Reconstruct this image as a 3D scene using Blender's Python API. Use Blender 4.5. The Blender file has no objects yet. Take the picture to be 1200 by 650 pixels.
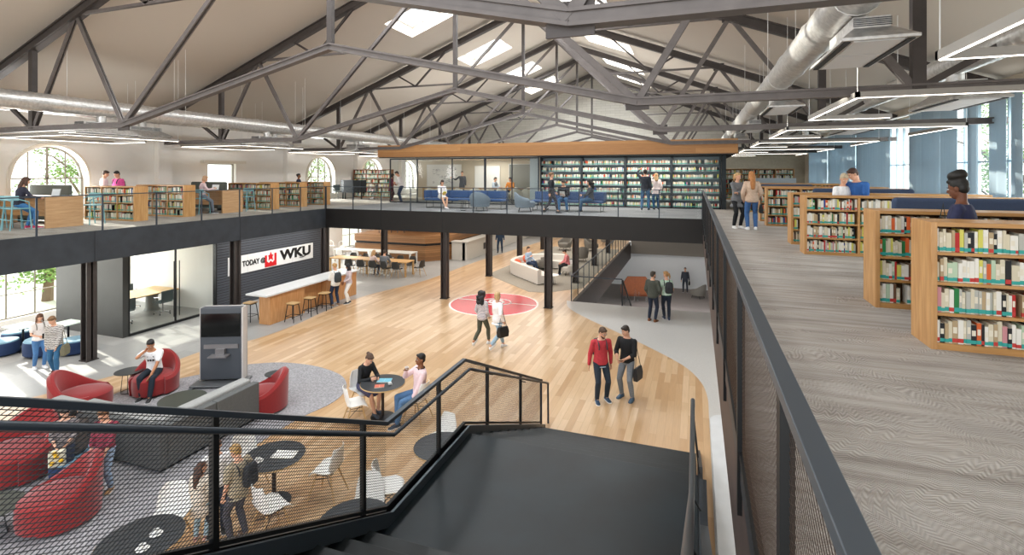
import bpy, bmesh, math, random
from mathutils import Vector, Matrix, Euler
R = math.radians
SC = bpy.context.scene
COL = SC.collection
random.seed(7)

# ---------------------------------------------------------------- camera
F = 604.6
TH = math.atan(215 / F)
CT, ST = math.cos(TH), math.sin(TH)
EYE = 5.3          # camera height above the lower floor
UP = 3.65          # upper floor level
HZ = 202.5         # horizon row
cam = bpy.data.cameras.new('camera')
cam.sensor_width = 36
cam.lens = F / 1200 * 36
cam.shift_y = -(325 - HZ) / 1200
cam.clip_start = .05
cam.clip_end = 300
co = bpy.data.objects.new('camera', cam)
co.location = (0, 0, EYE)
co.rotation_euler = (R(90), 0, TH)
COL.objects.link(co)
SC.camera = co

def G(px, py, z=0.0):
    """the point of the photo on the level z"""
    k = (px - 600) / F
    d = (EYE - z) * F / (py - HZ)
    return Vector((d * (k * CT - ST), d * (CT + k * ST), z))

def XY(px, Y):
    """X of a picture column on the plane Y"""
    k = (px - 600) / F
    return Y * (k * CT - ST) / (CT + k * ST)

# ---------------------------------------------------------------- materials
def lin(h):
    h = h.lstrip('#')
    out = []
    for i in (0, 2, 4):
        c = int(h[i:i + 2], 16) / 255
        out.append(c / 12.92 if c <= .04045 else ((c + .055) / 1.055) ** 2.4)
    return (*out, 1)

MATS = {}
def mat(name, col, rough=.6, metal=0, spec=.5, noise=0, nscale=8, bump=0, bscale=40, emit=0, sheen=0, coat=0, stretch=None):
    if name in MATS: return MATS[name]
    m = bpy.data.materials.new(name); m.use_nodes = True
    nt = m.node_tree; b = nt.nodes['Principled BSDF']
    c = lin(col) if isinstance(col, str) else col
    b.inputs['Base Color'].default_value = c
    b.inputs['Roughness'].default_value = rough
    b.inputs['Metallic'].default_value = metal
    b.inputs['Specular IOR Level'].default_value = spec
    if coat: b.inputs['Coat Weight'].default_value = coat
    if sheen: b.inputs['Sheen Weight'].default_value = sheen
    if emit:
        b.inputs['Emission Color'].default_value = c
        b.inputs['Emission Strength'].default_value = emit
    if noise or bump:
        tc = nt.nodes.new('ShaderNodeTexCoord')
        mp = nt.nodes.new('ShaderNodeMapping')
        nt.links.new(tc.outputs['Object'], mp.inputs['Vector'])
        if stretch: mp.inputs['Scale'].default_value = stretch
        if noise:
            n = nt.nodes.new('ShaderNodeTexNoise'); n.inputs['Scale'].default_value = nscale; n.inputs['Detail'].default_value = 5
            nt.links.new(mp.outputs[0], n.inputs['Vector'])
            r = nt.nodes.new('ShaderNodeMapRange'); r.inputs[1].default_value = .3; r.inputs[2].default_value = .7
            r.inputs[3].default_value = 1 - noise; r.inputs[4].default_value = 1 + noise
            nt.links.new(n.outputs['Fac'], r.inputs[0])
            mx = nt.nodes.new('ShaderNodeMix'); mx.data_type = 'RGBA'; mx.blend_type = 'MULTIPLY'; mx.inputs[0].default_value = 1
            mx.inputs[6].default_value = c
            nt.links.new(r.outputs[0], mx.inputs[7])
            nt.links.new(mx.outputs[2], b.inputs['Base Color'])
        if bump:
            n2 = nt.nodes.new('ShaderNodeTexNoise'); n2.inputs['Scale'].default_value = bscale; n2.inputs['Detail'].default_value = 3
            nt.links.new(mp.outputs[0], n2.inputs['Vector'])
            bm_ = nt.nodes.new('ShaderNodeBump'); bm_.inputs['Strength'].default_value = bump; bm_.inputs['Distance'].default_value = .02
            nt.links.new(n2.outputs['Fac'], bm_.inputs['Height'])
            nt.links.new(bm_.outputs[0], b.inputs['Normal'])
    MATS[name] = m
    return m

def node(nt, t, **kw):
    n = nt.nodes.new(t)
    for k, v in kw.items(): setattr(n, k, v)
    return n

def ramp(nt, fac, stops):
    r = nt.nodes.new('ShaderNodeValToRGB')
    e = r.color_ramp.elements
    while len(e) < len(stops): e.new(.5)
    for el, (p, c) in zip(e, stops):
        el.position = p; el.color = lin(c) if isinstance(c, str) else c
    nt.links.new(fac, r.inputs[0])
    return r.outputs[0]

def wood_mat(name, c1, c2, rot=0, scale=(1, 12, 12), rough=.45):
    if name in MATS: return MATS[name]
    m = bpy.data.materials.new(name); m.use_nodes = True
    nt = m.node_tree; b = nt.nodes['Principled BSDF']; b.inputs['Roughness'].default_value = rough
    tc = node(nt, 'ShaderNodeTexCoord'); mp = node(nt, 'ShaderNodeMapping')
    mp.inputs['Scale'].default_value = scale; mp.inputs['Rotation'].default_value = (0, 0, rot)
    nt.links.new(tc.outputs['Object'], mp.inputs['Vector'])
    n = node(nt, 'ShaderNodeTexNoise'); n.inputs['Scale'].default_value = 2.2; n.inputs['Detail'].default_value = 6; n.inputs['Distortion'].default_value = .6
    nt.links.new(mp.outputs[0], n.inputs['Vector'])
    nt.links.new(ramp(nt, n.outputs['Fac'], [(.32, c1), (.68, c2)]), b.inputs['Base Color'])
    MATS[name] = m
    return m

def plank_mat(name, cols, w, l, rough, mortar='#b08a62', rot=R(90), grain=.12, gap=.004):
    m = bpy.data.materials.new(name); m.use_nodes = True
    nt = m.node_tree; b = nt.nodes['Principled BSDF']; b.inputs['Roughness'].default_value = rough
    tc = node(nt, 'ShaderNodeTexCoord'); mp = node(nt, 'ShaderNodeMapping'); mp.inputs['Rotation'].default_value = (0, 0, rot)
    nt.links.new(tc.outputs['Object'], mp.inputs['Vector'])
    br = node(nt, 'ShaderNodeTexBrick'); br.offset = .37; br.offset_frequency = 2
    br.inputs['Color1'].default_value = (0, 0, 0, 1); br.inputs['Color2'].default_value = (1, 1, 1, 1); br.inputs['Mortar'].default_value = (.5, .5, .5, 1)
    br.inputs['Scale'].default_value = 1; br.inputs['Brick Width'].default_value = l; br.inputs['Row Height'].default_value = w
    br.inputs['Mortar Size'].default_value = gap; br.inputs['Mortar Smooth'].default_value = .2; br.inputs['Bias'].default_value = 0
    nt.links.new(mp.outputs[0], br.inputs['Vector'])
    c = ramp(nt, br.outputs['Color'], [(i / (len(cols) - 1), x) for i, x in enumerate(cols)])
    mp2 = node(nt, 'ShaderNodeMapping'); mp2.inputs['Scale'].default_value = (1.2, 14, 1)
    nt.links.new(mp.outputs[0], mp2.inputs['Vector'])
    n = node(nt, 'ShaderNodeTexNoise'); n.inputs['Scale'].default_value = 2; n.inputs['Detail'].default_value = 5
    nt.links.new(mp2.outputs[0], n.inputs['Vector'])
    r = node(nt, 'ShaderNodeMapRange'); r.inputs[1].default_value = .3; r.inputs[2].default_value = .7; r.inputs[3].default_value = 1 - grain; r.inputs[4].default_value = 1 + grain
    nt.links.new(n.outputs['Fac'], r.inputs[0])
    mx = node(nt, 'ShaderNodeMix', data_type='RGBA', blend_type='MULTIPLY'); mx.inputs[0].default_value = 1
    nt.links.new(c, mx.inputs[6]); nt.links.new(r.outputs[0], mx.inputs[7])
    mx2 = node(nt, 'ShaderNodeMix', data_type='RGBA'); mx2.inputs[7].default_value = lin(mortar)
    nt.links.new(br.outputs['Fac'], mx2.inputs[0]); nt.links.new(mx.outputs[2], mx2.inputs[6])
    nt.links.new(mx2.outputs[2], b.inputs['Base Color'])
    MATS[name] = m
    return m

def glass_mat(name, tint='#e8f0ee', refl=.08, alpha_t=.92):
    if name in MATS: return MATS[name]
    m = bpy.data.materials.new(name); m.use_nodes = True
    nt = m.node_tree; nt.nodes.clear()
    o = node(nt, 'ShaderNodeOutputMaterial'); mix = node(nt, 'ShaderNodeMixShader')
    t = node(nt, 'ShaderNodeBsdfTransparent'); t.inputs[0].default_value = tuple(x * alpha_t for x in lin(tint)[:3]) + (1,)
    g = node(nt, 'ShaderNodeBsdfGlossy'); g.inputs['Roughness'].default_value = .03
    fr = node(nt, 'ShaderNodeLayerWeight'); fr.inputs[0].default_value = .25
    mr = node(nt, 'ShaderNodeMapRange'); mr.inputs[3].default_value = refl * .5; mr.inputs[4].default_value = min(1, refl * 6)
    nt.links.new(fr.outputs['Fresnel'], mr.inputs[0]); nt.links.new(mr.outputs[0], mix.inputs[0])
    nt.links.new(t.outputs[0], mix.inputs[1]); nt.links.new(g.outputs[0], mix.inputs[2]); nt.links.new(mix.outputs[0], o.inputs[0])
    MATS[name] = m
    return m

# ---------------------------------------------------------------- mesh builder
class MB:
    def __init__(s): s.v = []; s.f = []; s.m = []
    def add(s, vs, fs, mi=0):
        o = len(s.v); s.v += [tuple(v) for v in vs]; s.f += [tuple(i + o for i in f) for f in fs]; s.m += [mi] * len(fs); return s
    def box(s, x0, x1, y0, y1, z0, z1, mi=0, M=None):
        vs = [Vector((x, y, z)) for z in (z0, z1) for y in (y0, y1) for x in (x0, x1)]
        if M: vs = [M @ v for v in vs]
        return s.add(vs, [(0, 2, 3, 1), (4, 5, 7, 6), (0, 1, 5, 4), (2, 6, 7, 3), (0, 4, 6, 2), (1, 3, 7, 5)], mi)
    def cbox(s, c, d, rz=0, mi=0, rx=0, ry=0):
        M = Matrix.Translation(c) @ Euler((rx, ry, rz)).to_matrix().to_4x4()
        return s.box(-d[0] / 2, d[0] / 2, -d[1] / 2, d[1] / 2, -d[2] / 2, d[2] / 2, mi, M)
    def bar(s, a, b, w, h=None, mi=0, up=(0, 0, 1)):
        a, b = Vector(a), Vector(b); h = h or w
        d = (b - a).normalized(); u = Vector(up)
        if abs(d.dot(u)) > .98: u = Vector((0, 1, 0))
        x = d.cross(u).normalized(); y = x.cross(d)
        vs = [p + x * sx * w / 2 + y * sy * h / 2 for p in (a, b) for sx, sy in ((-1, -1), (1, -1), (1, 1), (-1, 1))]
        return s.add(vs, [(0, 3, 2, 1), (4, 5, 6, 7), (0, 1, 5, 4), (1, 2, 6, 5), (2, 3, 7, 6), (3, 0, 4, 7)], mi)
    def tube(s, pts, r, n=10, mi=0, cap=True, closed=False):
        pts = [Vector(p) for p in pts]; N = len(pts)
        rs = r if isinstance(r, (list, tuple)) else [r] * N
        ref = None; rings = []
        for i, p in enumerate(pts):
            if closed: d = (pts[(i + 1) % N] - pts[i - 1])
            else: d = pts[min(i + 1, N - 1)] - pts[max(i - 1, 0)]
            d.normalize()
            if ref is None:
                ref = Vector((0, 0, 1)) if abs(d.z) < .9 else Vector((0, 1, 0))
            x = d.cross(ref).normalized(); y = x.cross(d).normalized(); ref = y
            rings.append([p + (x * math.cos(2 * math.pi * j / n) + y * math.sin(2 * math.pi * j / n)) * rs[i] for j in range(n)])
        vs = [v for rg in rings for v in rg]; fs = []
        for i in range(N if closed else N - 1):
            a, b = i * n, ((i + 1) % N) * n
            for j in range(n): fs.append((a + j, a + (j + 1) % n, b + (j + 1) % n, b + j))
        if cap and not closed:
            fs.append(tuple(range(n))[::-1]); fs.append(tuple(range((N - 1) * n, N * n)))
        return s.add(vs, fs, mi)
    def lathe(s, prof, c=(0, 0, 0), n=24, mi=0, sx=1, sy=1):
        c = Vector(c); vs = []; fs = []
        for r, z in prof:
            for j in range(n):
                a = 2 * math.pi * j / n; vs.append(c + Vector((r * sx * math.cos(a), r * sy * math.sin(a), z)))
        for i in range(len(prof) - 1):
            for j in range(n): fs.append((i * n + j, i * n + (j + 1) % n, (i + 1) * n + (j + 1) % n, (i + 1) * n + j))
        fs.append(tuple(range(n))[::-1]); fs.append(tuple(range((len(prof) - 1) * n, len(prof) * n)))
        return s.add(vs, fs, mi)
    def prism(s, poly, z0, z1, mi=0, M=None):
        n = len(poly)
        vs = [Vector((p[0], p[1], z0)) for p in poly] + [Vector((p[0], p[1], z1)) for p in poly]
        if M: vs = [M @ v for v in vs]
        fs = [tuple(range(n))[::-1], tuple(range(n, 2 * n))] + [(i, (i + 1) % n, (i + 1) % n + n, i + n) for i in range(n)]
        return s.add(vs, fs, mi)
    def ell(s, c, r, n=14, m=10, mi=0, M=None):
        vs = []; fs = []; c = Vector(c)
        for i in range(1, m):
            t = math.pi * i / m
            for j in range(n):
                a = 2 * math.pi * j / n
                vs.append(Vector((r[0] * math.sin(t) * math.cos(a), r[1] * math.sin(t) * math.sin(a), r[2] * math.cos(t))))
        vs += [Vector((0, 0, r[2])), Vector((0, 0, -r[2]))]
        vs = [c + (M @ v if M else v) for v in vs]
        for i in range(m - 2):
            for j in range(n): fs.append((i * n + j, (i + 1) * n + j, (i + 1) * n + (j + 1) % n, i * n + (j + 1) % n))
        T, B = (m - 1) * n, (m - 1) * n + 1
        for j in range(n):
            fs.append((T, j, (j + 1) % n)); fs.append((B, (m - 2) * n + (j + 1) % n, (m - 2) * n + j))
        return s.add(vs, fs, mi)
    def loft(s, rings, mi=0, cap=True):
        n = len(rings[0]); vs = [v for r in rings for v in r]; fs = []
        for i in range(len(rings) - 1):
            for j in range(n): fs.append((i * n + j, i * n + (j + 1) % n, (i + 1) * n + (j + 1) % n, (i + 1) * n + j))
        if cap: fs.append(tuple(range(n))[::-1]); fs.append(tuple(range((len(rings) - 1) * n, len(rings) * n)))
        return s.add(vs, fs, mi)
    def mesh(s, name, mats):
        me = bpy.data.meshes.new(name)
        me.from_pydata(s.v, [], s.f)
        for m in (mats if isinstance(mats, (list, tuple)) else [mats]): me.materials.append(m)
        if any(s.m):
            me.polygons.foreach_set('material_index', s.m)
        me.update()
        return me
    def build(s, name, mats, parent=None, bevel=0, smooth=False, sub=0, loc=None, rz=0, segs=2):
        me = s.mesh(name, mats)
        if smooth or bevel:
            me.polygons.foreach_set('use_smooth', [True] * len(me.polygons))
        o = bpy.data.objects.new(name, me); COL.objects.link(o)
        if parent: o.parent = parent
        if loc is not None: o.location = loc
        if rz: o.rotation_euler = (0, 0, rz)
        if bevel:
            b = o.modifiers.new('bevel', 'BEVEL'); b.width = bevel; b.segments = segs; b.limit_method = 'ANGLE'; b.angle_limit = R(35); b.harden_normals = True
        if sub:
            b = o.modifiers.new('sub', 'SUBSURF'); b.levels = sub; b.render_levels = sub
        if smooth and not bevel and not sub:
            sharp(me)
        return o

def sharp(me, ang=40):
    bm = bmesh.new(); bm.from_mesh(me); bm.normal_update()
    for e in bm.edges:
        if len(e.link_faces) == 2 and e.calc_face_angle(0) > R(ang): e.smooth = False
    bm.to_mesh(me); bm.free()

def setp(o, label=None, cat=None, group=None, kind=None):
    if label: o['label'] = label
    if cat: o['category'] = cat
    if group: o['group'] = group
    if kind: o['kind'] = kind
    return o

def thing(name, label, cat, loc=(0, 0, 0), rz=0, group=None):
    o = bpy.data.objects.new(name, None); COL.objects.link(o)
    o.empty_display_size = .1
    o.location = loc; o.rotation_euler = (0, 0, rz)
    return setp(o, label, cat, group)

def dup(root, loc, rz=0, label=None, group=None, scale=None):
    def cp(o, par):
        c = o.copy(); COL.objects.link(c)
        c.parent = par
        for ch in kids.get(o.name, []): cp(ch, c)
        return c
    kids = {}
    def walk(o):
        kids[o.name] = list(o.children)
        for c in o.children: walk(c)
    walk(root)
    r = cp(root, None)
    r.location = loc; r.rotation_euler = (0, 0, rz)
    if scale: r.scale = scale if isinstance(scale, (tuple, list)) else (scale,) * 3
    if label: r['label'] = label
    if group: r['group'] = group
    return r

class Repeat:
    """first call moves the built thing, later calls copy it"""
    def __init__(s, root): s.root = root; s.used = False
    def put(s, loc, rz=0, label=None, group=None, scale=None):
        if not s.used:
            s.used = True; r = s.root; r.location = loc; r.rotation_euler = (0, 0, rz)
            if scale: r.scale = scale if isinstance(scale, (tuple, list)) else (scale,) * 3
            if label: r['label'] = label
            if group: r['group'] = group
            return r
        return dup(s.root, loc, rz, label, group, scale if scale else (1, 1, 1))

def struct(name, mb, m, **kw):
    o = mb.build(name, m, **kw); o['kind'] = 'structure'; return o
# ================================================================ materials
M_steel = mat('steel_dark', '#4a4442', .5, .35, noise=.12, nscale=6)
M_steel_l = mat('steel_web', '#686260', .5, .35, noise=.12, nscale=6)
M_black = mat('black_metal', '#16191c', .45, .3)
M_rail = mat('rail_cap', '#39414a', .42, .4)
M_post = mat('rail_post', '#0f1113', .5, .2)
M_wire = mat('wire_brown', '#4a3a30', .5, .5)
M_wire_b = mat('wire_dark', '#232a30', .5, .4)
M_white = mat('white_wall', '#f2efea', .85)
M_roof = mat('roof_board', '#c6bcb0', .9)
M_concf = plank_mat('concrete_floor', ['#929291', '#999997', '#9f9e9c'], 1.2, 1.2, .4, mortar='#8a8a89', grain=.05, gap=.006)
M_wood = plank_mat('wood_floor', ['#b28e67', '#bd9a73', '#c6a680', '#cfb18e'], .15, 1.7, .28, mortar='#b3936f', grain=.05)
M_terr = mat('terrazzo', '#bcbab6', .35, noise=.1, nscale=60)
M_fascia = mat('fascia', '#1d2024', .55, .1, noise=.25, nscale=3)
M_conc = mat('conc_wall', '#a39a8c', .9, noise=.1, nscale=2)
M_glass = glass_mat('clear_glass', '#f2f6f4', .04, .98)
M_rglass = glass_mat('rail_glass', '#f4f7f6', .02, .985)
M_oak = wood_mat('oak', '#c08a50', '#d9a86e', scale=(10, 10, .8))
M_oakh = wood_mat('oak_h', '#b58350', '#cf9f6a', scale=(.7, 9, 9))
M_galv = mat('galvanised', '#d3d2d0', .34, .7, noise=.18, nscale=14)
M_white_met = mat('white_metal', '#e9e9e8', .4)
M_emit = mat('lamp_white', '#fff6ea', emit=5)

# carpet of the mezzanine : streaks running across, ribbed diagonal relief
def carpet_mat():
    m = bpy.data.materials.new('mezz_carpet'); m.use_nodes = True
    nt = m.node_tree; b = nt.nodes['Principled BSDF']; b.inputs['Roughness'].default_value = .95; b.inputs['Specular IOR Level'].default_value = .15
    tc = node(nt, 'ShaderNodeTexCoord')
    mp = node(nt, 'ShaderNodeMapping'); mp.inputs['Scale'].default_value = (.45, 5.5, 1)
    nt.links.new(tc.outputs['Object'], mp.inputs['Vector'])
    n = node(nt, 'ShaderNodeTexNoise'); n.inputs['Scale'].default_value = 1.6; n.inputs['Detail'].default_value = 8; n.inputs['Roughness'].default_value = .65
    nt.links.new(mp.outputs[0], n.inputs['Vector'])
    c = ramp(nt, n.outputs['Fac'], [(.3, '#968e86'), (.47, '#b0a9a1'), (.56, '#b8b2ab'), (.72, '#c8c2bb')])
    # zigzag ribs whose direction wanders from region to region
    mp2 = node(nt, 'ShaderNodeMapping'); mp2.inputs['Scale'].default_value = (1, 1, 1)
    nt.links.new(tc.outputs['Object'], mp2.inputs['Vector'])
    big = node(nt, 'ShaderNodeTexNoise'); big.inputs['Scale'].default_value = .9; big.inputs['Detail'].default_value = 2
    nt.links.new(mp2.outputs[0], big.inputs['Vector'])
    w = node(nt, 'ShaderNodeTexWave', wave_type='BANDS', bands_direction='Y'); w.inputs['Scale'].default_value = 9; w.inputs['Distortion'].default_value = 0
    w.inputs['Detail'].default_value = 0
    add = node(nt, 'ShaderNodeVectorMath', operation='MULTIPLY_ADD'); add.inputs[1].default_value = (1.3, 1.3, 0)
    nt.links.new(big.outputs['Color'], add.inputs[0]); nt.links.new(mp2.outputs[0], add.inputs[2])
    sep = node(nt, 'ShaderNodeSeparateXYZ'); nt.links.new(add.outputs[0], sep.inputs[0])
    pp = node(nt, 'ShaderNodeMath', operation='PINGPONG'); pp.inputs[1].default_value = .05
    nt.links.new(sep.outputs[0], pp.inputs[0])
    ad = node(nt, 'ShaderNodeMath', operation='ADD'); nt.links.new(pp.outputs[0], ad.inputs[0]); nt.links.new(sep.outputs[1], ad.inputs[1])
    cb = node(nt, 'ShaderNodeCombineXYZ'); nt.links.new(ad.outputs[0], cb.inputs[1]); nt.links.new(cb.outputs[0], w.inputs['Vector'])
    msk = node(nt, 'ShaderNodeTexNoise'); msk.inputs['Scale'].default_value = 1.1
    mpk = node(nt, 'ShaderNodeMapping'); mpk.inputs['Scale'].default_value = (.8, 2.2, 1); mpk.inputs['Location'].default_value = (5, 3, 0)
    nt.links.new(tc.outputs['Object'], mpk.inputs[0]); nt.links.new(mpk.outputs[0], msk.inputs['Vector'])
    mk = node(nt, 'ShaderNodeMapRange'); mk.inputs[1].default_value = .4; mk.inputs[2].default_value = .62; mk.inputs[3].default_value = .06; mk.inputs[4].default_value = .42
    nt.links.new(msk.outputs['Fac'], mk.inputs[0])
    inv = node(nt, 'ShaderNodeMath', operation='MULTIPLY'); nt.links.new(w.outputs['Fac'], inv.inputs[0]); nt.links.new(mk.outputs[0], inv.inputs[1])
    mx = node(nt, 'ShaderNodeMix', data_type='RGBA'); mx.inputs[7].default_value = lin('#5a524c')
    nt.links.new(inv.outputs[0], mx.inputs[0]); nt.links.new(c, mx.inputs[6])
    nt.links.new(mx.outputs[2], b.inputs['Base Color'])
    bp = node(nt, 'ShaderNodeBump'); bp.inputs['Strength'].default_value = .5; bp.inputs['Distance'].default_value = .01
    nt.links.new(w.outputs['Fac'], bp.inputs['Height']); nt.links.new(bp.outputs[0], b.inputs['Normal'])
    return m
M_carpet = carpet_mat()

# ================================================================ levels and grid
XL, XR = -22.0, 7.25          # outer walls
YB, YF = -3.0, 44.0           # back (open) and far wall
VX0, VX1, VY1 = -15.95, .25, 19.4   # the void
XC = -7.8
TZ = lambda X: EYE + 7.85 - .385 * abs(X - XC)     # truss top chord centre
RZ = lambda X: EYE + 8.15 - .385 * abs(X - XC)     # underside of the roof
CB = 2.8                      # underside of the mezzanine edge

# ---- lower floor (hole for the stairwell to the basement)
HX0, HX1, HY0 = -4.8, 2.2, 20.9
f = MB()
f.box(XL, HX0, YB, YF, -.25, 0); f.box(HX1, XR, YB, YF, -.25, 0); f.box(HX0, HX1, YB, HY0, -.25, 0)
struct('floor', f, M_concf)
# terrazzo apron on the right
def curve_pts(pts, n=8):
    """Catmull-Rom through the points"""
    out = []
    P = [pts[0]] + list(pts) + [pts[-1]]
    for i in range(1, len(P) - 2):
        for t in range(n):
            t /= n
            a, b, c, d = (Vector(p[:2]) for p in P[i - 1:i + 3])
            out.append(.5 * ((2 * b) + (c - a) * t + (2 * a - 5 * b + 4 * c - d) * t * t + (3 * b - a - 3 * c + d) * t ** 3))
    out.append(Vector(pts[-1][:2])); return out
leftc = curve_pts([G(-60, 490), G(60, 460), G(130, 441), G(200, 424), G(245, 409), G(300, 397), G(345, 381), G(385, 363), G(430, 346), G(500, 328), G(560, 306), G(640, 281), G(700, 262)])
rightc = curve_pts([G(664, 352), G(667, 361), G(690, 374), G(725, 390), G(765, 409), G(800, 428), G(820, 446), G(829, 465), G(831, 490), G(833, 530)])
wood_poly = leftc + [Vector((-4.8, 43)), Vector((-4.8, HY0))] + rightc + [Vector((.26, 7)), Vector((.26, YB)), Vector((XL + .1, YB)), Vector((XL + .1, leftc[0].y))]
f = MB(); f.prism(wood_poly, 0, .006)
struct('floor_wood', f, M_wood)
terr = [Vector((-4.8, HY0 - .0))] + rightc + [Vector((.26, 7)), Vector((.26, YB)), Vector((HX1 + 5, YB)), Vector((HX1 + 5, HY0))]
f = MB(); f.prism(terr, 0, .005)
struct('floor_terrazzo', f, M_terr)

# basement
f = MB(); f.box(-14, HX1 + 6, HY0 - 1, 41, -3.5, -3.3)
struct('floor_basement', f, mat('base_carpet', '#8b8380', .95, noise=.12, nscale=30))
f = MB(); f.box(-14, HX1 + 6, 40.4, 40.6, -3.3, -.85)
struct('wall_basement', f, mat('pale_wall', '#e2e5e8', .7))
f = MB(); f.box(HX0 + .15, HX1 + .3, 40.2, 40.6, -.85, 2.6); f.box(HX0 - 9, HX0 + .15, 40.2, 40.6, -.85, -.3)
struct('wall_bulkhead', f, mat('taupe', '#8a857e', .8))
f = MB(); f.box(HX1, HX1 + .3, HY0, 40.3, -3.3, -.25)
struct('wall_basement_right', f, mat('pale_wall', '#e2e5e8', .7))
f = MB(); f.box(HX0, HX0 + .14, HY0, 40.2, -1.2, .02)
struct('trim_1', f, mat('edge_brown', '#352a25', .5, noise=.2, nscale=4))

# ---- mezzanine slabs : left, far, right
f = MB()
f.box(XL, VX0 - .1, YB, YF, 2.95, UP); f.box(VX1 + .03, XR, YB, YF, 2.95, UP)
struct('floor_upper', f, [M_carpet])
f = MB(); f.box(VX0 - .1, VX1 + .03, VY1 + .1, YF, 2.95, UP)
struct('floor_upper_far', f, plank_mat('deck_grey', ['#77777a', '#828284', '#8b8b8b'], .6, 1.2, .7, mortar='#747476', rot=0, grain=.06, gap=.003))
f = MB()
f.box(XL, VX0 - .1, YB, YF, 2.86, 2.949); f.box(VX0 - .1, VX1 + .1, VY1 + .1, YF, 2.86, 2.949); f.box(VX1 + .1, XR, YB, YF, 2.86, 2.949)
struct('ceiling_lower', f, mat('soffit', '#dcdad6', .85))
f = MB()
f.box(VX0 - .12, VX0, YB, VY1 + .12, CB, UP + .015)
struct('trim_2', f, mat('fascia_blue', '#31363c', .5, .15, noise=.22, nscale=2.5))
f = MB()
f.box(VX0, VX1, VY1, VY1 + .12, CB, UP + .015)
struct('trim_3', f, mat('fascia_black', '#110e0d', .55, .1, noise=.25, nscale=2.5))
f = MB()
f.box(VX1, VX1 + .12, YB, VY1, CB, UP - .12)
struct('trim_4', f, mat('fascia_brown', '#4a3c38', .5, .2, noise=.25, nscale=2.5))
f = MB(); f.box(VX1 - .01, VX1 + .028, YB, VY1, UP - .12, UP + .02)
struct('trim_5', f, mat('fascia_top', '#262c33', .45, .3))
# joints in the fascia
f = MB()
for Y in (4.5, 9.76, 14.7): f.box(VX0 - .001, VX0 + .004, Y - .006, Y + .006, CB + .01, UP)
for X in (-13, -10, -7.4, -4.8, -2.2): f.box(X - .006, X + .006, VY1 - .004, VY1 + .001, CB + .01, UP)
struct('trim_6', f, M_black)

# ---- outer walls with arched openings
def arch_wall(name, X, Y0, Y1, Z0, Z1, opens, m, t=.35, out=-1):
    """wall in the plane X with openings (yc, halfwidth, zbottom, zspring, arched)"""
    f = MB(); x0, x1 = (X - t, X) if out < 0 else (X, X + t)
    opens = sorted(opens); y = Y0
    for (yc, hw, zb, zs, ar) in opens:
        f.box(x0, x1, y, yc - hw, Z0, Z1)
        if zb > Z0: f.box(x0, x1, yc - hw, yc + hw, Z0, zb)
        n = 16 if ar else 1
        for i in range(n):
            ya, yb = yc - hw + 2 * hw * i / n, yc - hw + 2 * hw * (i + 1) / n
            za = zs + (math.sqrt(max(hw * hw - (ya - yc) ** 2, 0)) if ar else 0)
            zb2 = zs + (math.sqrt(max(hw * hw - (yb - yc) ** 2, 0)) if ar else 0)
            vs = [Vector((x, yy, zz)) for x in (x0, x1) for yy, zz in ((ya, za), (yb, zb2), (yb, Z1), (ya, Z1))]
            f.add(vs, [(0, 1, 2, 3), (4, 7, 6, 5), (0, 4, 5, 1), (1, 5, 6, 2), (2, 6, 7, 3), (3, 7, 4, 0)])
        y = yc + hw
    f.box(x0, x1, y, Y1, Z0, Z1)
    return struct(name, f, m)
ARCH = [(12.0, 1.15), (26.3, 1.2), (31.7, 1.15), (36.6, 1.2), (5.6, 1.15)]
up_op = [(y, hw, UP + .35, EYE + .95 - hw, True) for y, hw in ARCH] + [(19.2, .8, UP + .05, EYE + .45, False)]
arch_wall('wall_left', XL, YB, YF, UP, EYE + 2.9, up_op, M_white)
lo_op = [(12.45, 2.45, .3, 2.8, False), (22.4, .7, .3, 2.75, False), (25.6, 1.0, .3, 2.75, False), (29.4, 1.0, .3, 2.75, False), (34, .9, .3, 2.75, False), (7.35, 2.3, .3, 2.8, False)]
arch_wall('wall_left_lower', XL, YB, YF, -.2, UP, lo_op, M_white)
f = MB()
for Y in (9.5, 16.1, 23.5, 29.9, 35.5, 41): f.box(XL, XL + .28, Y - .3, Y + .3, UP, EYE + 2.35)
struct('wall_left_piers', f, M_white)
nwin = [0]
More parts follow.
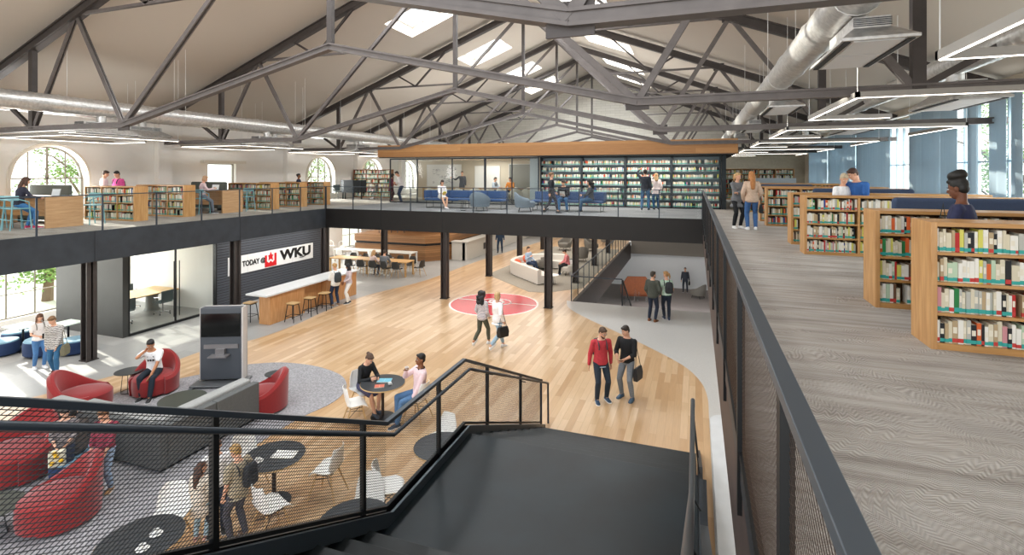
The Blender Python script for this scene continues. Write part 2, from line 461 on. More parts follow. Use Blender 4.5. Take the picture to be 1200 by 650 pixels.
def window(X, yc, hw, zb, zs, ar, muntins=(2, 3), fr='#8d8577', depth=-.2):
    nwin[0] += 1
    root = thing('window_%d' % nwin[0], None, None); root['kind'] = 'structure'
    f = MB(); x = X + depth; w = .07
    pts = [(yc - hw, zb)]
    if ar:
        for i in range(17):
            a = math.pi - math.pi * i / 16; pts.append((yc + hw * math.cos(a), zs + hw * math.sin(a)))
    else: pts += [(yc - hw, zs), (yc + hw, zs)]
    pts.append((yc + hw, zb))
    for i in range(len(pts)):
        a, b = pts[i], pts[(i + 1) % len(pts)]
        f.bar((x, a[0], a[1]), (x, b[0], b[1]), .08, w, up=(1, 0, 0))
    f.build('window_frame', mat('win_frame', fr, .5), root)
    f = MB()
    def top(y): return zs + (math.sqrt(max(hw * hw - (y - yc) ** 2, 0)) if ar else 0)
    for i in range(1, muntins[0] + 1):
        y = yc - hw + 2 * hw * i / (muntins[0] + 1)
        f.bar((x, y, zb), (x, y, top(y)), .05, .03 if i != (muntins[0] + 1) / 2 else .06)
    for i in range(1, muntins[1] + 1):
        z = zb + (zs - zb) * i / muntins[1]
        if z <= zs + .01: f.bar((x, yc - hw, z), (x, yc + hw, z), .05, .045 if i == muntins[1] else .025)
    if ar:
        for rr in (.55,):
            for sg in (-.5, .5):
                c = [(x, yc + sg * hw + hw * rr * math.cos(math.pi * j / 12), zs + hw * rr * math.sin(math.pi * j / 12)) for j in range(13)]
                c = [p for p in c if (p[1] - yc) ** 2 + (p[2] - zs) ** 2 < hw * hw]
                f.tube(c, .012, 5)
    f.build('muntins', mat('win_frame', fr, .5), root)
    n = len(pts); g = MB()
    g.add([(x, p[0], p[1]) for p in pts], [tuple(range(n))])
    g.build('glass_pane', M_glass, root)
for (y, hw, zb, zs, ar) in up_op: window(XL, y, hw, zb, zs, ar, (3, 2) if ar else (0, 0))
for (y, hw, zb, zs, ar) in lo_op: window(XL, y, hw, zb, zs, ar, (5 if hw > 1.5 else 1, 3), '#c9c8c4')
f = MB()
for y, hw in ARCH:      # pale reveal arches
    pts = [(XL + .03, y + (hw + .09) * math.cos(math.pi * j / 20), EYE + .95 - hw + (hw + .09) * math.sin(math.pi * j / 20)) for j in range(21)]
    pts = [(XL + .03, y + hw + .09, UP + .3)] + pts + [(XL + .03, y - hw - .09, UP + .3)]
    for a, b in zip(pts, pts[1:]): f.bar(a, b, .09, .14, up=(1, 0, 0))
f.box(XL, XL + .25, 18.0, 20.4, EYE + .47, EYE + .6)
struct('trim_7', f, mat('reveal', '#e4ddd0', .7))

# ---- right wall : piers, tall windows
M_pier = mat('pier', '#b8ab98', .85, noise=.08, nscale=3)
rp = [(YB, 6.5), (8.3, 8.9), (12.9, 13.6), (14.2, 14.75), (21.45, 21.75), (27.4, 27.9), (32.9, 33.4), (38.6, 44.0)]
f = MB()
for a, b in rp: f.box(XR - .05, XR + .35, a, b, UP, EYE + 2.6)
for (a, b) in zip([p[1] for p in rp], [p[0] for p in rp[1:]]):
    f.box(XR, XR + .35, a, b, UP, UP + .3); f.box(XR, XR + .35, a, b, EYE + 2.0, EYE + 2.6)
struct('wall_right', f, M_pier)
f = MB(); f.box(XR, XR + .35, YB, YF, -3.5, UP)
struct('wall_right_lower', f, M_white)
for (a, b) in zip([p[1] for p in rp], [p[0] for p in rp[1:]]):
    nwin[0] += 1
    root = thing('window_%d' % nwin[0], None, None); root['kind'] = 'structure'
    f = MB(); n = max(1, round((b - a) / .75))
    for i in range(n + 1):
        y = a + (b - a) * i / n
        f.bar((XR + .12, y, UP + .3), (XR + .12, y, EYE + 2), .08, .05)
    f.bar((XR + .12, a, UP + .32), (XR + .12, b, UP + .32), .08, .05); f.bar((XR + .12, a, EYE + 2), (XR + .12, b, EYE + 2), .08, .05)
    f.bar((XR + .12, a, EYE + .3), (XR + .12, b, EYE + .3), .06, .04)
    f.build('window_frame', mat('win_blue', '#8fa3ae', .5), root)
    g = MB(); g.add([(XR + .12, a, UP + .3), (XR + .12, b, UP + .3), (XR + .12, b, EYE + 2), (XR + .12, a, EYE + 2)], [(0, 1, 2, 3)])
    g.build('glass_pane', M_glass, root)

# ---- far wall and gable
def brick_mat(name, c1, c2, mo):
    m = bpy.data.materials.new(name); m.use_nodes = True
    nt = m.node_tree; b = nt.nodes['Principled BSDF']; b.inputs['Roughness'].default_value = .9
    tc = node(nt, 'ShaderNodeTexCoord'); mp = node(nt, 'ShaderNodeMapping'); mp.inputs['Rotation'].default_value = (R(90), 0, 0)
    nt.links.new(tc.outputs['Object'], mp.inputs['Vector'])
    br = node(nt, 'ShaderNodeTexBrick'); br.inputs['Scale'].default_value = 1; br.inputs['Brick Width'].default_value = .8; br.inputs['Row Height'].default_value = .22; br.inputs['Mortar Size'].default_value = .012
    br.inputs['Color1'].default_value = lin(c1); br.inputs['Color2'].default_value = lin(c2); br.inputs['Mortar'].default_value = lin(mo)
    nt.links.new(mp.outputs[0], br.inputs['Vector']); nt.links.new(br.outputs['Color'], b.inputs['Base Color'])
    MATS[name] = m; return m
M_brick = brick_mat('pale_brick', '#dcd8cd', '#e6e2d8', '#c9c4b8')
f = MB()
gp = [(XL - .3, UP), (XR + .3, UP), (XR + .3, RZ(XR) + .1), (XC, RZ(XC) + .1), (XL - .3, RZ(XL) + .1)]
f.prism(gp, 0, .3, M=Matrix.Translation((0, YF + .3, 0)) @ Matrix.Rotation(R(90), 4, 'X'))
struct('wall_far', f, M_brick)
f = MB(); f.box(1.9, XR - .05, YF - 3.2, YF - 3.0, UP, EYE + 1.35)
struct('wall_far_right', f, mat('taupe_wall', '#a39c8c', .85, noise=.06))
f = MB(); f.box(XL, HX0, YF - .1, YF, 0, UP)
struct('wall_far_lower', f, M_white)

# ---- roof with skylights
SKY_Y = [(5.9, 8.2), (11.9, 14.2), (18.9, 21.2), (26.0, 28.3), (32.2, 34.5), (37.5, 39.8)]
f = MB()
def roof_side(sgn):
    A, B = 2.25, 4.7        # distance band of the skylights from the ridge
    bands = [(0, A), (A, B), (B, (XC - XL if sgn < 0 else XR - XC) + .4)]
    for bi, (a, b) in enumerate(bands):
        ys = [(YB, YF + .3)]
        if bi == 1:
            ys = []; y = YB
            for s0, s1 in SKY_Y: ys.append((y, s0)); y = s1
            ys.append((y, YF + .3))
        for y0, y1 in ys:
            xa, xb = XC + sgn * a, XC + sgn * b
            za, zb = RZ(xa), RZ(xb)
            t = .5
            vs = [(xa, y0, za), (xb, y0, zb), (xb, y1, zb), (xa, y1, za), (xa, y0, za + t), (xb, y0, zb + t), (xb, y1, zb + t), (xa, y1, za + t)]
            f.add(vs, [(0, 1, 2, 3), (4, 7, 6, 5), (0, 4, 5, 1), (1, 5, 6, 2), (2, 6, 7, 3), (3, 7, 4, 0)])
roof_side(-1); roof_side(1)
struct('ceiling', f, M_roof)
k = 0
for sgn in (-1, 1):
    for s0, s1 in SKY_Y:
        nwin[0] += 1
        xa, xb = XC + sgn * 2.25, XC + sgn * 4.7
        root = thing('window_%d' % nwin[0], None, None); root['kind'] = 'structure'
        f = MB()
        P = lambda x, y: (x, y, RZ(x) + .5)
        for a, b in (((xa, s0), (xb, s0)), ((xb, s0), (xb, s1)), ((xb, s1), (xa, s1)), ((xa, s1), (xa, s0))): f.bar(P(*a), P(*b), .07, .07)
        f.bar(P((xa + xb) / 2, s0), P((xa + xb) / 2, s1), .06, .06)
        f.build('skylight_frame', M_white_met, root)
        g = MB(); g.add([P(xa, s0), P(xb, s0), P(xb, s1), P(xa, s1)], [(0, 1, 2, 3)])
        g.build('glass_pane', M_glass, root)

# ================================================================ roof trusses
TY = [-1.2, 4.28, 9.65, 16.1, 23.55, 29.9, 35.5, 41.0]
BZ, CZ = EYE + 1.30, EYE + 2.86     # bottom chord: level part and raised centre
def chan(f, a, b, w=.1, d=.03, gap=.035):
    """a pair of flat bars, back to back with a gap"""
    for s in (-1, 1):
        o = Vector((0, s * (gap / 2 + d / 2), 0)); f.bar(Vector(a) + o, Vector(b) + o, d, w, up=(0, 0, 1) if abs((Vector(b) - Vector(a)).normalized().z) < .95 else (1, 0, 0))
order = ['second', 'third', 'fourth', 'fifth', 'sixth', 'seventh', 'eighth']
TL = {4.28: 'roof truss closest overhead, its raised centre crossing the top edge of the view',
      9.65: 'roof truss whose raised centre spans the void, before the first skylights',
      16.1: 'roof truss behind the one over the stair, before the pair of large skylights',
      23.55: 'roof truss just above the front edge of the oak canopy',
      29.9: 'roof truss crossing over the middle of the oak canopy',
      35.5: 'roof truss over the back of the oak canopy, second from the gable',
      41.0: 'roof truss standing closest to the pale brick gable wall'}
def truss(Y):
    t = thing('roof_truss', 'dark steel ' + TL[Y], 'truss', (XC, Y, EYE))
    hL, hR = XC - XL, XR - XC
    W = lambda x, z: (x - XC, 0, z - EYE)
    kl = 6.8; n1 = 8.73
    f = MB(); e = .0
    for sg, h in ((-1, hL), (1, hR)):
        x1 = XC + sg * (h - .0)
        f.bar(W(XC, TZ(XC)), W(x1, TZ(x1)), .16, .28)
        f.bar(W(XC, TZ(XC) + .12), W(x1, TZ(x1) + .12), .26, .04); f.bar(W(XC, TZ(XC) - .12), W(x1, TZ(x1) - .12), .26, .04)
    f.build('top_chord', M_steel, t)
    f = MB()
    for sg, h in ((-1, hL), (1, hR)):
        for dz in (.06, -.06):
            f.bar(W(XC, CZ + dz), W(XC + sg * kl, BZ + dz), .17, .035)
            f.bar(W(XC + sg * kl, BZ + dz), W(XC + sg * h, BZ + dz), .17, .035)
        f.bar(W(XC, CZ), W(XC + sg * kl, BZ), .11, .12); f.bar(W(XC + sg * kl, BZ), W(XC + sg * h, BZ), .11, .12)
    f.build('bottom_chord', M_steel_l, t)
    f = MB(); f.bar(W(XC, CZ), W(XC, TZ(XC)), .13, .12); f.build('king_post', M_steel, t)
    for sg in (-1, 1):
        w = lambda d, z: W(XC + sg * d, z)
        vx = 10.7 if sg < 0 else 11.05
        zN = TZ(XC + n1)
        zV = TZ(XC + vx)
        if sg < 0 or hR > vx:
            f = MB(); f.bar(w(vx, BZ), w(vx, zV), .18, .14); f.build('post', M_steel, t)
        h = min(hL if sg < 0 else hR, vx + 2.35)
        f = MB(); chan(f, w(vx, BZ), w(h, TZ(XC + h)), .1); f.build('eave_strut', M_steel, t)
        f = MB(); chan(f, w(vx - .05, BZ), w(n1, zN), .12); f.build('diagonal', M_steel_l, t)
        f = MB(); chan(f, w(n1, zN), w(kl, BZ), .12); f.build('diagonal', M_steel_l, t)
        f = MB(); chan(f, w(kl, BZ), w(0.05, TZ(XC) - .1), .12, .035, .05); f.build('long_diagonal', M_steel_l, t)
        # level tie from the upper node to the long diagonal
        tt = (zN - BZ) / (TZ(XC) - .1 - BZ); dt = kl * (1 - tt)
        f = MB(); chan(f, w(n1, zN), w(dt, zN), .08); f.build('tie', M_steel_l, t)
        dm = (n1 + dt) / 2 - .2
        f = MB(); chan(f, w(dm, zN), w(dm + 1.15, TZ(XC + dm + 1.15)), .07); f.build('strut', M_steel, t)
        f = MB(); chan(f, w(dm, zN), w(dm - 1.9, TZ(XC + dm - 1.9)), .07); f.build('strut', M_steel, t)
        # gusset plates
        for (d, z) in ((kl, BZ), (n1, zN)):
            f = MB(); f.cbox(w(d, z), (.42, .03, .3)); f.build('gusset_plate', M_steel, t)
    return t
for Y in TY[1:]: truss(Y)
# wall brackets under the truss ends
# ================================================================ columns
M_col = mat('column_steel', '#3c3634', .5, .25, noise=.1)
def column(X, Y, top=2.86, w=.27):
    f = MB(); z0 = 0
    f.box(X - w / 2, X - w / 2 + .035, Y - w / 2, Y + w / 2, z0, top); f.box(X + w / 2 - .035, X + w / 2, Y - w / 2, Y + w / 2, z0, top)
    f.box(X - w / 2, X + w / 2, Y - .02, Y + .02, z0, top)
    f.box(X - w / 2 - .03, X + w / 2 + .03, Y - w / 2 - .03, Y + w / 2 + .03, z0, .025)
    o = struct('column', f, M_col)
for X, Y in [(-16.2, 9.76), (-16.2, 14.7), (-16.2, 19.65), (-16.2, 24.5), (-9.98, 19.6), (-5.45, 19.6), (-10, 24.6), (-5.45, 24.5), (-5.45, 29.4), (-10, 29.5), (-5.45, 34.3), (-10, 34.5), (-16.2, 4.8)]:
    column(X, Y)
# ================================================================ stair
LZ = 1.75; LT = 1.70; YR = 4.2; SX0, SX1 = -3.03, .03
M_stair = mat('stair_steel', '#0d181d', .42, 0, spec=.3, noise=.55, nscale=1.3)
M_tread = mat('tread_steel', '#12181a', .42, 0, spec=.3, noise=.35, nscale=2.5)
t = thing('staircase', 'dark blackened steel staircase with wide landing going down to the wood floor', 'staircase', (0, 0, 0))
f = MB(); f.box(SX0, SX1, YR, 6.54, LT - .22, LT); f.build('landing', M_stair, t, bevel=.006)
n1 = 11; r1 = (UP - LT) / n1; g1 = .36
for i in range(1, n1):
    y1 = YR - g1 * (i - 1); z = LT + r1 * i
    f = MB(); f.box(SX0 + .02, SX1 - .02, y1 - g1 - .02, y1, z - .05, z); f.box(SX0 + .02, SX1 - .02, y1 - .03, y1 - .01, z - r1, z - .05)
    f.build('step', M_tread, t, bevel=.004)
n2 = 10; r2 = LT / n2; g2 = .385
for i in range(1, n2):
    y0 = 6.54 + g2 * (i - 1); z = LT - r2 * i
    f = MB(); f.box(SX0 + .02, SX1 - .02, y0, y0 + g2 + .02, z - .05, z); f.box(SX0 + .02, SX1 - .02, y0 + .01, y0 + .03, z, z + r2 - .05)
    f.build('step', M_tread, t, bevel=.004)
def zb(Y):
    if Y < 4.61: return LZ + .49 * (4.61 - Y)
    if Y > 6.54: return max(LZ - .453 * (Y - 6.54), .02)
    return LZ
def stringer(x0, x1, lo=-.28, hi=.04):
    f = MB()
    ys = [.75, 4.61, 6.54, 10.35]
    for a, b in zip(ys, ys[1:]):
        vs = [(x, y, z) for x in (x0, x1) for y, z in ((a, max(zb(a) + lo, .0)), (b, max(zb(b) + lo, .0)), (b, zb(b) + hi), (a, zb(a) + hi))]
        f.add(vs, [(0, 3, 2, 1), (4, 5, 6, 7), (0, 1, 5, 4), (1, 2, 6, 5), (2, 3, 7, 6), (3, 0, 4, 7)])
    return f
stringer(SX0 - .06, SX0 + .0).build('stringer', M_post, t)
stringer(SX0 + .06, SX0 + .09, -.1, .05).build('edge_strip', mat('edge_blue', '#4c565e', .35, .5), t)
stringer(SX1, SX1 + .05, -.28, .05).build('stringer', M_post, t)

def wires(f, X, ya, yb, z0f, H, pitch=.026, m=.487, r=.0021, n=3, r2=None):
    """expanded mesh in the plane X between ya and yb, standing on the line z0f"""
    L = yb - ya; za, zb_ = z0f(ya + 1e-4), z0f(yb - 1e-4); sl = (zb_ - za) / L
    for fam in (m, -m):
        q = fam - sl
        c0 = min(0, -q * L); c1 = max(H, H - q * L)
        k = math.floor(c0 / pitch)
        while k * pitch < c1:
            c = k * pitch + pitch / 2; k += 1
            s0, s1 = 0, L
            if abs(q) > 1e-6:
                e = sorted(((0 - c) / q, (H - c) / q)); s0, s1 = max(0, e[0]), min(L, e[1])
            elif not 0 < c < H: continue
            if s1 - s0 < .01: continue
            p = [(X, ya + s, za + sl * s + c + q * s) for s in (s0, s1)]
            f.tube(p, r if fam > 0 or r2 is None else r2, n, cap=False)
t = thing('stair_railing', 'black steel railing filled with diamond mesh on the open side of the stair', 'railing', (0, 0, 0))
RX = SX0 - .0
nodes = [.95, 2.58, 4.22, 4.61, 5.78, 6.54, 7.38, 8.99, 10.33]
H = .97
f = MB()
for a, b in ((.75, 4.61), (4.61, 6.54), (6.54, 10.35)):
    f.bar((RX, a, zb(a) + H - .02), (RX, b, zb(b + 1e-6 if b < 10 else b) + H - .02), .055, .04)
f.bar((RX, 10.33, .0), (RX, 10.33, zb(10.33) + H), .04, .04)
f.build('top_rail', M_rail, t, bevel=.004)
f = MB()
hp = [(RX + .1, .9, zb(.9) + .85), (RX + .1, 4.61, LZ + .85), (RX + .1, 6.5, LZ + .85), (RX + .1, 10.5, zb(10.4) + .85), (RX + .1, 10.52, .02)]
f.tube(hp, .021, 10); f.build('handrail', M_rail, t, smooth=True)
for Y in (.95, 2.58, 4.22, 5.78, 7.38, 8.99):
    f = MB(); f.box(RX - .022, RX + .022, Y - .022, Y + .022, max(zb(Y) - .1, 0), zb(Y) + H - .03); f.bar((RX, Y, zb(Y) + .83), (RX + .1, Y, zb(Y) + .83), .012)
    f.build('post', M_post, t)
f = MB()
for a, b in ((.75, 4.61), (4.61, 6.54), (6.54, 10.33)): f.bar((RX, a, zb(a) + .075), (RX, b, zb(b + 1e-6 if b < 10 else b) + .075), .04, .03)
f.build('bottom_rail', M_post, t)
for a, b in zip(nodes, nodes[1:]):
    f = MB(); wires(f, RX, a, b, lambda y: zb(y) + .09, H - .12, r=.0028 if b < 4.7 else .0018); f.build('mesh_infill', M_wire_b, t)
t = thing('stair_handrail', 'round dark steel handrail beside the wide landing, below the upper floor edge', 'handrail', (0, 0, 0))
f = MB(); f.tube([(-.03, .9, zb(.9) + .85), (-.03, 4.61, LZ + .85), (-.03, 6.5, LZ + .85), (-.03, 10.35, zb(10.35) + .85)], .024, 12)
f.build('rail', mat('hand_grey', '#50565c', .35, .6), t, smooth=True)
for Y in (1.2, 3.0, 4.8, 6.4, 8.2, 9.9):
    f = MB(); f.tube([(-.03, Y, zb(Y) + .85), (-.03, Y, zb(Y) + .72), (.05, Y, zb(Y) + (.58 if Y < 5 else -.05))], .008, 6); f.build('bracket', M_post, t)
t = thing('stair_parapet', 'low dark steel side plate along the stair, under the round handrail', 'parapet', (0, 0, 0))
f = MB()
for a, b in ((.75, 4.61), (4.61, 5.3)):
    vs = [(x, y, z) for x in (.035, .1) for y, z in ((a, zb(a) - .2), (b, zb(b) - .2), (b, zb(b) + .6), (a, zb(a) + .6))]
    f.add(vs, [(0, 3, 2, 1), (4, 5, 6, 7), (0, 1, 5, 4), (1, 2, 6, 5), (2, 3, 7, 6), (3, 0, 4, 7)])
f.build('plate', mat('plate_grey', '#3a4046', .5, .3), t)
f = MB(); f.prism([(.29, YB), (.9, YB), (.9, 11.7)] + [(.595 + .305 * math.cos(math.pi * k / 12), 11.7 + .305 * math.sin(math.pi * k / 12)) for k in range(1, 12)] + [(.29, 11.7)], .0051, .09)
o = f.build('concrete_plinth', mat('plinth', '#c9cbcc', .6, noise=.06, nscale=3), bevel=.01)
setp(o, 'low pale concrete plinth with rounded end below the upper floor edge', 'plinth')

# ================================================================ railings of the void
t = thing('balcony_railing', 'dark steel balcony railing with expanded mesh beside the carpeted book aisle', 'railing', (0, 0, 0))
f = MB(); f.box(.222, .278, -.4, VY1 + .02, UP + 1.01, UP + 1.05); f.build('top_rail', mat('rail_cap_r', '#50575e', .45, .4), t, bevel=.004)
ps = [.1 + 1.565 * i for i in range(13)]
for Y in ps:
    f = MB(); f.box(.225, .265, Y - .03, Y + .03, UP - .3, UP + 1.01); f.build('post', M_post, t)
f = MB(); f.box(.235, .26, -.4, VY1, UP + .03, UP + .06); f.build('bottom_rail', M_post, t)
for a, b in zip(ps, ps[1:] + [VY1]):
    f = MB(); wires(f, .25, a, b, lambda y: UP + .05, .96, r=.0013 if a < 8 else .0006, r2=.0005); f.build('mesh_infill', M_wire, t)

def glass_rail(pts_fn, n, L, label, ends=True):
    t = thing('glass_railing', label, 'railing', (0, 0, 0))
    f = MB(); f.bar(pts_fn(0, 1.03), pts_fn(L, 1.03), .045, .03); f.build('top_rail', M_rail, t)
    st = L / n
    for i in range(n + 1):
        f = MB(); f.bar(pts_fn(i * st, -.12), pts_fn(i * st, 1.02), .045, .02, up=(0, 1, 0) if pts_fn(1, 0)[0] != pts_fn(0, 0)[0] else (1, 0, 0)); f.build('post', M_rail, t)
    for i in range(n):
        a, b = i * st + .03, (i + 1) * st - .03
        f = MB(); f.add([pts_fn(a, .02), pts_fn(b, .02), pts_fn(b, 1.0), pts_fn(a, 1.0)], [(0, 1, 2, 3)]); f.build('glass_panel', M_rglass, t)
n = 14; L = n * 1.57
glass_rail(lambda s, z: (VX0 - .03, VY1 - s, UP + z), n, L, 'clear glass railing with slim dark posts in front of the oak desks and bookcases')
glass_rail(lambda s, z: (VX0 + s, VY1 + .03, UP + z), 11, VX1 - VX0 - .02, 'clear glass railing with slim dark posts in front of the blue benches')

# ================================================================ ducts
def duct(X, z, r, label, y0=-2.5, y1=42):
    t = thing('air_duct', label, 'duct', (X, 0, z))
    f = MB(); pts = []; rs = []
    y = y0; st = .11; i = 0
    while y < y1:
        pts.append((0, y, 0)); rs.append(r * (1 + (.03 if i % 2 else -.02) + (.06 if i % 22 in (0, 1) else 0))); y += st; i += 1
    f.tube(pts, rs, 18); f.build('pipe', M_galv, t, smooth=True)
    for k in range(7):
        yy = 1.5 + 6.0 * k
        f = MB(); f.tube([(-r - .02, yy, 0), (-r - .02, yy, RZ(X) - z)], .006, 5); f.tube([(r + .02, yy, 0), (r + .02, yy, RZ(X) - z)], .006, 5)
        f.tube([(-(r + .02), yy, 0)] + [((r + .02) * math.cos(math.pi + math.pi * j / 8), yy, (r + .02) * math.sin(math.pi + math.pi * j / 8)) for j in range(1, 8)] + [(r + .02, yy, 0)], .008, 5)
        f.build('hanger', M_white_met, t)
    return t
duct(-17.5, EYE + 2.0, .26, 'large silver spiral air duct on the arched window side, inner of the two')
duct(-20.0, EYE + 2.12, .19, 'slimmer silver air duct running closest to the arched windows')
duct(1.9, EYE + 2.25, .27, 'large silver spiral air duct above the balcony railing')
duct(4.4, EYE + 1.95, .2, 'silver air duct above the oak bookcases near the tall blue curtains')

def diffuser():
    t = thing('air_diffuser', 'x', 'air vent')
    f = MB(); hx, hy = .4, .95
    r0 = [Vector(p) for p in ((-hx, -hy, 0), (hx, -hy, 0), (hx, hy, 0), (-hx, hy, 0))]
    r1 = [Vector(p) for p in ((-hx, -hy, .035), (hx, -hy, .035), (hx, hy, .035), (-hx, hy, .035))]
    r2 = [Vector(p) for p in ((-.2, -.62, .22), (.2, -.62, .22), (.2, .62, .22), (-.2, .62, .22))]
    r3 = [v + Vector((0, 0, .14)) for v in r2]
    f.loft([r0, r1, r2, r3]); f.build('hood', M_galv, t)
    f = MB()
    for i in range(5): f.box(-.205, -.2 + .41, -.63, -.62, .24 + i * .022, .25 + i * .022)
    for i in range(5): f.box(.2, .207, -.55, .55, .24 + i * .022, .25 + i * .022)
    f.build('louvres', mat('louvre_dark', '#3c3f42', .6), t)
    f = MB(); f.box(-.26, .26, -.88, -.1, -.012, 0); f.box(-.26, .26, -.06, .88, -.012, 0); f.build('filter_panel', mat('filter', '#d9dadb', .7), t)
    f = MB()
    for x in (-.33, .33): f.box(x - .035, x + .035, -.88, .88, -.014, 0)
    f.build('slot', mat('slot_dark', '#2c2d2f', .7), t)
    f = MB(); f.tube([(0, 0, .34), (0, 0, .75)], .13, 16); f.build('neck', M_galv, t, smooth=True)
    return t
DF = Repeat(diffuser())
ords = ['nearest', 'second', 'third', 'fourth', 'fifth', 'sixth']
for i in range(5): DF.put((2.08, 8.2 + 6.7 * i, EYE + 1.6), 0, 'square silver vent hood under the big duct above the balcony railing, %s along it' % ords[i], 'vent hoods')
for i in range(4): DF.put((4.4, 11.4 + 6.7 * i, EYE + 1.22), 0, 'silver vent hood under the slimmer duct over the bookcases, %s along it' % ords[i], 'vent hoods')
for i in range(5): DF.put((-17.5, 10.9 + 6.6 * i, EYE + 1.2), 0, 'silver vent hood under the inner duct over the oak desks, %s along it' % ords[i], 'vent hoods')
for i in range(4): DF.put((-20.0, 13.9 + 6.6 * i, EYE + 1.4), 0, 'silver vent hood under the duct beside the arched windows, %s along it' % ords[i], 'vent hoods')

def pendant(x0, x1, y0, y1, frac):
    """open rectangular line of light; y0 near side"""
    t = thing('linear_pendant', 'x', 'pendant lamp', ((x0 + x1) / 2, (y0 + y1) / 2, EYE + 1.16))
    cx, cy = (x0 + x1) / 2, (y0 + y1) / 2
    x0 -= cx; x1 -= cx; y0 -= cy; y1 -= cy
    segs = [((x0, y0), (x1, y0)), ((x0, y0), (x0, y1)), ((x1, y0), (x1, y1)), ((x0, y1), (x0 + (x1 - x0) * frac, y1))]
    f = MB(); g = MB()
    for a, b in segs:
        d = (Vector(b) - Vector(a)).normalized() * .03
        f.bar((a[0] - d.x, a[1] - d.y, .045), (b[0] + d.x, b[1] + d.y, .045), .06, .09)
        g.bar((*a, -.004), (*b, -.004), .026, .008)
    f.build('housing', mat('pendant_grey', '#a19d97', .5), t); g.build('light_strip', M_emit, t)
    for x, y in ((x0, y0), (x1, y0), (x0, y1), (x1, y1)):
        f = MB(); f.tube([(x, y, .08), (x, y, RZ(x + cx) - EYE - 1.16)], .006, 5); f.build('cable', M_white_met, t)
    return t
for i in range(6):
    yf = 6.45 + 6.45 * i
    p = pendant(2.36, 6.3, yf - 3.6, yf, .38)
    setp(p, 'open rectangular line pendant over the bookcases, %s from the stair' % ords[i], group='line pendants')
    p = pendant(-21.6, -18.1, yf - 3.6 + 1, yf + 1, .5)
    setp(p, 'open rectangular line pendant over the arched window side, %s from the stair' % ords[i], group='line pendants')

# ================================================================ oak canopy, glazed room, book wall
CY = 23.5; CZ0, CZ1 = EYE + .8, EYE + 1.45
M_band = plank_mat('band_boards', ['#9a6a3c', '#a67645', '#b0804e'], .22, 30, .5, mortar='#8a5d34', rot=0, grain=.1, gap=.004)
mp_ = [n for n in M_band.node_tree.nodes if n.type == 'MAPPING'][0]; mp_.inputs['Rotation'].default_value = (R(90), 0, 0)
t = thing('oak_canopy', 'long oak clad canopy over the glazed room and the tall book wall', 'canopy', (0, 0, 0))
f = MB(); f.box(-15.95, 1.68, CY, CY + .12, CZ0 + .03, CZ1); f.box(1.56, 1.68, CY + .12, 33, CZ0 + .03, CZ1); f.box(-15.95, -15.83, CY + .12, 33, CZ0 + .03, CZ1)
f.build('fascia_board', M_band, t)
f = MB(); f.box(-15.83, 1.56, CY + .12, 33, CZ0 + .06, CZ0 + .3); f.build('roof_panel', M_white, t)
f = MB(); f.box(-15.9, 1.63, CY + .02, CY + .14, CZ0 - .01, CZ0 + .03); f.box(-7.45, 1.63, CY + .12, 33, CZ0 + .0, CZ0 + .05); f.build('edge_trim', M_fascia, t)
f = MB(); f.box(-15.83, -7.45, CY + .14, 33, CZ0, CZ0 + .05); f.build('soffit', mat('soffit_cream', '#e8e2d6', .8), t)
# glazed partition
GY = 25.1
t = thing('glazed_partition', 'full height clear glass partition with slim dark frames in front of the meeting room', 'partition', (0, 0, 0))
gx = [-16.2, XY(489, GY), XY(530, GY), XY(568.5, GY), XY(600, GY), -7.5]
for a, b in zip(gx, gx[1:]):
    f = MB(); f.add([(a + .03, GY, UP + .05), (b - .03, GY, UP + .05), (b - .03, GY, CZ0 - .03), (a + .03, GY, CZ0 - .03)], [(0, 1, 2, 3)]); f.build('glass_pane', M_glass, t)
for i, x in enumerate(gx):
    f = MB(); w = .05 if i in (3,) else .02; f.box(x - w, x + w, GY - .04, GY + .04, UP, CZ0); f.build('mullion', M_rail, t)
f = MB(); f.box(gx[0], gx[-1], GY - .03, GY + .03, UP, UP + .06); f.box(gx[0], gx[-1], GY - .03, GY + .03, CZ0 - .06, CZ0); f.build('frame_rail', M_rail, t)
M_cream = mat('cream_wall', '#d6ccba', .8)
f = MB(); f.box(-17.9, -7.4, 31.0, 31.15, UP, CZ0); f.box(-7.5, -7.4, GY + .05, 31, UP, CZ0)
struct('wall_room', f, M_cream)
def screen_frame(name, x0, x1, y, z0, z1, m, label, cat):
    t = thing(name, label, cat, ((x0 + x1) / 2, y, z0)); w = (x1 - x0) / 2
    f = MB(); f.box(-w, w, -.03, 0, 0, z1 - z0); f.build('panel', m, t)
    f = MB()
    for a, b in (((-w, 0), (w, 0)), ((w, 0), (w, z1 - z0)), ((w, z1 - z0), (-w, z1 - z0)), ((-w, z1 - z0), (-w, 0))): f.bar((a[0], -.035, a[1]), (b[0], -.035, b[1]), .03, .03)
    f.build('frame', M_white_met, t); return t
wb = screen_frame('whiteboard', XY(501, 31), XY(541, 31), 30.98, UP + .75, UP + 2.2, mat('board_white', '#f7f7f5', .2), 'wide whiteboard covered in marker notes on the meeting room wall', 'whiteboard')
f = MB(); random.seed(3)
for _ in range(46):
    x = random.uniform(-.9, .9); z = random.uniform(.25, 1.25); a = random.uniform(-.3, .3); l = random.uniform(.05, .2)
    f.bar((x, -.045, z), (x + l, -.045, z + a * l), .012, .012)
    if random.random() < .3: f.tube([(x + .06 * math.cos(j), -.045, z + .06 * math.sin(j)) for j in range(7)], .006, 4)
f.build('marker_notes', mat('marker', '#565a70', .6), wb)
screen_frame('whiteboard', XY(557, 31), XY(586, 31), 30.98, UP + .6, UP + 2.1, mat('board_white', '#f7f7f5', .2), 'blank whiteboard on the meeting room wall behind the seated man in blue', 'whiteboard')
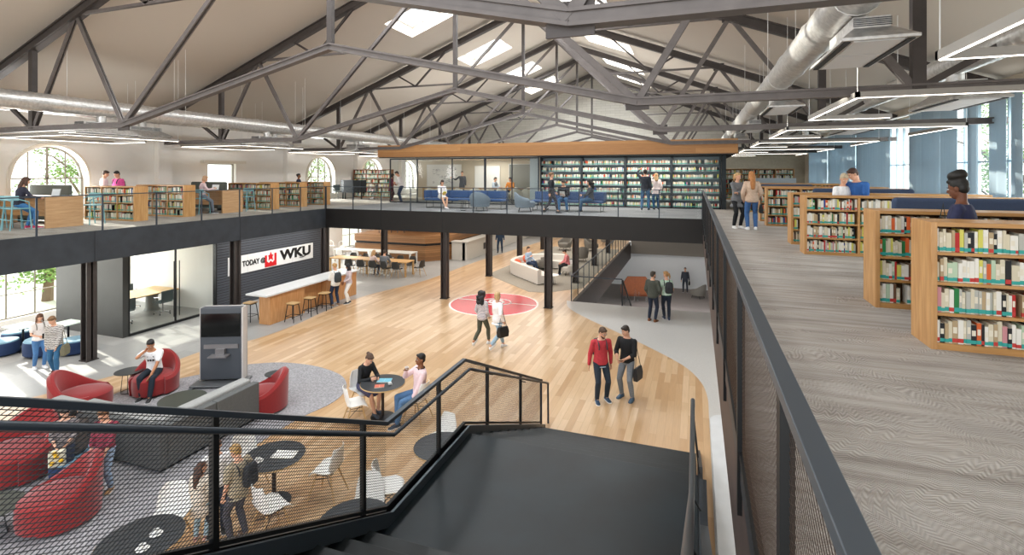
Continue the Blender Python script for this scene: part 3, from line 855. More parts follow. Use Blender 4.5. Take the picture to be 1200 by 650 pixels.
t = screen_frame('wall_screen', XY(597, 31), XY(624, 31), 30.98, UP + .2, UP + 2.2, mat('glass_dark', '#86877f', .25), 'dark glazed screen reflecting light at the end of the meeting room wall', 'screen')

# ---- tall book wall of four bays, open backed
M_bk = mat('shelf_dark', '#1c252a', .5, .2)
M_bkb = mat('shelf_back', '#7b8b92', .5)
wall_bays = [XY(633, GY), XY(681.5, GY), XY(733, GY), XY(787, GY), XY(845, GY)]
BOOKROWS = []      # (x0, x1, yfront, z, height) rows of books facing -Y
PL = ['beside the glazed meeting room', 'behind the pair on the bench', 'behind the couple reaching up', 'closest to the balcony railing corner']
for i, (a, b) in enumerate(zip(wall_bays, wall_bays[1:])):
    t = thing('tall_bookcase', 'dark framed bookcase bay of seven shelves, the one ' + PL[i], 'bookcase', ((a + b) / 2, GY, UP), group='tall book wall bays'); w = (b - a) / 2; Hh = CZ0 - UP
    f = MB(); f.box(-w, -w + .05, 0, .4, 0, Hh); f.box(w - .05, w, 0, .4, 0, Hh); f.box(-w, w, 0, .4, Hh - .06, Hh); f.box(-w, w, 0, .4, 0, .07); f.build('frame', M_bk, t)
    f = MB(); f.box(-w + .05, w - .05, .36, .38, .07, Hh - .06); f.build('back_panel', M_bkb, t)
    n = 7; st = (Hh - .13) / n
    for k in range(n):
        z = .07 + st * k
        if k: f = MB(); f.box(-w + .05, w - .05, .03, .38, z - .025, z); f.build('shelf', M_bkb, t)
        BOOKROWS.append((a + .06, b - .06, GY + .06, UP + z, .205))
f = MB(); f.box(-7.98, -7.5, GY + .06, GY + .3, UP, CZ0 - .01)
struct('wall_pillar', f, mat('pillar_pale', '#c4ccd0', .6))
f = MB(); f.box(1.12, 1.3, GY, GY + 2, UP, CZ0)
struct('wall_end', f, M_bk)

# ---- sign on the slatted wall
M_slat = mat('slat_wall', '#50545c', .5)
f = MB()
f.box(-17.5, -17.33, 14.85, 20.7, 0, 2.86, 1)
z = .02
while z < 2.84:
    f.box(-17.34, -17.3, 14.85, 20.7, z, z + .08); z += .105
f.box(-17.5, -17.3, 20.7, 20.75, 0, 2.86)
struct('wall_slatted', f, [M_slat, M_black])
t = thing('wall_sign', 'long white sign reading TODAY @ WKU on the dark slatted wall', 'sign', (-17.27, 17.72, 1.6))
f = MB(); f.box(-.03, .0, -2.38, 2.38, -.36, .36); f.build('sign_board', mat('sign_white', '#f4f4f2', .5), t)
f = MB()
for y in (-1.45, -.1, 1.05): f.box(-.0, .002, y - .005, y + .005, -.36, .36)
f.build('panel_joints', mat('joint_grey', '#c9c9c9', .6), t)
M_ink = mat('sign_ink', '#0b0b0c', .5); M_red = mat('sign_red', '#d8141f', .5)
def text(body, y, z, size, name, m, parent, off=.0, ext=.006, sx=1):
    c = bpy.data.curves.new(name, 'FONT'); c.body = body; c.size = size; c.extrude = ext; c.offset = off; c.align_x = 'LEFT'; c.align_y = 'CENTER'
    c.materials.append(m)
    o = bpy.data.objects.new(name, c); COL.objects.link(o); o.parent = parent
    bpy.context.view_layer.update()
    me = bpy.data.meshes.new_from_object(o.evaluated_get(bpy.context.evaluated_depsgraph_get())); bpy.data.objects.remove(o)
    o = bpy.data.objects.new(name, me); COL.objects.link(o); o.parent = parent
    o.rotation_euler = (R(90), 0, R(90)); o.location = (.008, y, z); o.scale = (sx, 1, 1); return o
def fit(o, y0, y1, z0, z1):
    xs = [v.co.x for v in o.data.vertices]; ys = [v.co.y for v in o.data.vertices]
    sx = (y1 - y0) / (max(xs) - min(xs)); sy = (z1 - z0) / (max(ys) - min(ys))
    o.scale = (sx, sy, 1); o.location = (.008, y0 - min(xs) * sx, z0 - min(ys) * sy)
fit(text('TODAY', 0, 0, .36, 'lettering', M_ink, t, .012), -1.72, -.84, -.10, .13)
fit(text('@', 0, 0, .36, 'lettering', M_ink, t, .008), -.78, -.53, -.12, .12)
fit(text('WKU', 0, 0, .68, 'lettering', M_ink, t, .028), .27, 2.2, -.17, .28)
f = MB(); M90 = Matrix.Rotation(R(90), 4, 'Z') @ Matrix.Rotation(R(90), 4, 'X')
f.prism([(-.32, .2), (-.32, -.3), (.32, -.3), (.32, .24), (.21, .24), (.21, -.06), (.1, -.15), (0, -.06), (-.1, -.15), (-.21, -.06), (-.21, .2)][::-1], .006, .016, M=M90)
f.prism([(-.12, -.05), (-.09, .1), (-.14, .18), (-.05, .2), (0, .33), (.05, .2), (.14, .18), (.09, .1), (.12, -.05), (0, .03)][::-1], .006, .016, M=M90)
f.build('emblem', M_red, t, loc=(0, -.24, -.02))
f = MB(); f.tube([(.01, 1.45 + i * .07, -.2 - .05 * math.sin(i / 9 * math.pi) + i * .012) for i in range(10)], [.006, .012, .016, .018, .018, .016, .014, .012, .008, .003], 6); f.build('swoosh', M_ink, t)

# ---- dark partition and glazed meeting room on the lower floor
f = MB(); f.box(-20.6, -17.3, 11.4, 11.58, 0, 2.86)
struct('wall_dark', f, mat('charcoal_panel', '#3c3d3b', .6, noise=.08, nscale=2))
f = MB(); f.box(-22, -17.4, 14.9, 15.0, 0, 2.86); struct('wall_meeting', f, M_white)
t = thing('glazed_door_wall', 'glass front with sliding doors and tall black handles, next to the slatted wall', 'glass wall', (-17.32, 13.2, 0))
f = MB(); f.box(-.04, .04, -1.62, 1.65, 0, .08); f.box(-.04, .04, -1.62, 1.65, 2.78, 2.86); f.build('frame_rail', M_black, t)
for y in (-1.6, -.0, 1.63):
    f = MB(); f.box(-.03, .03, y - .02, y + .02, 0, 2.86); f.build('mullion', M_black, t)
for a, b in ((-1.58, -.02), (.02, 1.61)):
    f = MB(); f.add([(0, a, .08), (0, b, .08), (0, b, 2.78), (0, a, 2.78)], [(0, 1, 2, 3)]); f.build('glass_pane', M_glass, t)
for y in (-.1, .1):
    f = MB(); f.tube([(.06, y, .25), (.06, y, 2.2)], .016, 8); f.build('door_handle', M_black, t)
# ================================================================ books and oak bookcases
BC = {'white': '#ece8dd', 'cream': '#d9cfb4', 'grey': '#b9b8ae', 'orange': '#d8622b', 'red': '#b8221f', 'black': '#15161a', 'green': '#1f7a3d', 'pale green': '#b9cdb0',
      'yellow': '#d6cf62', 'blue': '#25408c', 'brown': '#6b4a33', 'pink': '#cf8f93', 'tan': '#b59d78', 'teal': '#3d9c95'}
BW = [('white', 26), ('cream', 24), ('grey', 12), ('orange', 5), ('red', 3), ('black', 9), ('green', 3), ('pale green', 6), ('yellow', 4), ('blue', 2), ('brown', 3), ('pink', 3), ('tan', 9)]
M_book = {k: mat('book_' + k.replace(' ', '_'), v, .6) for k, v in BC.items()}
M_page = mat('book_pages', '#e8e0cc', .8); M_stick = mat('book_sticker', '#34a39a', .5); M_stick2 = mat('book_sticker_red', '#c43a34', .5)
def pick(rng):
    r = rng.random() * sum(w for _, w in BW)
    for k, w in BW:
        r -= w
        if r <= 0: return k
    return 'white'
rng = random.Random(11)
# stuff: all the books that are too small or too many
S = MB(); SK = list(M_book) ; SMATS = [M_book[k] for k in SK] + [M_stick, M_page]
def stuff_book(x, y, z, w, h, d, col, rx=False):
    """book with its spine on the plane y (facing -Y)"""
    S.box(x, x + w, y, y + d, z, z + h, SK.index(col))
    S.add([(x, y - .0015, z + .012), (x + w, y - .0015, z + .012), (x + w, y - .0015, z + .05), (x, y - .0015, z + .05)], [(0, 1, 2, 3)], len(SK))
def stuff_row(x0, x1, y, z, hmax, dens=1, wm=1.0):
    x = x0
    while x < x1 - .05:
        w = rng.uniform(.018, .045) * wm; h = hmax * rng.uniform(.72, .97)
        if rng.random() < .035: x += rng.uniform(.05, .15); continue
        stuff_book(x, y + rng.uniform(0, .02), z + .001, w, h, .15, pick(rng)); x += w + .0015
for (a, b, y, z, h) in BOOKROWS: stuff_row(a, b, y, z, h, wm=1.25)

M_oak_v = wood_mat('oak_end', '#b5834f', '#d0a26b', scale=(9, 9, .9), rough=.4)
M_oak_s = wood_mat('oak_shelf', '#b08048', '#cb9a60', scale=(.8, 9, 9), rough=.4)
SHZ = [.06, .345, .63, .91]
def bookcase(L, nb, depth=.48, H=1.19, shz=SHZ, name='bookcase', me=M_oak_v, ms=M_oak_s):
    t = thing(name, 'x', 'bookcase')
    for a, b in ((0, .05), (L - .05, L)):
        f = MB(); f.box(a, b, 0, depth, 0, H); f.build('end_panel', me, t, bevel=.003)
    f = MB(); f.box(.05, L - .05, .0, depth, H - .04, H); f.build('top_board', ms, t, bevel=.002)
    f = MB(); f.box(.05, L - .05, .015, depth - .015, 0, shz[0]); f.build('base_board', ms, t)
    for z in shz[1:]:
        f = MB(); f.box(.05, L - .05, .012, depth - .012, z - .028, z); f.build('shelf', ms, t)
    bw = (L - .1) / nb
    for i in range(1, nb):
        f = MB(); f.box(.05 + bw * i - .02, .05 + bw * i + .02, .006, depth - .006, shz[0], H - .04); f.build('divider', me, t)
    f = MB(); f.box(.05, L - .05, depth / 2 - .006, depth / 2 + .006, shz[0], H - .04); f.build('back_board', mat('back_dark', '#5c4026', .7), t)
    return t
CASES = []
RC = Repeat(bookcase(3.72, 4))
RYS = [5.87, 7.46, 11.85, 13.4, 17.8, 19.5, 23.9, 25.5]
rl = ['oak bookcase standing closest to the stair, on the carpet beside the balcony railing',
      'oak bookcase directly behind the one closest to the stair',
      'oak bookcase in front of the couple reading together',
      'oak bookcase just behind the couple reading together',
      'oak bookcase beside the two women talking in the aisle, nearer of the pair',
      'oak bookcase past the two women talking in the aisle, farther of the pair',
      'oak bookcase before the far navy sofa back, third pair, nearer one',
      'oak bookcase in the last low pair, farther one, before the tall shelves']
for i, y in enumerate(RYS): RC.put((2.08, y, UP), 0, rl[i], 'low oak bookcases of the book aisle')
LC = Repeat(bookcase(2.55, 3))
LYS = [12.2, 14.0, 18.2, 20.0, 21.7]
ll = ['oak bookcase in front of the person in pink, beside the first oak desk', 'oak bookcase between the person in pink and the second oak desk',
      'oak bookcase just past the second oak desk on the window side', 'oak bookcase in the middle of the three past the second oak desk', 'oak bookcase at the corner of the void, last on the window side']
for i, y in enumerate(LYS): LC.put((-20.5, y, UP), 0, ll[i], 'low oak bookcases of the window side')

# individually placed books : three cases of the aisle that show largest
BP = {}
def book_mesh(col, k):
    key = (col, k)
    if key not in BP:
        f = MB(); w, h, d = .03, .22, .165
        f.box(0, w, .0, d, 0, h, 0)
        f.box(.003, w - .003, .004, d + .001, .002, h + .0008, 1)
        f.box(-.0003, w + .0003, -.0006, .02, .012, .05, 2)
        if k: f.box(.004, w - .004, -.0005, .001, .1, .16, 1)
        BP[key] = f.mesh('book', [M_book[col], M_page, M_stick if rng.random() < .8 else M_stick2])
    return BP[key]
nth = ['first', 'second', 'third', 'fourth', 'fifth', 'sixth', 'seventh', 'eighth', 'ninth', 'tenth', 'eleventh', 'twelfth', 'thirteenth', 'fourteenth', 'fifteenth', 'sixteenth', 'seventeenth', 'eighteenth',
       'nineteenth', 'twentieth'] + ['twenty-' + a for a in ('first', 'second', 'third', 'fourth', 'fifth', 'sixth', 'seventh', 'eighth', 'ninth')] + ['thirtieth'] + ['thirty-' + a for a in ('first', 'second', 'third', 'fourth', 'fifth', 'sixth', 'seventh', 'eighth', 'ninth')]
SHN = ['bottom', 'third', 'second', 'top']
CN = ['bookcase closest to the stair', 'second bookcase from the stair', 'bookcase before the reading couple']
nbook = 0
def indiv_row(x0, x1, y, z, hmax, case, shelf, xmax):
    global nbook
    x = x0; n = 0
    while x < x1 - .05 and n < 39:
        wd = rng.uniform(.019, .042); h = hmax * rng.uniform(.74, .97)
        if x > xmax:
            break
        if rng.random() < .03: x += rng.uniform(.03, .08)
        col = pick(rng)
        o = bpy.data.objects.new('book', book_mesh(col, rng.randint(0, 1))); COL.objects.link(o)
        o.location = (x, y + rng.uniform(0, .02), z + .0012); o.scale = (wd / .03, 1, h / .22)
        o['category'] = 'book'; o['group'] = 'books on the %s shelf of the %s' % (SHN[shelf], CN[case])
        o['label'] = '%s book, %s from the end panel, %s shelf, %s' % (col, nth[n], SHN[shelf], CN[case])
        x += wd + .0015; n += 1; nbook += 1
    return x
bw_ = (3.72 - .1) / 4
for ci, y in enumerate(RYS):
    for si, z in enumerate(SHZ):
        nxt = SHZ[si + 1] - .028 if si < 3 else 1.15
        hm = nxt - z - .015
        for b in range(4):
            x0 = 2.08 + .05 + bw_ * b + (.022 if b else .003); x1 = 2.08 + .05 + bw_ * (b + 1) - .022
            xs = x0
            if ci == 0 and b == 0: xs = indiv_row(x0, x1, y + .03, UP + z, hm, 0, si, 3.0)
            elif ci == 1 and b == 0: xs = indiv_row(x0, x1, y + .03, UP + z, hm, 1, si, 2.62)
            elif ci == 2 and b == 0: xs = indiv_row(x0, x1, y + .03, UP + z, hm, 2, si, 3.0 if si > 1 else 2.95)
            if xs < x1 - .05: stuff_row(xs, x1, y + .03, UP + z, hm)
        # backs of the row on the other face, seen over the top only : nearest two cases
for ci, y in enumerate(LYS):
    bl = (2.55 - .1) / 3
    for si, z in enumerate(SHZ):
        nxt = SHZ[si + 1] - .028 if si < 3 else 1.15
        for b in range(3):
            x0 = -20.5 + .05 + bl * b + .022
            stuff_row(x0, x0 + bl - .044, y + .03, UP + z, nxt - z - .02, wm=1.15)
# tall bookcases : window side and far end of the aisle
tz = [.08, .38, .68, .98, 1.28, 1.58]
a, b = XY(414, 29.3), XY(458, 29.3)
t = bookcase(b - a, 3, .35, 1.88, tz, 'tall_bookcase', mat('walnut', '#8a5a35', .5), mat('walnut', '#8a5a35', .5))
t.location = (a, 29.3, UP); setp(t, 'tall brown bookcase of three bays under the arched windows', 'bookcase')
for z in tz:
    for i in range(3):
        x0 = a + .07 + (b - a - .1) / 3 * i; stuff_row(x0, x0 + (b - a - .1) / 3 - .04, 29.33, UP + z, .26, wm=1.5)
a, b = XY(849, 34.5), XY(931, 34.5)
t = bookcase(b - a, 4, .35, 1.9, tz, 'tall_bookcase')
t.location = (a, 34.5, UP); setp(t, 'tall oak bookcase of four bays at the aisle end, near the taupe wall', 'bookcase')
for z in tz:
    for i in range(4):
        x0 = a + .07 + (b - a - .1) / 4 * i; stuff_row(x0, x0 + (b - a - .1) / 4 - .04, 34.53, UP + z, .26, wm=1.7)
o = S.build('shelved_books', SMATS)
setp(o, 'rows of books in mixed covers with teal spine labels filling the bookcases', 'books', kind='stuff')

# ================================================================ blue curtains
def curtain_mat():
    m = bpy.data.materials.new('blue_curtain'); m.use_nodes = True; nt = m.node_tree; nt.nodes.clear()
    o = node(nt, 'ShaderNodeOutputMaterial'); mx = node(nt, 'ShaderNodeMixShader'); mx.inputs[0].default_value = .38
    d = node(nt, 'ShaderNodeBsdfDiffuse'); d.inputs[0].default_value = lin('#a3b0b8'); t_ = node(nt, 'ShaderNodeBsdfTranslucent'); t_.inputs[0].default_value = lin('#a6b6c0')
    nt.links.new(d.outputs[0], mx.inputs[1]); nt.links.new(t_.outputs[0], mx.inputs[2]); nt.links.new(mx.outputs[0], o.inputs[0]); return m
M_cur = curtain_mat()
CX = 6.95
def YX(px, X):
    k = (px - 600) / F
    return X * (CT + k * ST) / (k * CT - ST)
cl = [(948, 968, 'farthest blue curtain, next to the taupe far wall'), (970.5, 1000.5, 'blue curtain second from the taupe far wall'), (1003.5, 1041, 'wide blue curtain between two pale piers, behind the reading couple'),
      (1065, 1099, 'wide blue curtain on the near side of the pale pier'), (1101, 1119, 'narrow pale blue curtain beside the dark slot'), (1135, 1141.5, 'slim blue curtain strip between the first two narrow windows'),
      (1157.5, 1176, 'blue curtain strip above the dark haired woman'), (1186, 1195, 'blue curtain strip closest to the near pier')]
for i, (p0, p1, lb) in enumerate(cl):
    y1, y0 = YX(p0, CX), YX(p1, CX); f = MB(); n = max(12, int((y1 - y0) / .06)); nw = max(2, round((y1 - y0) / .32))
    top, bot = EYE + 1.98, UP + .02
    for s in (0, 1):
        pass
    vs = []
    for j in range(n + 1):
        y = y0 + (y1 - y0) * j / n; x = CX + .05 * math.cos(2 * math.pi * nw * j / n)
        vs += [(x, y, bot), (x, y, top), (x + .008, y, bot), (x + .008, y, top)]
    fs = []
    for j in range(n):
        o_ = j * 4; p = o_ + 4
        fs += [(o_, p, p + 1, o_ + 1), (o_ + 2, o_ + 3, p + 3, p + 2)]
    f.add(vs, fs); o = f.build('curtain', M_cur, smooth=True)
    setp(o, lb, 'curtain', 'blue curtains')
f = MB(); f.box(CX - .04, CX + .06, 14.5, 40.5, EYE + 1.99, EYE + 2.03); setp(f.build('curtain_track', M_white_met), 'slim white curtain track running above the blue curtains', 'curtain track')
# ================================================================ seating prototypes
M_shell_w = mat('shell_white', '#ecebe7', .4); M_shell_c = mat('shell_charcoal', '#33322f', .5)
M_leg_w = mat('leg_ash', '#c2a070', .5); M_dark = mat('dark_metal', '#23262a', .45, .5)
M_chrome = mat('chrome', '#c9cacc', .2, .9)
def shell(f, w=.46, th=.012, back=.4, mi=0, lean=.1):
    """one-piece moulded seat: profile runs from the front lip to the top of the back; front is +Y"""
    prof = [(.22, .40), (.2, .435), (.1, .445), (-.02, .435), (-.12, .435), (-.18, .47), (-.205, .54), (-.22, .62), (-.24, .72), (-.26, .44 + back)]
    ws = [.86, .95, 1, 1, 1, 1, .98, .95, .88, .62]
    n = 9; top = []; bot = []
    for i, ((y, z), ww) in enumerate(zip(prof, ws)):
        a = prof[max(i - 1, 0)]; b = prof[min(i + 1, len(prof) - 1)]
        t = Vector((0, b[0] - a[0], b[1] - a[1])).normalized(); nrm = Vector((0, -t.z, t.y)) * -1
        for s, arr in ((0, top), (1, bot)):
            r = []
            for j in range(n):
                u = -1 + 2 * j / (n - 1); x = u * w / 2 * ww
                lift = .05 * abs(u) ** 3 * (1 if i > 1 else .3); fw = .06 * abs(u) ** 3 if i > 5 else 0
                r.append(Vector((x, y + fw, z + lift * (1 if i < 6 else .2))) - nrm * (th if s else 0) * -1)
            arr.append(r)
    vs = [v for r in top for v in r] + [v for r in bot for v in r]; N = len(prof) * n; fs = []
    for i in range(len(prof) - 1):
        for j in range(n - 1):
            q = (i * n + j, i * n + j + 1, (i + 1) * n + j + 1, (i + 1) * n + j)
            fs.append(q[::-1]); fs.append(tuple(x + N for x in q))
    edge = [j for j in range(n)] + [i * n + n - 1 for i in range(1, len(prof))] + [(len(prof) - 1) * n + j for j in range(n - 2, -1, -1)] + [i * n for i in range(len(prof) - 2, 0, -1)]
    for a, b in zip(edge, edge[1:] + edge[:1]): fs.append((a, b, b + N, a + N))
    f.add(vs, fs, mi); return f
def shell_chair(mshell, name='shell_chair'):
    t = thing(name, 'x', 'chair')
    f = shell(MB()); f.build('seat', mshell, t, smooth=True)
    for sx in (-1, 1):
        for y0, y1 in ((.12, .23), (-.12, -.25)):
            f = MB(); f.tube([(sx * .13, y0, .415), (sx * .23, y1, 0)], [.015, .011], 8); f.build('leg', M_leg_w, t, smooth=True)
    f = MB()
    for a, b in (((-.15, .14, .34), (.17, -.16, .25)), ((.15, .14, .34), (-.17, -.16, .25)), ((-.13, .12, .41), (-.13, -.12, .41)), ((.13, .12, .41), (.13, -.12, .41)), ((-.13, .12, .41), (.13, .12, .41)), ((-.13, -.12, .41), (.13, -.12, .41))):
        f.tube([a, b], .006, 6)
    f.build('brace', M_dark, t); return t
def cafe_table(r=.48):
    t = thing('cafe_table', 'x', 'table')
    f = MB(); f.lathe([(r - .012, .712), (r, .716), (r, .736), (r - .004, .738)], n=40); f.build('table_edge', M_leg_w, t, smooth=True)
    f = MB(); f.lathe([(r - .008, .738), (r - .006, .742), (r - .02, .744)], n=40); f.build('table_top', mat('table_black', '#2d3033', .45), t, smooth=True)
    f = MB(); f.tube([(0, 0, .02), (0, 0, .712)], .032, 12); f.build('pedestal', mat('bronze', '#3a2f29', .5, .4), t, smooth=True)
    f = MB(); f.lathe([(.26, 0), (.26, .012), (.2, .02), (.04, .035)], n=32); f.build('foot_plate', M_dark, t, smooth=True)
    return t
WC = Repeat(shell_chair(M_shell_w)); CT_ = Repeat(cafe_table())
TAB = {1: (-6.4, 9.62), 2: (-6.4, 6.55), 3: (-3.98, 7.72), 4: (-4.2, 5.68), 5: (-6.5, 4.5)}
tl = {1: 'round black cafe table where the woman in black and the man in pink sit', 2: 'round black cafe table with an open book, beside the man in the beige shirt',
      3: 'round black cafe table closest to the stair landing, nothing on it', 4: 'round black cafe table seen through the mesh beside the stair steps', 5: 'round black cafe table with two white cups, behind the mesh near the picture corner'}
for k, (x, y) in TAB.items(): CT_.put((x, y, .006), 0, tl[k], 'round cafe tables')
def wc(px, py, face, lb, z=.0):
    p = G(px, py, z); p.z = .006; return WC.put(p, face, lb, 'white shell chairs')
def wxy(x, y, face, lb): return WC.put((x, y, .006), face, lb, 'white shell chairs')
wxy(-6.72, 9.1, R(-45), 'empty white shell chair drawn up to the table of the woman in black')
wxy(-7.02, 9.75, R(-110), 'white shell chair under the seated woman in black')
wxy(-5.62, 9.75, R(85), 'white shell chair under the seated man in the pink shirt')
wxy(-5.68, 6.95, R(100), 'white shell chair at the table with the open book, side towards the stair')
wxy(-5.82, 5.9, R(-20), 'white shell chair below the table with the open book, dark bag beside it')
wxy(-7.15, 6.75, R(-105), 'white shell chair behind the standing man in the beige shirt')
wxy(-4.45, 6.85, R(-60), 'white shell chair between the two tables nearest the stair, turned sideways')
wxy(-4.35, 8.42, R(160), 'white shell chair on the far side of the empty table by the landing')
wxy(-4.5, 6.33, R(190), 'white shell chair standing beyond the table beside the stair steps')
wxy(-6.95, 5.2, R(210), 'white shell chair on the far side of the table with two white cups')

# things on the tables
def cup(x, y, z, lb, saucer=True):
    t = thing('coffee_cup', lb, 'cup', (x, y, z), 0, 'white coffee cups')
    f = MB(); f.lathe([(.022, .008), (.034, .02), (.038, .06), (.035, .06), (.03, .02)], n=20); f.build('bowl', M_shell_w, t, smooth=True)
    f = MB(); f.tube([(.036, 0, .05), (.058, 0, .045), (.056, 0, .025), (.034, 0, .02)], .004, 6); f.build('cup_handle', M_shell_w, t)
    if saucer: f = MB(); f.lathe([(.03, 0), (.075, .012), (.073, .014), (.03, .006)], n=24); f.build('saucer', M_shell_w, t, smooth=True)
    return t
tz_ = .75
def magazine(x, y, rz, lb, cov, w=.3, d=.21):
    t = thing('magazine', lb, 'magazine', (x, y, tz_), rz)
    f = MB(); f.box(-w / 2, w / 2, -d / 2, d / 2, .0, .01); f.build('pages', M_page, t)
    f = MB(); f.box(-w / 2, -.002, -d / 2, d / 2, .01, .012); f.box(.002, w / 2, -d / 2, d / 2, .01, .012); f.build('cover', cov, t); return t
magazine(-6.42, 9.72, R(20), 'open magazine with blue and white pages on the table of the woman in black', mat('cov_blue', '#6fb0c4', .4))
magazine(-6.35, 9.42, R(30), 'white leaflet with a red picture on the table of the woman in black', mat('cov_red', '#c96b55', .4), .2, .16)
magazine(-6.25, 6.62, R(15), 'open white book lying on the table next to the man in the beige shirt', mat('cov_white', '#e6e4dd', .5), .36, .22)
cup(-6.5, 6.33, tz_, 'white cup and saucer on the table with the open book')
cup(-6.4, 4.62, tz_, 'white cup and saucer on the table behind the mesh, farther of two')
cup(-6.3, 4.38, tz_, 'white cup and saucer on the table behind the mesh, nearer of two')
cup(-6.18, 9.55, tz_, 'small white cup near the leaflet on the table of the man in pink', False)

# ---- lounge : red chairs, sofa, small tables, kiosk
M_redf = mat('red_wool', '#8a1a1a', .9, noise=.06, nscale=30, sheen=.3)
def red_chair():
    t = thing('lounge_chair', 'x', 'armchair')
    n = 40; f = MB(); rings = []
    for i in range(n + 1):
        a = R(-128 + 256 * i / n)          # 0 = straight back (-Y)
        u = abs(a) / R(128)
        h = .42 + .42 * (math.cos(min(1, u * 1.15) * math.pi) * .5 + .5)
        th_ = .13 * (1 - .35 * u)
        d = Vector((math.sin(a), -math.cos(a), 0)); ro = .5 * (1 - .06 * u)
        q = [d * (ro - .07), d * (ro - .0), d * ro + Vector((0, 0, 0)), d * (ro + .01), d * (ro + .02), d * (ro - th_ * .3), d * (ro - th_ * .7), d * (ro - th_), d * (ro - th_ - .02)]
        zs = [0.02, .04, .12, h * .5, h - .06, h, h, h - .05, .3]
        rings.append([Vector((p.x, p.y, z)) for p, z in zip(q, zs)])
    f.loft(rings); f.build('backrest', M_redf, t, smooth=True)
    f = MB()
    prof = [(.3, .03), (.4, .05), (.415, .2), (.41, .38), (.37, .42), (.2, .44)]
    f.lathe(prof, (0, .02, 0), 32, sy=1.12); f.build('seat', M_redf, t, smooth=True)
    f = MB(); f.lathe([(.3, 0), (.3, .03)], (0, 0, 0), 24); f.build('plinth_ring', M_dark, t)
    return t
RCH = Repeat(red_chair())
def rch(x, y, face, lb, s=1): return RCH.put((x, y, .014), face, lb, 'red lounge chairs', s)
rch(-12.75, 7.55, math.atan2(12.75, 7.55) - R(115), 'red upholstered lounge chair beside the black drum table, in front of the girls with backpacks', 1.15)
p = G(181, 459); rch(p.x, p.y, math.atan2(-p.x, p.y) - R(207), 'red lounge chair with the young man on the phone in it', 1.05)
rch(-9.15, 9.05, math.atan2(9.15, 9.05) - R(272), 'red lounge chair seen from behind, at the end of the grey sofa', 1.02)
rch(-11.2, 5.55, math.atan2(11.2, 5.55) - R(225), 'large red lounge chair behind the mesh, facing the seated man in brown', 1.2)
rch(-9.15, 5.1, math.atan2(9.15, 5.1) - R(262), 'large red lounge chair behind the mesh, closest to the picture corner', 1.05)
def drum_table(name, r, h, col, lb, loc, wire=True):
    t = thing(name, lb, 'side table', loc)
    f = MB(); f.lathe([(r - .01, h - .014), (r, h - .01), (r, h)], n=40); f.build('table_top', col, t, smooth=True)
    rb = r * .55
    for k in range(4):
        a = R(45 + 90 * k); f = MB(); f.tube([(rb * .75 * math.cos(a), rb * .75 * math.sin(a), h - .014), (rb * math.cos(a), rb * math.sin(a), .008)], .007, 8); f.build('leg', M_dark, t)
    f = MB(); f.tube([(rb * math.cos(2 * math.pi * j / 24), rb * math.sin(2 * math.pi * j / 24), .008) for j in range(24)], .007, 6, closed=True); f.build('foot_ring', M_dark, t)
    return t
M_olive = mat('olive_top', '#3d4139', .35); M_gt = mat('graphite_top', '#2c2f31', .4)
p = G(138.5, 439.5, .5); drum_table('side_table', .3, .5, M_gt, 'small round graphite side table between the two red chairs nearest the window', (p.x, p.y + .25, .014))
p = G(214, 467.5, .42); drum_table('side_table', .46, .42, M_olive, 'low wide olive round table in front of the young man on the phone', (p.x, p.y, .014))
p = G(322, 438, .55); drum_table('side_table', .22, .55, M_gt, 'small tall round graphite table behind the red chair by the sofa end', (p.x, p.y, .014))
p = G(-16, 596, .42); drum_table('side_table', .42, .42, M_olive, 'low olive round table half out of view beside the large red chair', (p.x, p.y, .014))

M_sofa = mat('sofa_grey', '#9b9b98', .9, noise=.06, nscale=25); M_sofad = mat('sofa_panel', '#5b5c5b', .85, noise=.08, nscale=20)
t = thing('sectional_sofa', 'big L-shaped grey sectional sofa with tall padded back panels on the speckled rug', 'sofa', (-8.85, 6.45, .014))
f = MB()
for a, b in ((-3.35, -2.35), (-2.34, -1.36), (-1.35, -.0)): f.box(a + .003, b - .003, 0, .16, .05, .79)
f.build('back_panel', M_sofad, t, bevel=.02)
f = MB(); f.box(-.16, 0, .165, 1.15, .05, .79); f.box(-.16, 0, 1.16, 2.2, .05, .79); f.build('side_panel', M_sofad, t, bevel=.02)
f = MB(); f.box(-3.35, -.17, .17, 1.0, .08, .36); f.box(-1.0, -.17, 1.01, 2.15, .08, .36); f.build('seat_base', M_sofad, t, bevel=.02)
for a, b in ((-3.33, -2.35), (-2.34, -1.2)):
    f = MB(); f.box(a, b, .4, 1.0, .365, .46); f.build('seat_cushion', M_sofa, t, bevel=.035); f = MB(); f.box(a, b, .17, .4, .37, .78); f.build('back_cushion', M_sofa, t, bevel=.05)
f = MB(); f.box(-1.19, -.42, .4, 2.15, .365, .46); f.build('seat_cushion', M_sofa, t, bevel=.035)
f = MB(); f.box(-1.19, -.42, .17, .4, .37, .78); f.build('back_cushion', M_sofa, t, bevel=.05)
f = MB(); f.box(-.43, -.165, .18, 2.15, .37, .86); f.build('back_cushion', M_sofa, t, bevel=.05)
f = MB(); f.box(-3.3, -.05, .06, .95, 0, .05); f.box(-.95, -.05, .95, 2.1, 0, .05); f.build('plinth', M_black, t)

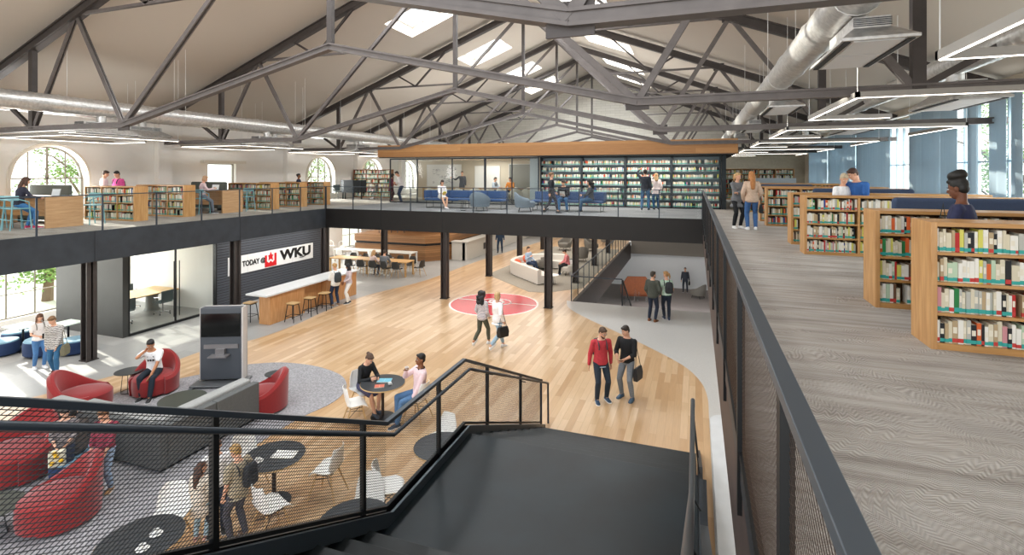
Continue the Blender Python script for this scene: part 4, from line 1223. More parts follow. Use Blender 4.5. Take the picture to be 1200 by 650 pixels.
# kiosk
t = thing('media_kiosk', 'grey freestanding media kiosk with a black screen and small shelf on a flat foot', 'kiosk', (-11.2, 9.75, .014), R(24))
M_kg = mat('kiosk_grey', '#4b4f55', .5, .1); M_ks = mat('kiosk_edge', '#c5bfba', .5)
f = MB(); f.box(-.5, .5, -.02, .2, .12, 1.9); f.build('body', M_kg, t, bevel=.008)
f = MB(); f.box(-.51, -.495, -.03, .23, .1, 1.91); f.box(.495, .53, -.03, .23, .1, 1.91); f.box(-.51, .53, .19, .24, .1, 1.91); f.build('side_panel', M_ks, t)
f = MB(); f.box(-.47, .47, -.05, -.02, 1.19, 1.77); f.build('screen', mat('screen_black', '#0c0e0f', .12), t, bevel=.006)
f = MB(); f.box(-.4, .42, -.06, -.02, .9, 1.0); f.build('control_bar', mat('bar_metal', '#8e8a8a', .35, .5), t)
f = MB(); f.box(-.22, .22, -.26, -.02, .73, .76); f.box(-.1, .12, -.12, -.02, .76, .9); f.build('shelf', mat('bar_metal', '#8e8a8a', .35, .5), t)
f = MB(); f.box(-.62, .62, -.32, .3, .04, .075); f.build('foot_plate', mat('foot_metal', '#77797b', .4, .5), t, bevel=.01)
for sx in (-1, 1):
    f = MB(); f.box(sx * .55 - .04, sx * .55 + .04, -.4, .38, 0, .045); f.build('foot', mat('foot_metal', '#77797b', .4, .5), t)

# rug
rug = curve_pts([G(292, 427), G(330, 425), G(368, 429), G(396, 438), G(406, 449), G(403, 460), G(388, 473), G(350, 491), G(300, 522), G(240, 565), G(190, 606), G(130, 655)], 6)
rug += [Vector((-7.6, 3.2)), Vector((-14, 3.2)), G(-50, 560).to_2d(), G(20, 512).to_2d(), G(80, 484).to_2d(), G(139, 460).to_2d(), G(205, 445).to_2d()]
f = MB(); f.prism(rug, .004, .014)
M_rug = mat('speckle_rug', '#999799', 1, spec=.1, noise=.3, nscale=28, bump=.4, bscale=60)
setp(f.build('lounge_rug', M_rug), 'grey speckled rug with a rounded outline under the red chairs and sofa', 'rug')

# ---- counter island and stools
t = thing('counter_island', 'oak counter island with a pale stone top in front of the slatted wall', 'counter', (-13.95, 14.1, 0))
f = MB(); f.box(-.5, 0, 0, 1.7, 0, 1.02); f.box(-.5, -.25, 1.7, 2.9, 0, 1.02); f.box(-.5, 0, 2.9, 4.85, 0, 1.02); f.build('base', wood_mat('oak_isl', '#b98250', '#cf9b68', scale=(9, 9, .9)), t, bevel=.01)
f = MB(); f.box(-.85, .1, -.25, 4.9, 1.02, 1.08); f.build('worktop', mat('stone_top', '#d5d6d5', .35, noise=.05, nscale=10), t, bevel=.008)
def stool():
    t = thing('bar_stool', 'x', 'stool'); f = MB(); f.box(-.19, .19, -.17, .17, .63, .67); f.build('seat', M_leg_w, t, bevel=.02)
    for sx in (-1, 1):
        for sy in (-1, 1): f = MB(); f.tube([(sx * .13, sy * .12, .63), (sx * .2, sy * .19, 0)], .015, 8); f.build('leg', M_dark, t)
    f = MB(); k = .178; 
    for a, b in (((-k, -.168), (k, -.168)), ((k, -.168), (k, .168)), ((k, .168), (-k, .168)), ((-k, .168), (-k, -.168))): f.tube([(*a, .2), (*b, .2)], .009, 6)
    f.build('foot_rail', M_dark, t)
    f = MB(); f.box(-.15, .15, -.13, .13, .6, .63); f.build('seat_frame', M_dark, t); return t
ST_ = Repeat(stool())
for i, y in enumerate((14.75, 15.6, 16.4)):
    ST_.put((-13.55, y, 0), R(5 * i), 'ash seated bar stool, %s of three on the wood floor side of the counter' % ['nearest', 'middle', 'farthest'][i], 'bar stools')
ST_.put((-15.05, 14.3, 0), 0, 'bar stool on the slatted wall side of the counter, at its near end', 'bar stools')
ST_.put((-15.05, 15.4, 0), 0, 'bar stool on the slatted wall side, second along the counter', 'bar stools')

# ---- window lounge : blue poufs, laptop tables
M_pouf = mat('pouf_navy', '#1b3156', .85, noise=.05, nscale=20); M_poufl = mat('pouf_top', '#6f93a8', .8)
def pouf():
    t = thing('pouf', 'x', 'pouf'); f = MB(); f.lathe([(.33, .02), (.38, .06), (.39, .3), (.37, .38)], n=32); f.build('side', M_pouf, t, smooth=True)
    f = MB(); f.lathe([(.37, .38), (.35, .415), (.2, .43)], n=32); f.build('cushion_top', M_poufl, t, smooth=True); return t
PF = Repeat(pouf())
for px, py, s, lb in ((3, 415, 1, 'navy pouf with pale blue top cut by the picture edge'), (22, 403, 1.05, 'navy pouf beside the window, behind the pedestal table'), (50, 415, 1.15, 'navy pouf behind the two girls with backpacks'), (88, 413, 1.0, 'navy pouf right beside the near steel column')):
    p = G(px, py); PF.put((p.x, p.y, 0), 0, lb, 'navy poufs', s)
def ped_table(x, y, h, lb, r=.4):
    t = thing('pedestal_table', lb, 'table', (x, y, 0)); f = MB(); f.box(-r, r, -r * .8, r * .8, h - .03, h); f.build('table_top', mat('pale_top', '#aebdb6', .3), t, bevel=.01)
    f = MB(); f.tube([(0, 0, .02), (0, 0, h - .03)], .03, 10); f.build('pedestal', M_dark, t); f = MB(); f.box(-.26, .26, -.2, .2, 0, .02); f.build('foot_plate', M_dark, t); return t
p = G(27, 410); ped_table(p.x, p.y, .74, 'pale topped pedestal table standing between the navy poufs')
p = G(80, 405); ped_table(p.x, p.y, .72, 'pale topped pedestal table behind the girl in the striped shirt', .35)

# ---- meeting room behind the glass
t = thing('meeting_table', 'long pale oak meeting table on grey drum bases behind the glass front', 'table', (-19.9, 13.3, 0), 0)
f = MB(); f.box(-.7, .7, -1.2, 1.5, .71, .75); f.build('table_top', wood_mat('oak_pale', '#cda873', '#e0c08e', scale=(9, .9, 9)), t, bevel=.01)
for y in (-.5, .9):
    f = MB(); f.lathe([(.28, 0), (.22, .1), (.2, .5), (.26, .71)], (0, y, 0), 24); f.build('base', mat('drum_grey', '#9a9d9a', .6), t, smooth=True)
def task_chair(m):
    t = thing('task_chair', 'x', 'chair')
    f = MB(); f.box(-.24, .24, -.22, .24, .44, .48); f.build('seat', m, t, bevel=.02)
    f = MB(); f.box(-.23, .23, -.26, -.22, .5, .9); f.build('backrest', m, t, bevel=.015)
    f = MB(); f.tube([(0, 0, .08), (0, 0, .44)], .025, 8)
    f.build('column', M_chrome, t)
    for k in range(5):
        a = R(72 * k); f = MB(); f.tube([(0, 0, .1), (.27 * math.cos(a), .27 * math.sin(a), .06)], .014, 6); f.build('leg', M_chrome, t)
        f = MB(); f.ell((.28 * math.cos(a), .28 * math.sin(a), .03), (.02, .02, .03), 8, 6); f.build('caster', M_dark, t)
    for s in (-1, 1): f = MB(); f.tube([(s * .2, .05, .45), (s * .28, .08, .66), (s * .26, -.2, .68)], .012, 6); f.build('armrest', M_chrome, t)
    return t
TC = Repeat(task_chair(mat('task_grey', '#5a6668', .7)))
for i, (x, y, f_, lb) in enumerate([(-18.9, 12.5, R(90), 'nearer to the handles'), (-18.9, 13.9, R(90), 'farther along the glass'), (-20.9, 12.6, R(-90), 'opposite the glass, nearer one'), (-20.9, 14.1, R(-90), 'opposite the glass, farther one')]):
    TC.put((x, y, 0), f_, 'grey mesh task chair at the oak meeting table, ' + lb, 'task chairs of the meeting room')

# ---- study tables under the mezzanine
def long_table(x0, x1, y, w, h, name, lb, m=M_leg_w):
    t = thing(name, lb, 'table', ((x0 + x1) / 2, y, 0)); hl = (x1 - x0) / 2
    f = MB(); f.box(-hl, hl, -w / 2, w / 2, h - .05, h); f.build('table_top', m, t, bevel=.006)
    for sx in (-hl + .06, 0, hl - .06):
        for sy in (-1, 1): f = MB(); f.box(sx - .04, sx + .04, sy * (w / 2 - .05) - .04, sy * (w / 2 - .05) + .04, 0, h - .05); f.build('leg', m, t)
    return t
long_table(-18.6, -13.85, 23.3, .85, .75, 'study_table', 'long oak study table with the two people sitting at it, past the slatted wall', wood_mat('oak_table', '#b48c57', '#cfa772', scale=(.9, 9, 9)))
CC = Repeat(shell_chair(M_shell_c))
for i, px in enumerate((410, 424, 438, 452, 465)):
    x = XY(px, 22.6); CC.put((x, 22.6, 0), R(random.uniform(-12, 12)), 'charcoal shell chair, near side of the long study table, %s from the slatted wall' % nth[i], 'charcoal shell chairs')
for i in range(6):
    CC.put((-18 + .75 * i, 24.05, 0), R(180 + random.uniform(-10, 10)), 'charcoal shell chair on the far side of the long study table, %s from the windows' % nth[i], 'charcoal shell chairs')
CC.put((-13.35, 23.4, 0), R(80), 'charcoal shell chair at the free end of the long study table', 'charcoal shell chairs')
long_table(-20.5, -15.2, 26.0, .8, .74, 'study_table', 'second pale study table behind the long one, in front of the timber steps', mat('pale_table', '#d6d3cc', .5))
for i in range(4): WC.put((-19.8 + 1.1 * i, 25.4, 0), R(random.uniform(-12, 12)), 'white shell chair at the pale second study table, %s from the windows' % nth[i], 'white shell chairs of the study tables')
def loop_stool():
    t = thing('loop_stool', 'x', 'stool'); f = MB()
    f.lathe([(.18, .68), (.19, .7), (.18, .72)], n=20); f.build('seat', M_shell_w, t, smooth=True)
    for s in (-1, 1): f = MB(); f.tube([(s * .2, -.15, 0), (s * .18, -.17, .95), (0, -.17, 1.05) if s > 0 else (0, -.17, 1.05)], .014, 8); f.build('back_loop', M_shell_w, t)
    for s in (-1, 1): f = MB(); f.tube([(s * .2, .17, 0), (s * .16, .14, .69)], .013, 8); f.build('leg', M_shell_w, t)
    return t
LS = Repeat(loop_stool())
for i, (px, lb) in enumerate(((390, 'first'), (402, 'second'))):
    LS.put((XY(px, 27), 27, 0), 0, 'white loop backed high stool by the tall windows, %s of two' % lb, 'white high stools')

# timber steps and reception desk
M_slw = plank_mat('slat_wood', ['#75502f', '#865e38', '#946a42'], .12, 30, .5, mortar='#4f331c', rot=0, grain=.1, gap=.006)
mp_ = [n for n in M_slw.node_tree.nodes if n.type == 'MAPPING'][0]; mp_.inputs['Rotation'].default_value = (0, R(90), R(90))
t = thing('timber_steps', 'dark slatted timber seating steps rising behind the study tables', 'seating steps', (0, 0, 0))
f = MB(); f.prism([(-20.2, 27.3), (-15.2, 27.3), (-14.1, 28.6), (-14.1, 34), (-20.2, 34)], 0, .92); f.build('lower_block', M_slw, t)
f = MB(); f.prism([(-20.2, 27.4), (-15.2, 27.4), (-14.2, 28.65), (-14.2, 34), (-20.2, 34)], .92, 1.06); f.build('dark_band', M_black, t)  # set-back black band between the two timber blocks
f = MB(); f.prism([(-20.2, 27.25), (-15.2, 27.25), (-14.05, 28.6), (-14.05, 34), (-20.2, 34)], 1.06, 1.5); f.build('upper_block', M_slw, t)
f = MB(); f.box(-19.3, -14.6, 29.4, 34, 1.5, 2.84); f.build('back_block', M_slw, t)
f = MB()
for i in range(5): f.bar((-18.9 + i * .45, 28.0, 1.5 + i * .02), (-18.9 + i * .45, 28.0, 2.3), .03)
f.build('guard_posts', M_rail, t)
t = thing('reception_desk', 'long pale grey terrazzo reception desk with a black display band', 'desk', (0, 0, 0))
M_desk = mat('desk_terrazzo', '#b7b3ab', .5, noise=.08, nscale=40)
f = MB(); f.box(-14, -13.1, 28.4, 28.7, 0, 1.1); f.box(-13.3, -13.0, 28.4, 42, 0, 1.1); f.build('front_panel', M_desk, t, bevel=.01)
f = MB(); f.box(-14.0, -12.9, 28.3, 28.9, 1.1, 1.16); f.box(-13.6, -12.9, 28.9, 42, 1.1, 1.16); f.build('desk_top', M_desk, t)
f = MB(); f.box(-14, -13.8, 30, 36, 1.6, 2.5); f.build('display_band', M_black, t)
f = MB(); f.box(-12.99, -12.97, 31, 32, .35, .75); f.build('niche', mat('niche', '#2a2725', .6), t)

# ---- white curved sofa and grey armchairs under the mezzanine
M_wsofa = mat('sofa_white', '#d9d4cc', .9, noise=.03, nscale=20)
def ribbed_wall(path, h, th, f):
    n = len(path); vs = []; 
    for i, p in enumerate(path):
        a = path[max(i - 1, 0)]; b = path[min(i + 1, n - 1)]; d = (b - a).normalized(); nm = Vector((d.y, -d.x))
        o = .035 if i % 2 else 0
        P = [p + nm * (o), p + nm * (o + .01), p + nm * o, p - nm * th * .4, p - nm * th, p - nm * th]; zs = [.04, h * .5, h - .05, h, h - .04, .04]
        vs.append([Vector((q.x, q.y, z)) for q, z in zip(P, zs)])
    f.loft(vs); return f
def dense(pts, n):
    c = curve_pts(pts, n); return [Vector((p.x, p.y)) for p in c]
path = dense([Vector(p) for p in ((-7.0, 23.3), (-7.9, 24.2), (-8.9, 25.2), (-9.25, 25.9), (-9.2, 26.8), (-8.7, 27.8), (-7.8, 28.3), (-6.9, 28.4))], 10)[::-1]
t = thing('curved_sofa', 'big curved off-white sofa with vertically channelled back on the taupe rug', 'sofa', (0, 0, .01))
ribbed_wall(path, .74, .2, MB()).build('backrest', M_wsofa, t, smooth=True)
inner = []
for i, p in enumerate(path):
    a = path[max(i - 1, 0)]; b = path[min(i + 1, len(path) - 1)]; d = (b - a).normalized(); nm = Vector((d.y, -d.x)); inner.append((p - nm * .2, p - nm * .85))
f = MB(); f.loft([[Vector((q[0].x, q[0].y, .05)), Vector((q[0].x, q[0].y, .42)), Vector((q[1].x, q[1].y, .42)), Vector((q[1].x, q[1].y, .05))] for q in inner]); f.build('seat', M_wsofa, t, smooth=True)
M_cor = mat('coral_cushion', '#d0674b', .9)
def cushion(x, y, z, rz, rx, lb, m=M_cor):
    f = MB(); f.ell((0, 0, 0), (.22, .09, .2), 16, 10); o = f.build('cushion', m, smooth=True); o.location = (x, y, z); o.rotation_euler = (rx, 0, rz); setp(o, lb, 'cushion', 'coral cushions')
cushion(-8.75, 25.45, .62, R(40), R(-15), 'coral cushion on the curved sofa nearest its outer corner')
cushion(-8.75, 26.75, .62, R(80), R(-15), 'coral cushion on the curved sofa behind the seated man')
cushion(-7.5, 24.2, .5, R(40), R(-80), 'coral cushion lying flat near the end of the curved sofa')
f = MB(); f.prism([Vector((-10.2, 25.3)), Vector((-9.9, 24.6)), Vector((-7.0, 21.9)), Vector((-6.2, 22.0)), Vector((-4.9, 23.4)), Vector((-4.9, 36)), Vector((-9.6, 36))], .0062, .012)
setp(f.build('taupe_rug', mat('rug_taupe', '#9a9489', 1, noise=.1, nscale=15)), 'plain taupe rug under the curved sofa and grey armchairs', 'rug')
drum_table('coffee_table', .35, .45, mat('white_top', '#e9e7e3', .4), 'white round coffee table at the open end of the curved sofa', (-6.45, 23.75, .012))
M_arm = mat('arm_grey', '#77736c', .85, noise=.05, nscale=20); M_arml = mat('arm_pale', '#c9c4bb', .85)
def tub(m, legs=True):
    t = thing('armchair', 'x', 'armchair'); n = 28; rings = []
    for i in range(n + 1):
        a = R(-115 + 230 * i / n); u = abs(a) / R(115); h = .5 + .27 * (math.cos(u * math.pi) * .5 + .5); d = Vector((math.sin(a), -math.cos(a), 0)); ro = .38
        q = [d * (ro - .1), d * (ro - .01), d * (ro + .03), d * (ro + .04), d * (ro + .01), d * (ro - .05), d * (ro - .08)]; zs = [.16, .18, .4, h - .05, h, h - .02, .3]
        rings.append([Vector((p.x, p.y, z)) for p, z in zip(q, zs)])
    f = MB(); f.loft(rings); f.build('backrest', m, t, smooth=True)
    f = MB(); f.lathe([(.28, .17), (.33, .2), (.34, .36), (.3, .41), (.15, .425)], (0, .03, 0), 28, sy=1.1); f.build('seat', m, t, smooth=True)
    for sx in (-1, 1):
        for sy in (-1, 1): f = MB(); f.tube([(sx * .18, sy * .18, .2), (sx * .24, sy * .24, 0)], .012, 6); f.build('leg', M_dark, t)
    return t
AC = Repeat(tub(M_arm)); AP = Repeat(tub(M_arml))
G2 = 'grey armchairs under the mezzanine'
AP.put((-6.2, 26.3, .012), R(120), 'pale armchair under the person in the pink jacket', 'armchairs by the curved sofa', 1.15)
for i, (px, py, rz, lb) in enumerate([(637, 316, 100, 'dark grey armchair just behind the column beside the curved sofa'), (662, 293, 160, 'grey armchair beyond the person in the pink jacket, nearest of the far group'), (680, 306, 30, 'grey armchair with its back to us, left of the stairwell guard'),
      (693, 294, -90, 'grey armchair past the second row of columns by the guard'), (712, 287, 120, 'farthest grey armchair beside the stairwell guard')]):
    p = G(px, py); AC.put((p.x, p.y, .012), R(rz), lb, G2, 1.2)
t = thing('white_planter', 'tall slim white planter post standing beside the stairwell guard column', 'planter', (*G(670, 322).to_2d(), .012)); f = MB(); f.box(-.12, .12, -.12, .12, 0, .8); f.build('box_body', M_white_met, t, bevel=.01); f = MB(); f.box(-.1, .1, -.1, .1, .8, .82); f.build('soil', M_dark, t)

# red floor medallion
f = MB(); c0 = (-7.7, 19.45)
f.prism([(c0[0] + 1.82 * math.cos(2 * math.pi * i / 64), c0[1] + 1.82 * math.sin(2 * math.pi * i / 64)) for i in range(64)], .0061, .0075)
o = f.build('floor_medallion', mat('medal_white', '#f1ece8', .25))
setp(o, 'round red floor medallion with a white ring inlaid in the wood floor', 'floor graphic')
f = MB(); f.prism([(c0[0] + 1.74 * math.cos(2 * math.pi * i / 64), c0[1] + 1.74 * math.sin(2 * math.pi * i / 64)) for i in range(64)], .0075, .0082); f.build('red_field', mat('medal_red', '#c41f33', .22), o)
f = MB(); f.box(c0[0] - 1.7, c0[0] - .62, c0[1] + .25, c0[1] + .31, .0082, .009); f.box(c0[0] + .62, c0[0] + 1.7, c0[1] + .25, c0[1] + .31, .0082, .009)
f.tube([(c0[0] + .62 * math.cos(2 * math.pi * i / 40), c0[1] + .28 + .5 * math.sin(2 * math.pi * i / 40), .0088) for i in range(40)], .022, 4, closed=True)
f.tube([(c0[0] + .3 * math.cos(2 * math.pi * i / 40), c0[1] + .28 + .24 * math.sin(2 * math.pi * i / 40), .0088) for i in range(40)], .05, 4, closed=True)
f.build('white_lines', mat('medal_white', '#f1ece8', .25), o)

# ---- stairwell guard and basement seating
t = thing('stairwell_guard', 'black metal guard of slim posts along the edge of the basement stairwell', 'guard rail', (0, 0, 0))
f = MB(); f.bar((HX0 - .03, HY0, 1.05), (HX0 - .03, 39, 1.05), .04); f.bar((HX0 - .03, HY0 - .02, 1.05), (-2.75, HY0 - .02, 1.05), .04); f.build('top_rail', M_rail, t)
y = HY0
while y < 39:
    f = MB(); f.bar((HX0 - .03, y, .0), (HX0 - .03, y, 1.04), .035); f.build('post', M_rail, t); y += 1.25
f = MB(); f.add([(HX0 - .03, HY0 + .03, .06), (HX0 - .03, 39, .06), (HX0 - .03, 39, 1), (HX0 - .03, HY0 + .03, 1)], [(0, 1, 2, 3)]); f.build('glass_panel', M_rglass, t)
f = MB(); f.add([(HX0, HY0 - .02, .06), (-2.8, HY0 - .02, .06), (-2.8, HY0 - .02, 1), (HX0, HY0 - .02, 1)], [(0, 1, 2, 3)]); f.build('glass_panel', M_rglass, t)
t = thing('basement_stair', 'dark stair with vertical bar guards going down towards the basement', 'stair', (0, 0, 0))
nb_ = 19; rb_ = 3.3 / nb_
for i in range(1, nb_):
    f = MB(); f.box(-2.7, 1.0, HY0 + .29 * (i - 1), HY0 + .29 * i + .02, -rb_ * i - .05, -rb_ * i); f.build('step', mat('base_step', '#6f6b68', .7), t)
for x in (-2.75, 1.05):
    f = MB(); f.bar((x, HY0 - .05, 1.0), (x, HY0 + .1, .98), .05); f.bar((x, HY0 + .1, .98), (x, HY0 + 5.4, .98 - 3.15), .05); f.bar((x, HY0 - .05, 0), (x, HY0 - .05, 1.02), .05); f.build('rail', M_post, t)
    for k in range(16):
        y = HY0 + .2 + .33 * k; z = -.61 * (y - HY0); f = MB(); f.bar((x, y, z - .1), (x, y, z + .98), .018); f.build('baluster', M_post, t)
M_lea = mat('tan_leather', '#8a4a26', .45, noise=.1, nscale=8)
t = thing('leather_booth', 'tan leather high backed booth chair with zigzag steel legs in the basement', 'chair', (*G(745, 352, -3.3).to_2d(), -3.3), R(15))
f = MB(); f.loft([[Vector((x, -.45, z)) for x, z in ((-.9, .5), (-1.0, 1.1), (-.6, 1.7), (.6, 1.7), (1.0, 1.1), (.9, .5))], [Vector((x, -.3, z)) for x, z in ((-.9, .5), (-1.0, 1.1), (-.6, 1.7), (.6, 1.7), (1.0, 1.1), (.9, .5))]]); f.build('backrest', M_lea, t, bevel=.03)
f = MB(); f.box(-.9, .9, -.3, .5, .35, .55); f.build('seat', M_lea, t, bevel=.04)
for s in (-1, 1): f = MB(); f.box(s * .9 - .06, s * .9 + .06, -.4, .5, .4, 1.0); f.build('armrest', M_lea, t, bevel=.03)
for s in (-.8, 0, .8): f = MB(); f.tube([(s - .2, -.5, 0), (s - .1, -.5, .9), (s + .05, -.5, 0), (s + .15, -.5, .7)], .02, 6); f.build('leg', M_chrome, t)
t = dup(AC.root, (*G(818, 349, -3.3).to_2d(), -3.3), R(60), 'dark armchair with blue cushion in the basement beside the stair', 'basement armchairs', 1.3)

# ================================================================ mezzanine furniture
M_bench = mat('bench_blue', '#3b5680', .85, noise=.06, nscale=30)
def bench(x0, x1, y, lb, arm=None):
    t = thing('lounge_bench', lb, 'bench', ((x0 + x1) / 2, y, UP), 0); hl = (x1 - x0) / 2
    f = MB(); f.box(-hl, hl, -.3, .42, .36, .46); f.build('seat', M_bench, t, bevel=.02)
    f = MB()
    n = 4
    for i in range(n): a = -hl + 2 * hl * i / n; f.box(a + .004, a + 2 * hl / n - .004, .34, .42, .47, .82)
    f.build('backrest', M_bench, t, bevel=.02)
    if arm:
        f = MB(); xx = -hl if arm < 0 else hl; f.box(xx - .04, xx + .04, -.3, .42, .47, .82); f.build('armrest', M_bench, t, bevel=.02)
    for x in (-hl + .1, 0, hl - .1):
        f = MB(); f.tube([(x, -.28, .36), (x, -.28, .012), (x, .4, .012), (x, .4, .36)], .012, 6); f.build('leg', M_dark, t)
    return t
bench(XY(501, 21.9), XY(592, 21.9), 21.9, 'long blue upholstered bench where the woman in white sits with a book', -1)
bench(XY(624, 21.9), XY(708, 21.9), 21.9, 'long blue upholstered bench with the two people in dark tops', 1)
M_lg = mat('lounge_greyblue', '#737f8a', .85)
LG = Repeat(tub(M_lg))
LG.put((XY(562, 20.7), 20.75, UP), R(5), 'grey blue tub chair with its back to the railing', 'grey blue tub chairs', 1.1)
LG.put((XY(615, 20.9), 20.9, UP), R(-70), 'grey blue tub chair turned sideways between the two blue benches', 'grey blue tub chairs', 1.1)
def wire_table(x, y, lb): drum_table('side_table', .22, .45, M_gt, lb, (x, y, UP))
wire_table(XY(543, 20.6), 20.6, 'small round wire side table in front of the woman in white')
wire_table(XY(637, 21.0), 21.0, 'small round wire side table beside the sideways tub chair')
# meeting room upstairs
long_table(XY(500, 28.6), XY(622, 28.6), 28.6, 1.1, .75, 'conference_table', 'long oak conference table behind the clear glass partition', wood_mat('oak_table', '#b48c57', '#cfa772', scale=(.9, 9, 9))).location.z = UP
WT = Repeat(tub(mat('shell_ivory', '#e9e3d6', .6)))
for i, px in enumerate((508, 524, 541, 557, 573, 590, 606, 620)):
    WT.put((XY(px, 27.6), 27.6, UP), R(random.uniform(-25, 25)), 'ivory tub chair on the glass side of the conference table, %s from the entry glass' % nth[i], 'ivory conference chairs')
for i, px in enumerate((515, 580, 601, 618)):
    WT.put((XY(px, 29.7), 29.7, UP), R(180), 'ivory tub chair on the whiteboard side of the conference table, %s from the entry glass' % nth[i], 'ivory conference chairs')

# desks on the window side
M_oakd = wood_mat('oak_desk', '#bb9066', '#cfa67c', scale=(9, .9, 9))
M_char = mat('charcoal_felt', '#60655f', .9)
def desk(y, lb, lb2):
    t = thing('study_desk', lb, 'desk', (-18.15, y, UP))
    f = MB(); f.box(-.06, 0, 0, 1.0, 0, .95); f.build('end_panel', M_oakd, t, bevel=.004)
    f = MB(); f.box(-3.3, -.06, .05, .95, .88, .92); f.build('desk_top', M_oakh, t)
    f = MB(); f.box(-3.3, -3.24, .05, .95, 0, .88); f.build('end_panel', M_oakd, t)
    f = MB(); f.box(-3.2, -.1, .48, .52, .3, .88); f.build('modesty_panel', M_oakh, t)
    t = thing('screen_bench', lb2, 'sofa', (-20.7, y + 1.3, UP))
    f = MB(); f.box(-1.05, 1.05, .15, .28, .1, 1.25); f.build('tall_back', M_char, t, bevel=.05)
    f = MB(); f.box(-1.05, 1.05, -.25, .15, .1, .45); f.build('seat', M_char, t, bevel=.04)
    for s in (-1, 1): f = MB(); f.box(s - .03, s + .03, -.2, .2, 0, .1); f.build('foot', M_dark, t)
desk(9.78, 'oak study desk with the woman in jeans working at it, nearest on the window side', 'charcoal high backed bench behind the first oak desk')
desk(15.85, 'oak study desk with the woman in pink reading, second on the window side', 'charcoal high backed bench behind the second oak desk')
M_teal = mat('teal_chair', '#7fb0b8', .5)
def teal_chair():
    t = thing('teal_chair', 'x', 'chair')
    f = MB(); f.box(-.23, .23, -.2, .24, .6, .64); f.build('seat', M_teal, t, bevel=.02)
    f = MB(); n = 9; rings = []
    for i in range(n):
        a = R(-70 + 140 * i / (n - 1)); d = Vector((.25 * math.sin(a), -.24 * math.cos(a) + .02, 0)); rings.append([d * 1 + Vector((0, 0, .86)), d * 1 + Vector((0, 0, .99)), d * 1.1 + Vector((0, 0, .99)), d * 1.1 + Vector((0, 0, .86))])
    f.loft(rings); f.build('backrest', M_teal, t, smooth=True)
    for sx in (-1, 1):
        f = MB(); f.tube([(sx * .19, -.17, .93), (sx * .21, -.25, 0)], .017, 8); f.build('leg', M_teal, t); f = MB(); f.tube([(sx * .2, .2, .8), (sx * .23, .25, 0)], .017, 8); f.build('leg', M_teal, t)
        f = MB(); f.tube([(sx * .235, -.08, .9), (sx * .22, .2, .8)], .015, 8); f.build('armrest', M_teal, t)
    f = MB()
    for a, b in (((-.22, .23, .25), (.22, .23, .25)), ((-.22, -.22, .3), (.22, -.22, .3))): f.tube([a, b], .012, 6)
    f.build('stretcher', M_teal, t); return t
TL_ = Repeat(teal_chair())
for i, (x, y, r_, lb) in enumerate([(-20.4, 9.35, 5, 'first from the picture edge'), (-19.75, 9.3, -5, 'second from the picture edge'), (-19.1, 9.35, 3, 'just behind the woman in jeans'), (-18.5, 9.25, 0, 'under the woman in jeans')]):
    TL_.put((x, y, UP), R(r_), 'teal wooden armchair at the first oak desk, ' + lb, 'teal armchairs')
TL_.put((-18.35, 11.15, UP), R(185), 'teal wooden armchair on the bookcase side of the first oak desk', 'teal armchairs')
TL_.put((-18.75, 15.35, UP), R(0), 'teal wooden armchair under the woman in pink at the second desk', 'teal armchairs')
TL_.put((-19.7, 15.4, UP), R(0), 'teal wooden armchair at the second oak desk, next to the reader on the window side', 'teal armchairs')
TL_.put((-18.3, 17.2, UP), R(180), 'teal wooden armchair on the far side of the second oak desk', 'teal armchairs')
def laptop(x, y, z, rz, lb):
    t = thing('laptop', lb, 'laptop', (x, y, z), rz); f = MB(); f.box(-.17, .17, -.12, .12, 0, .015); f.build('keyboard_base', mat('alu', '#b9bcbf', .35, .7), t)
    f = MB(); f.cbox((0, .15, .12), (.34, .01, .23), rx=R(-12)); f.build('lid', mat('alu', '#b9bcbf', .35, .7), t)
    f = MB(); f.cbox((0, .143, .12), (.31, .006, .2), rx=R(-12)); f.build('screen', mat('screen_lit', '#dfe6ea', .4), t); return t
laptop(-18.6, 10.15, UP + .925, R(5), 'silver open laptop in front of the woman in jeans')
laptop(-19.2, 16.3, UP + .925, R(10), 'silver open laptop on the second oak desk')

# pod, office chairs, open wooden bench
t = thing('work_pod', 'dark faceted work pod on slim legs by the arched windows', 'pod', (XY(415, 27.6), 27.6, UP))
f = MB(); pts = [(-.85, .1), (-.75, -.35), (-.35, -.6), (.35, -.6), (.75, -.35), (.85, .1)]
for a, b in zip(pts, pts[1:]):
    f.add([(a[0], a[1], .42), (b[0], b[1], .42), (b[0], b[1], 1.2), (a[0], a[1], 1.2)] + [(a[0] * .93, a[1] * .93 + .02, .42), (b[0] * .93, b[1] * .93 + .02, .42), (b[0] * .93, b[1] * .93 + .02, 1.2), (a[0] * .93, a[1] * .93 + .02, 1.2)],
          [(0, 1, 2, 3), (5, 4, 7, 6), (3, 2, 6, 7), (0, 4, 5, 1), (0, 3, 7, 4), (1, 5, 6, 2)])
f.build('screen_shell', mat('pod_dark', '#2a2e31', .8), t)
f = MB(); f.prism([(-.78, .1), (-.7, -.3), (-.3, -.52), (.3, -.52), (.7, -.3), (.78, .1)], .68, .71); f.build('table_top', M_oakh, t)
for x, y in ((-.7, -.2), (.7, -.2), (-.3, -.5), (.3, -.5)): f = MB(); f.box(x - .03, x + .03, y - .03, y + .03, 0, .45); f.build('leg', M_black, t)
TC.put((XY(396, 27.2), 27.2, UP), R(-120), 'grey task chair on the window side of the faceted work pod', 'task chairs by the pod')
TC.put((XY(437, 27.4), 27.4, UP), R(110), 'dark task chair on the bookcase side of the faceted work pod', 'task chairs by the pod')
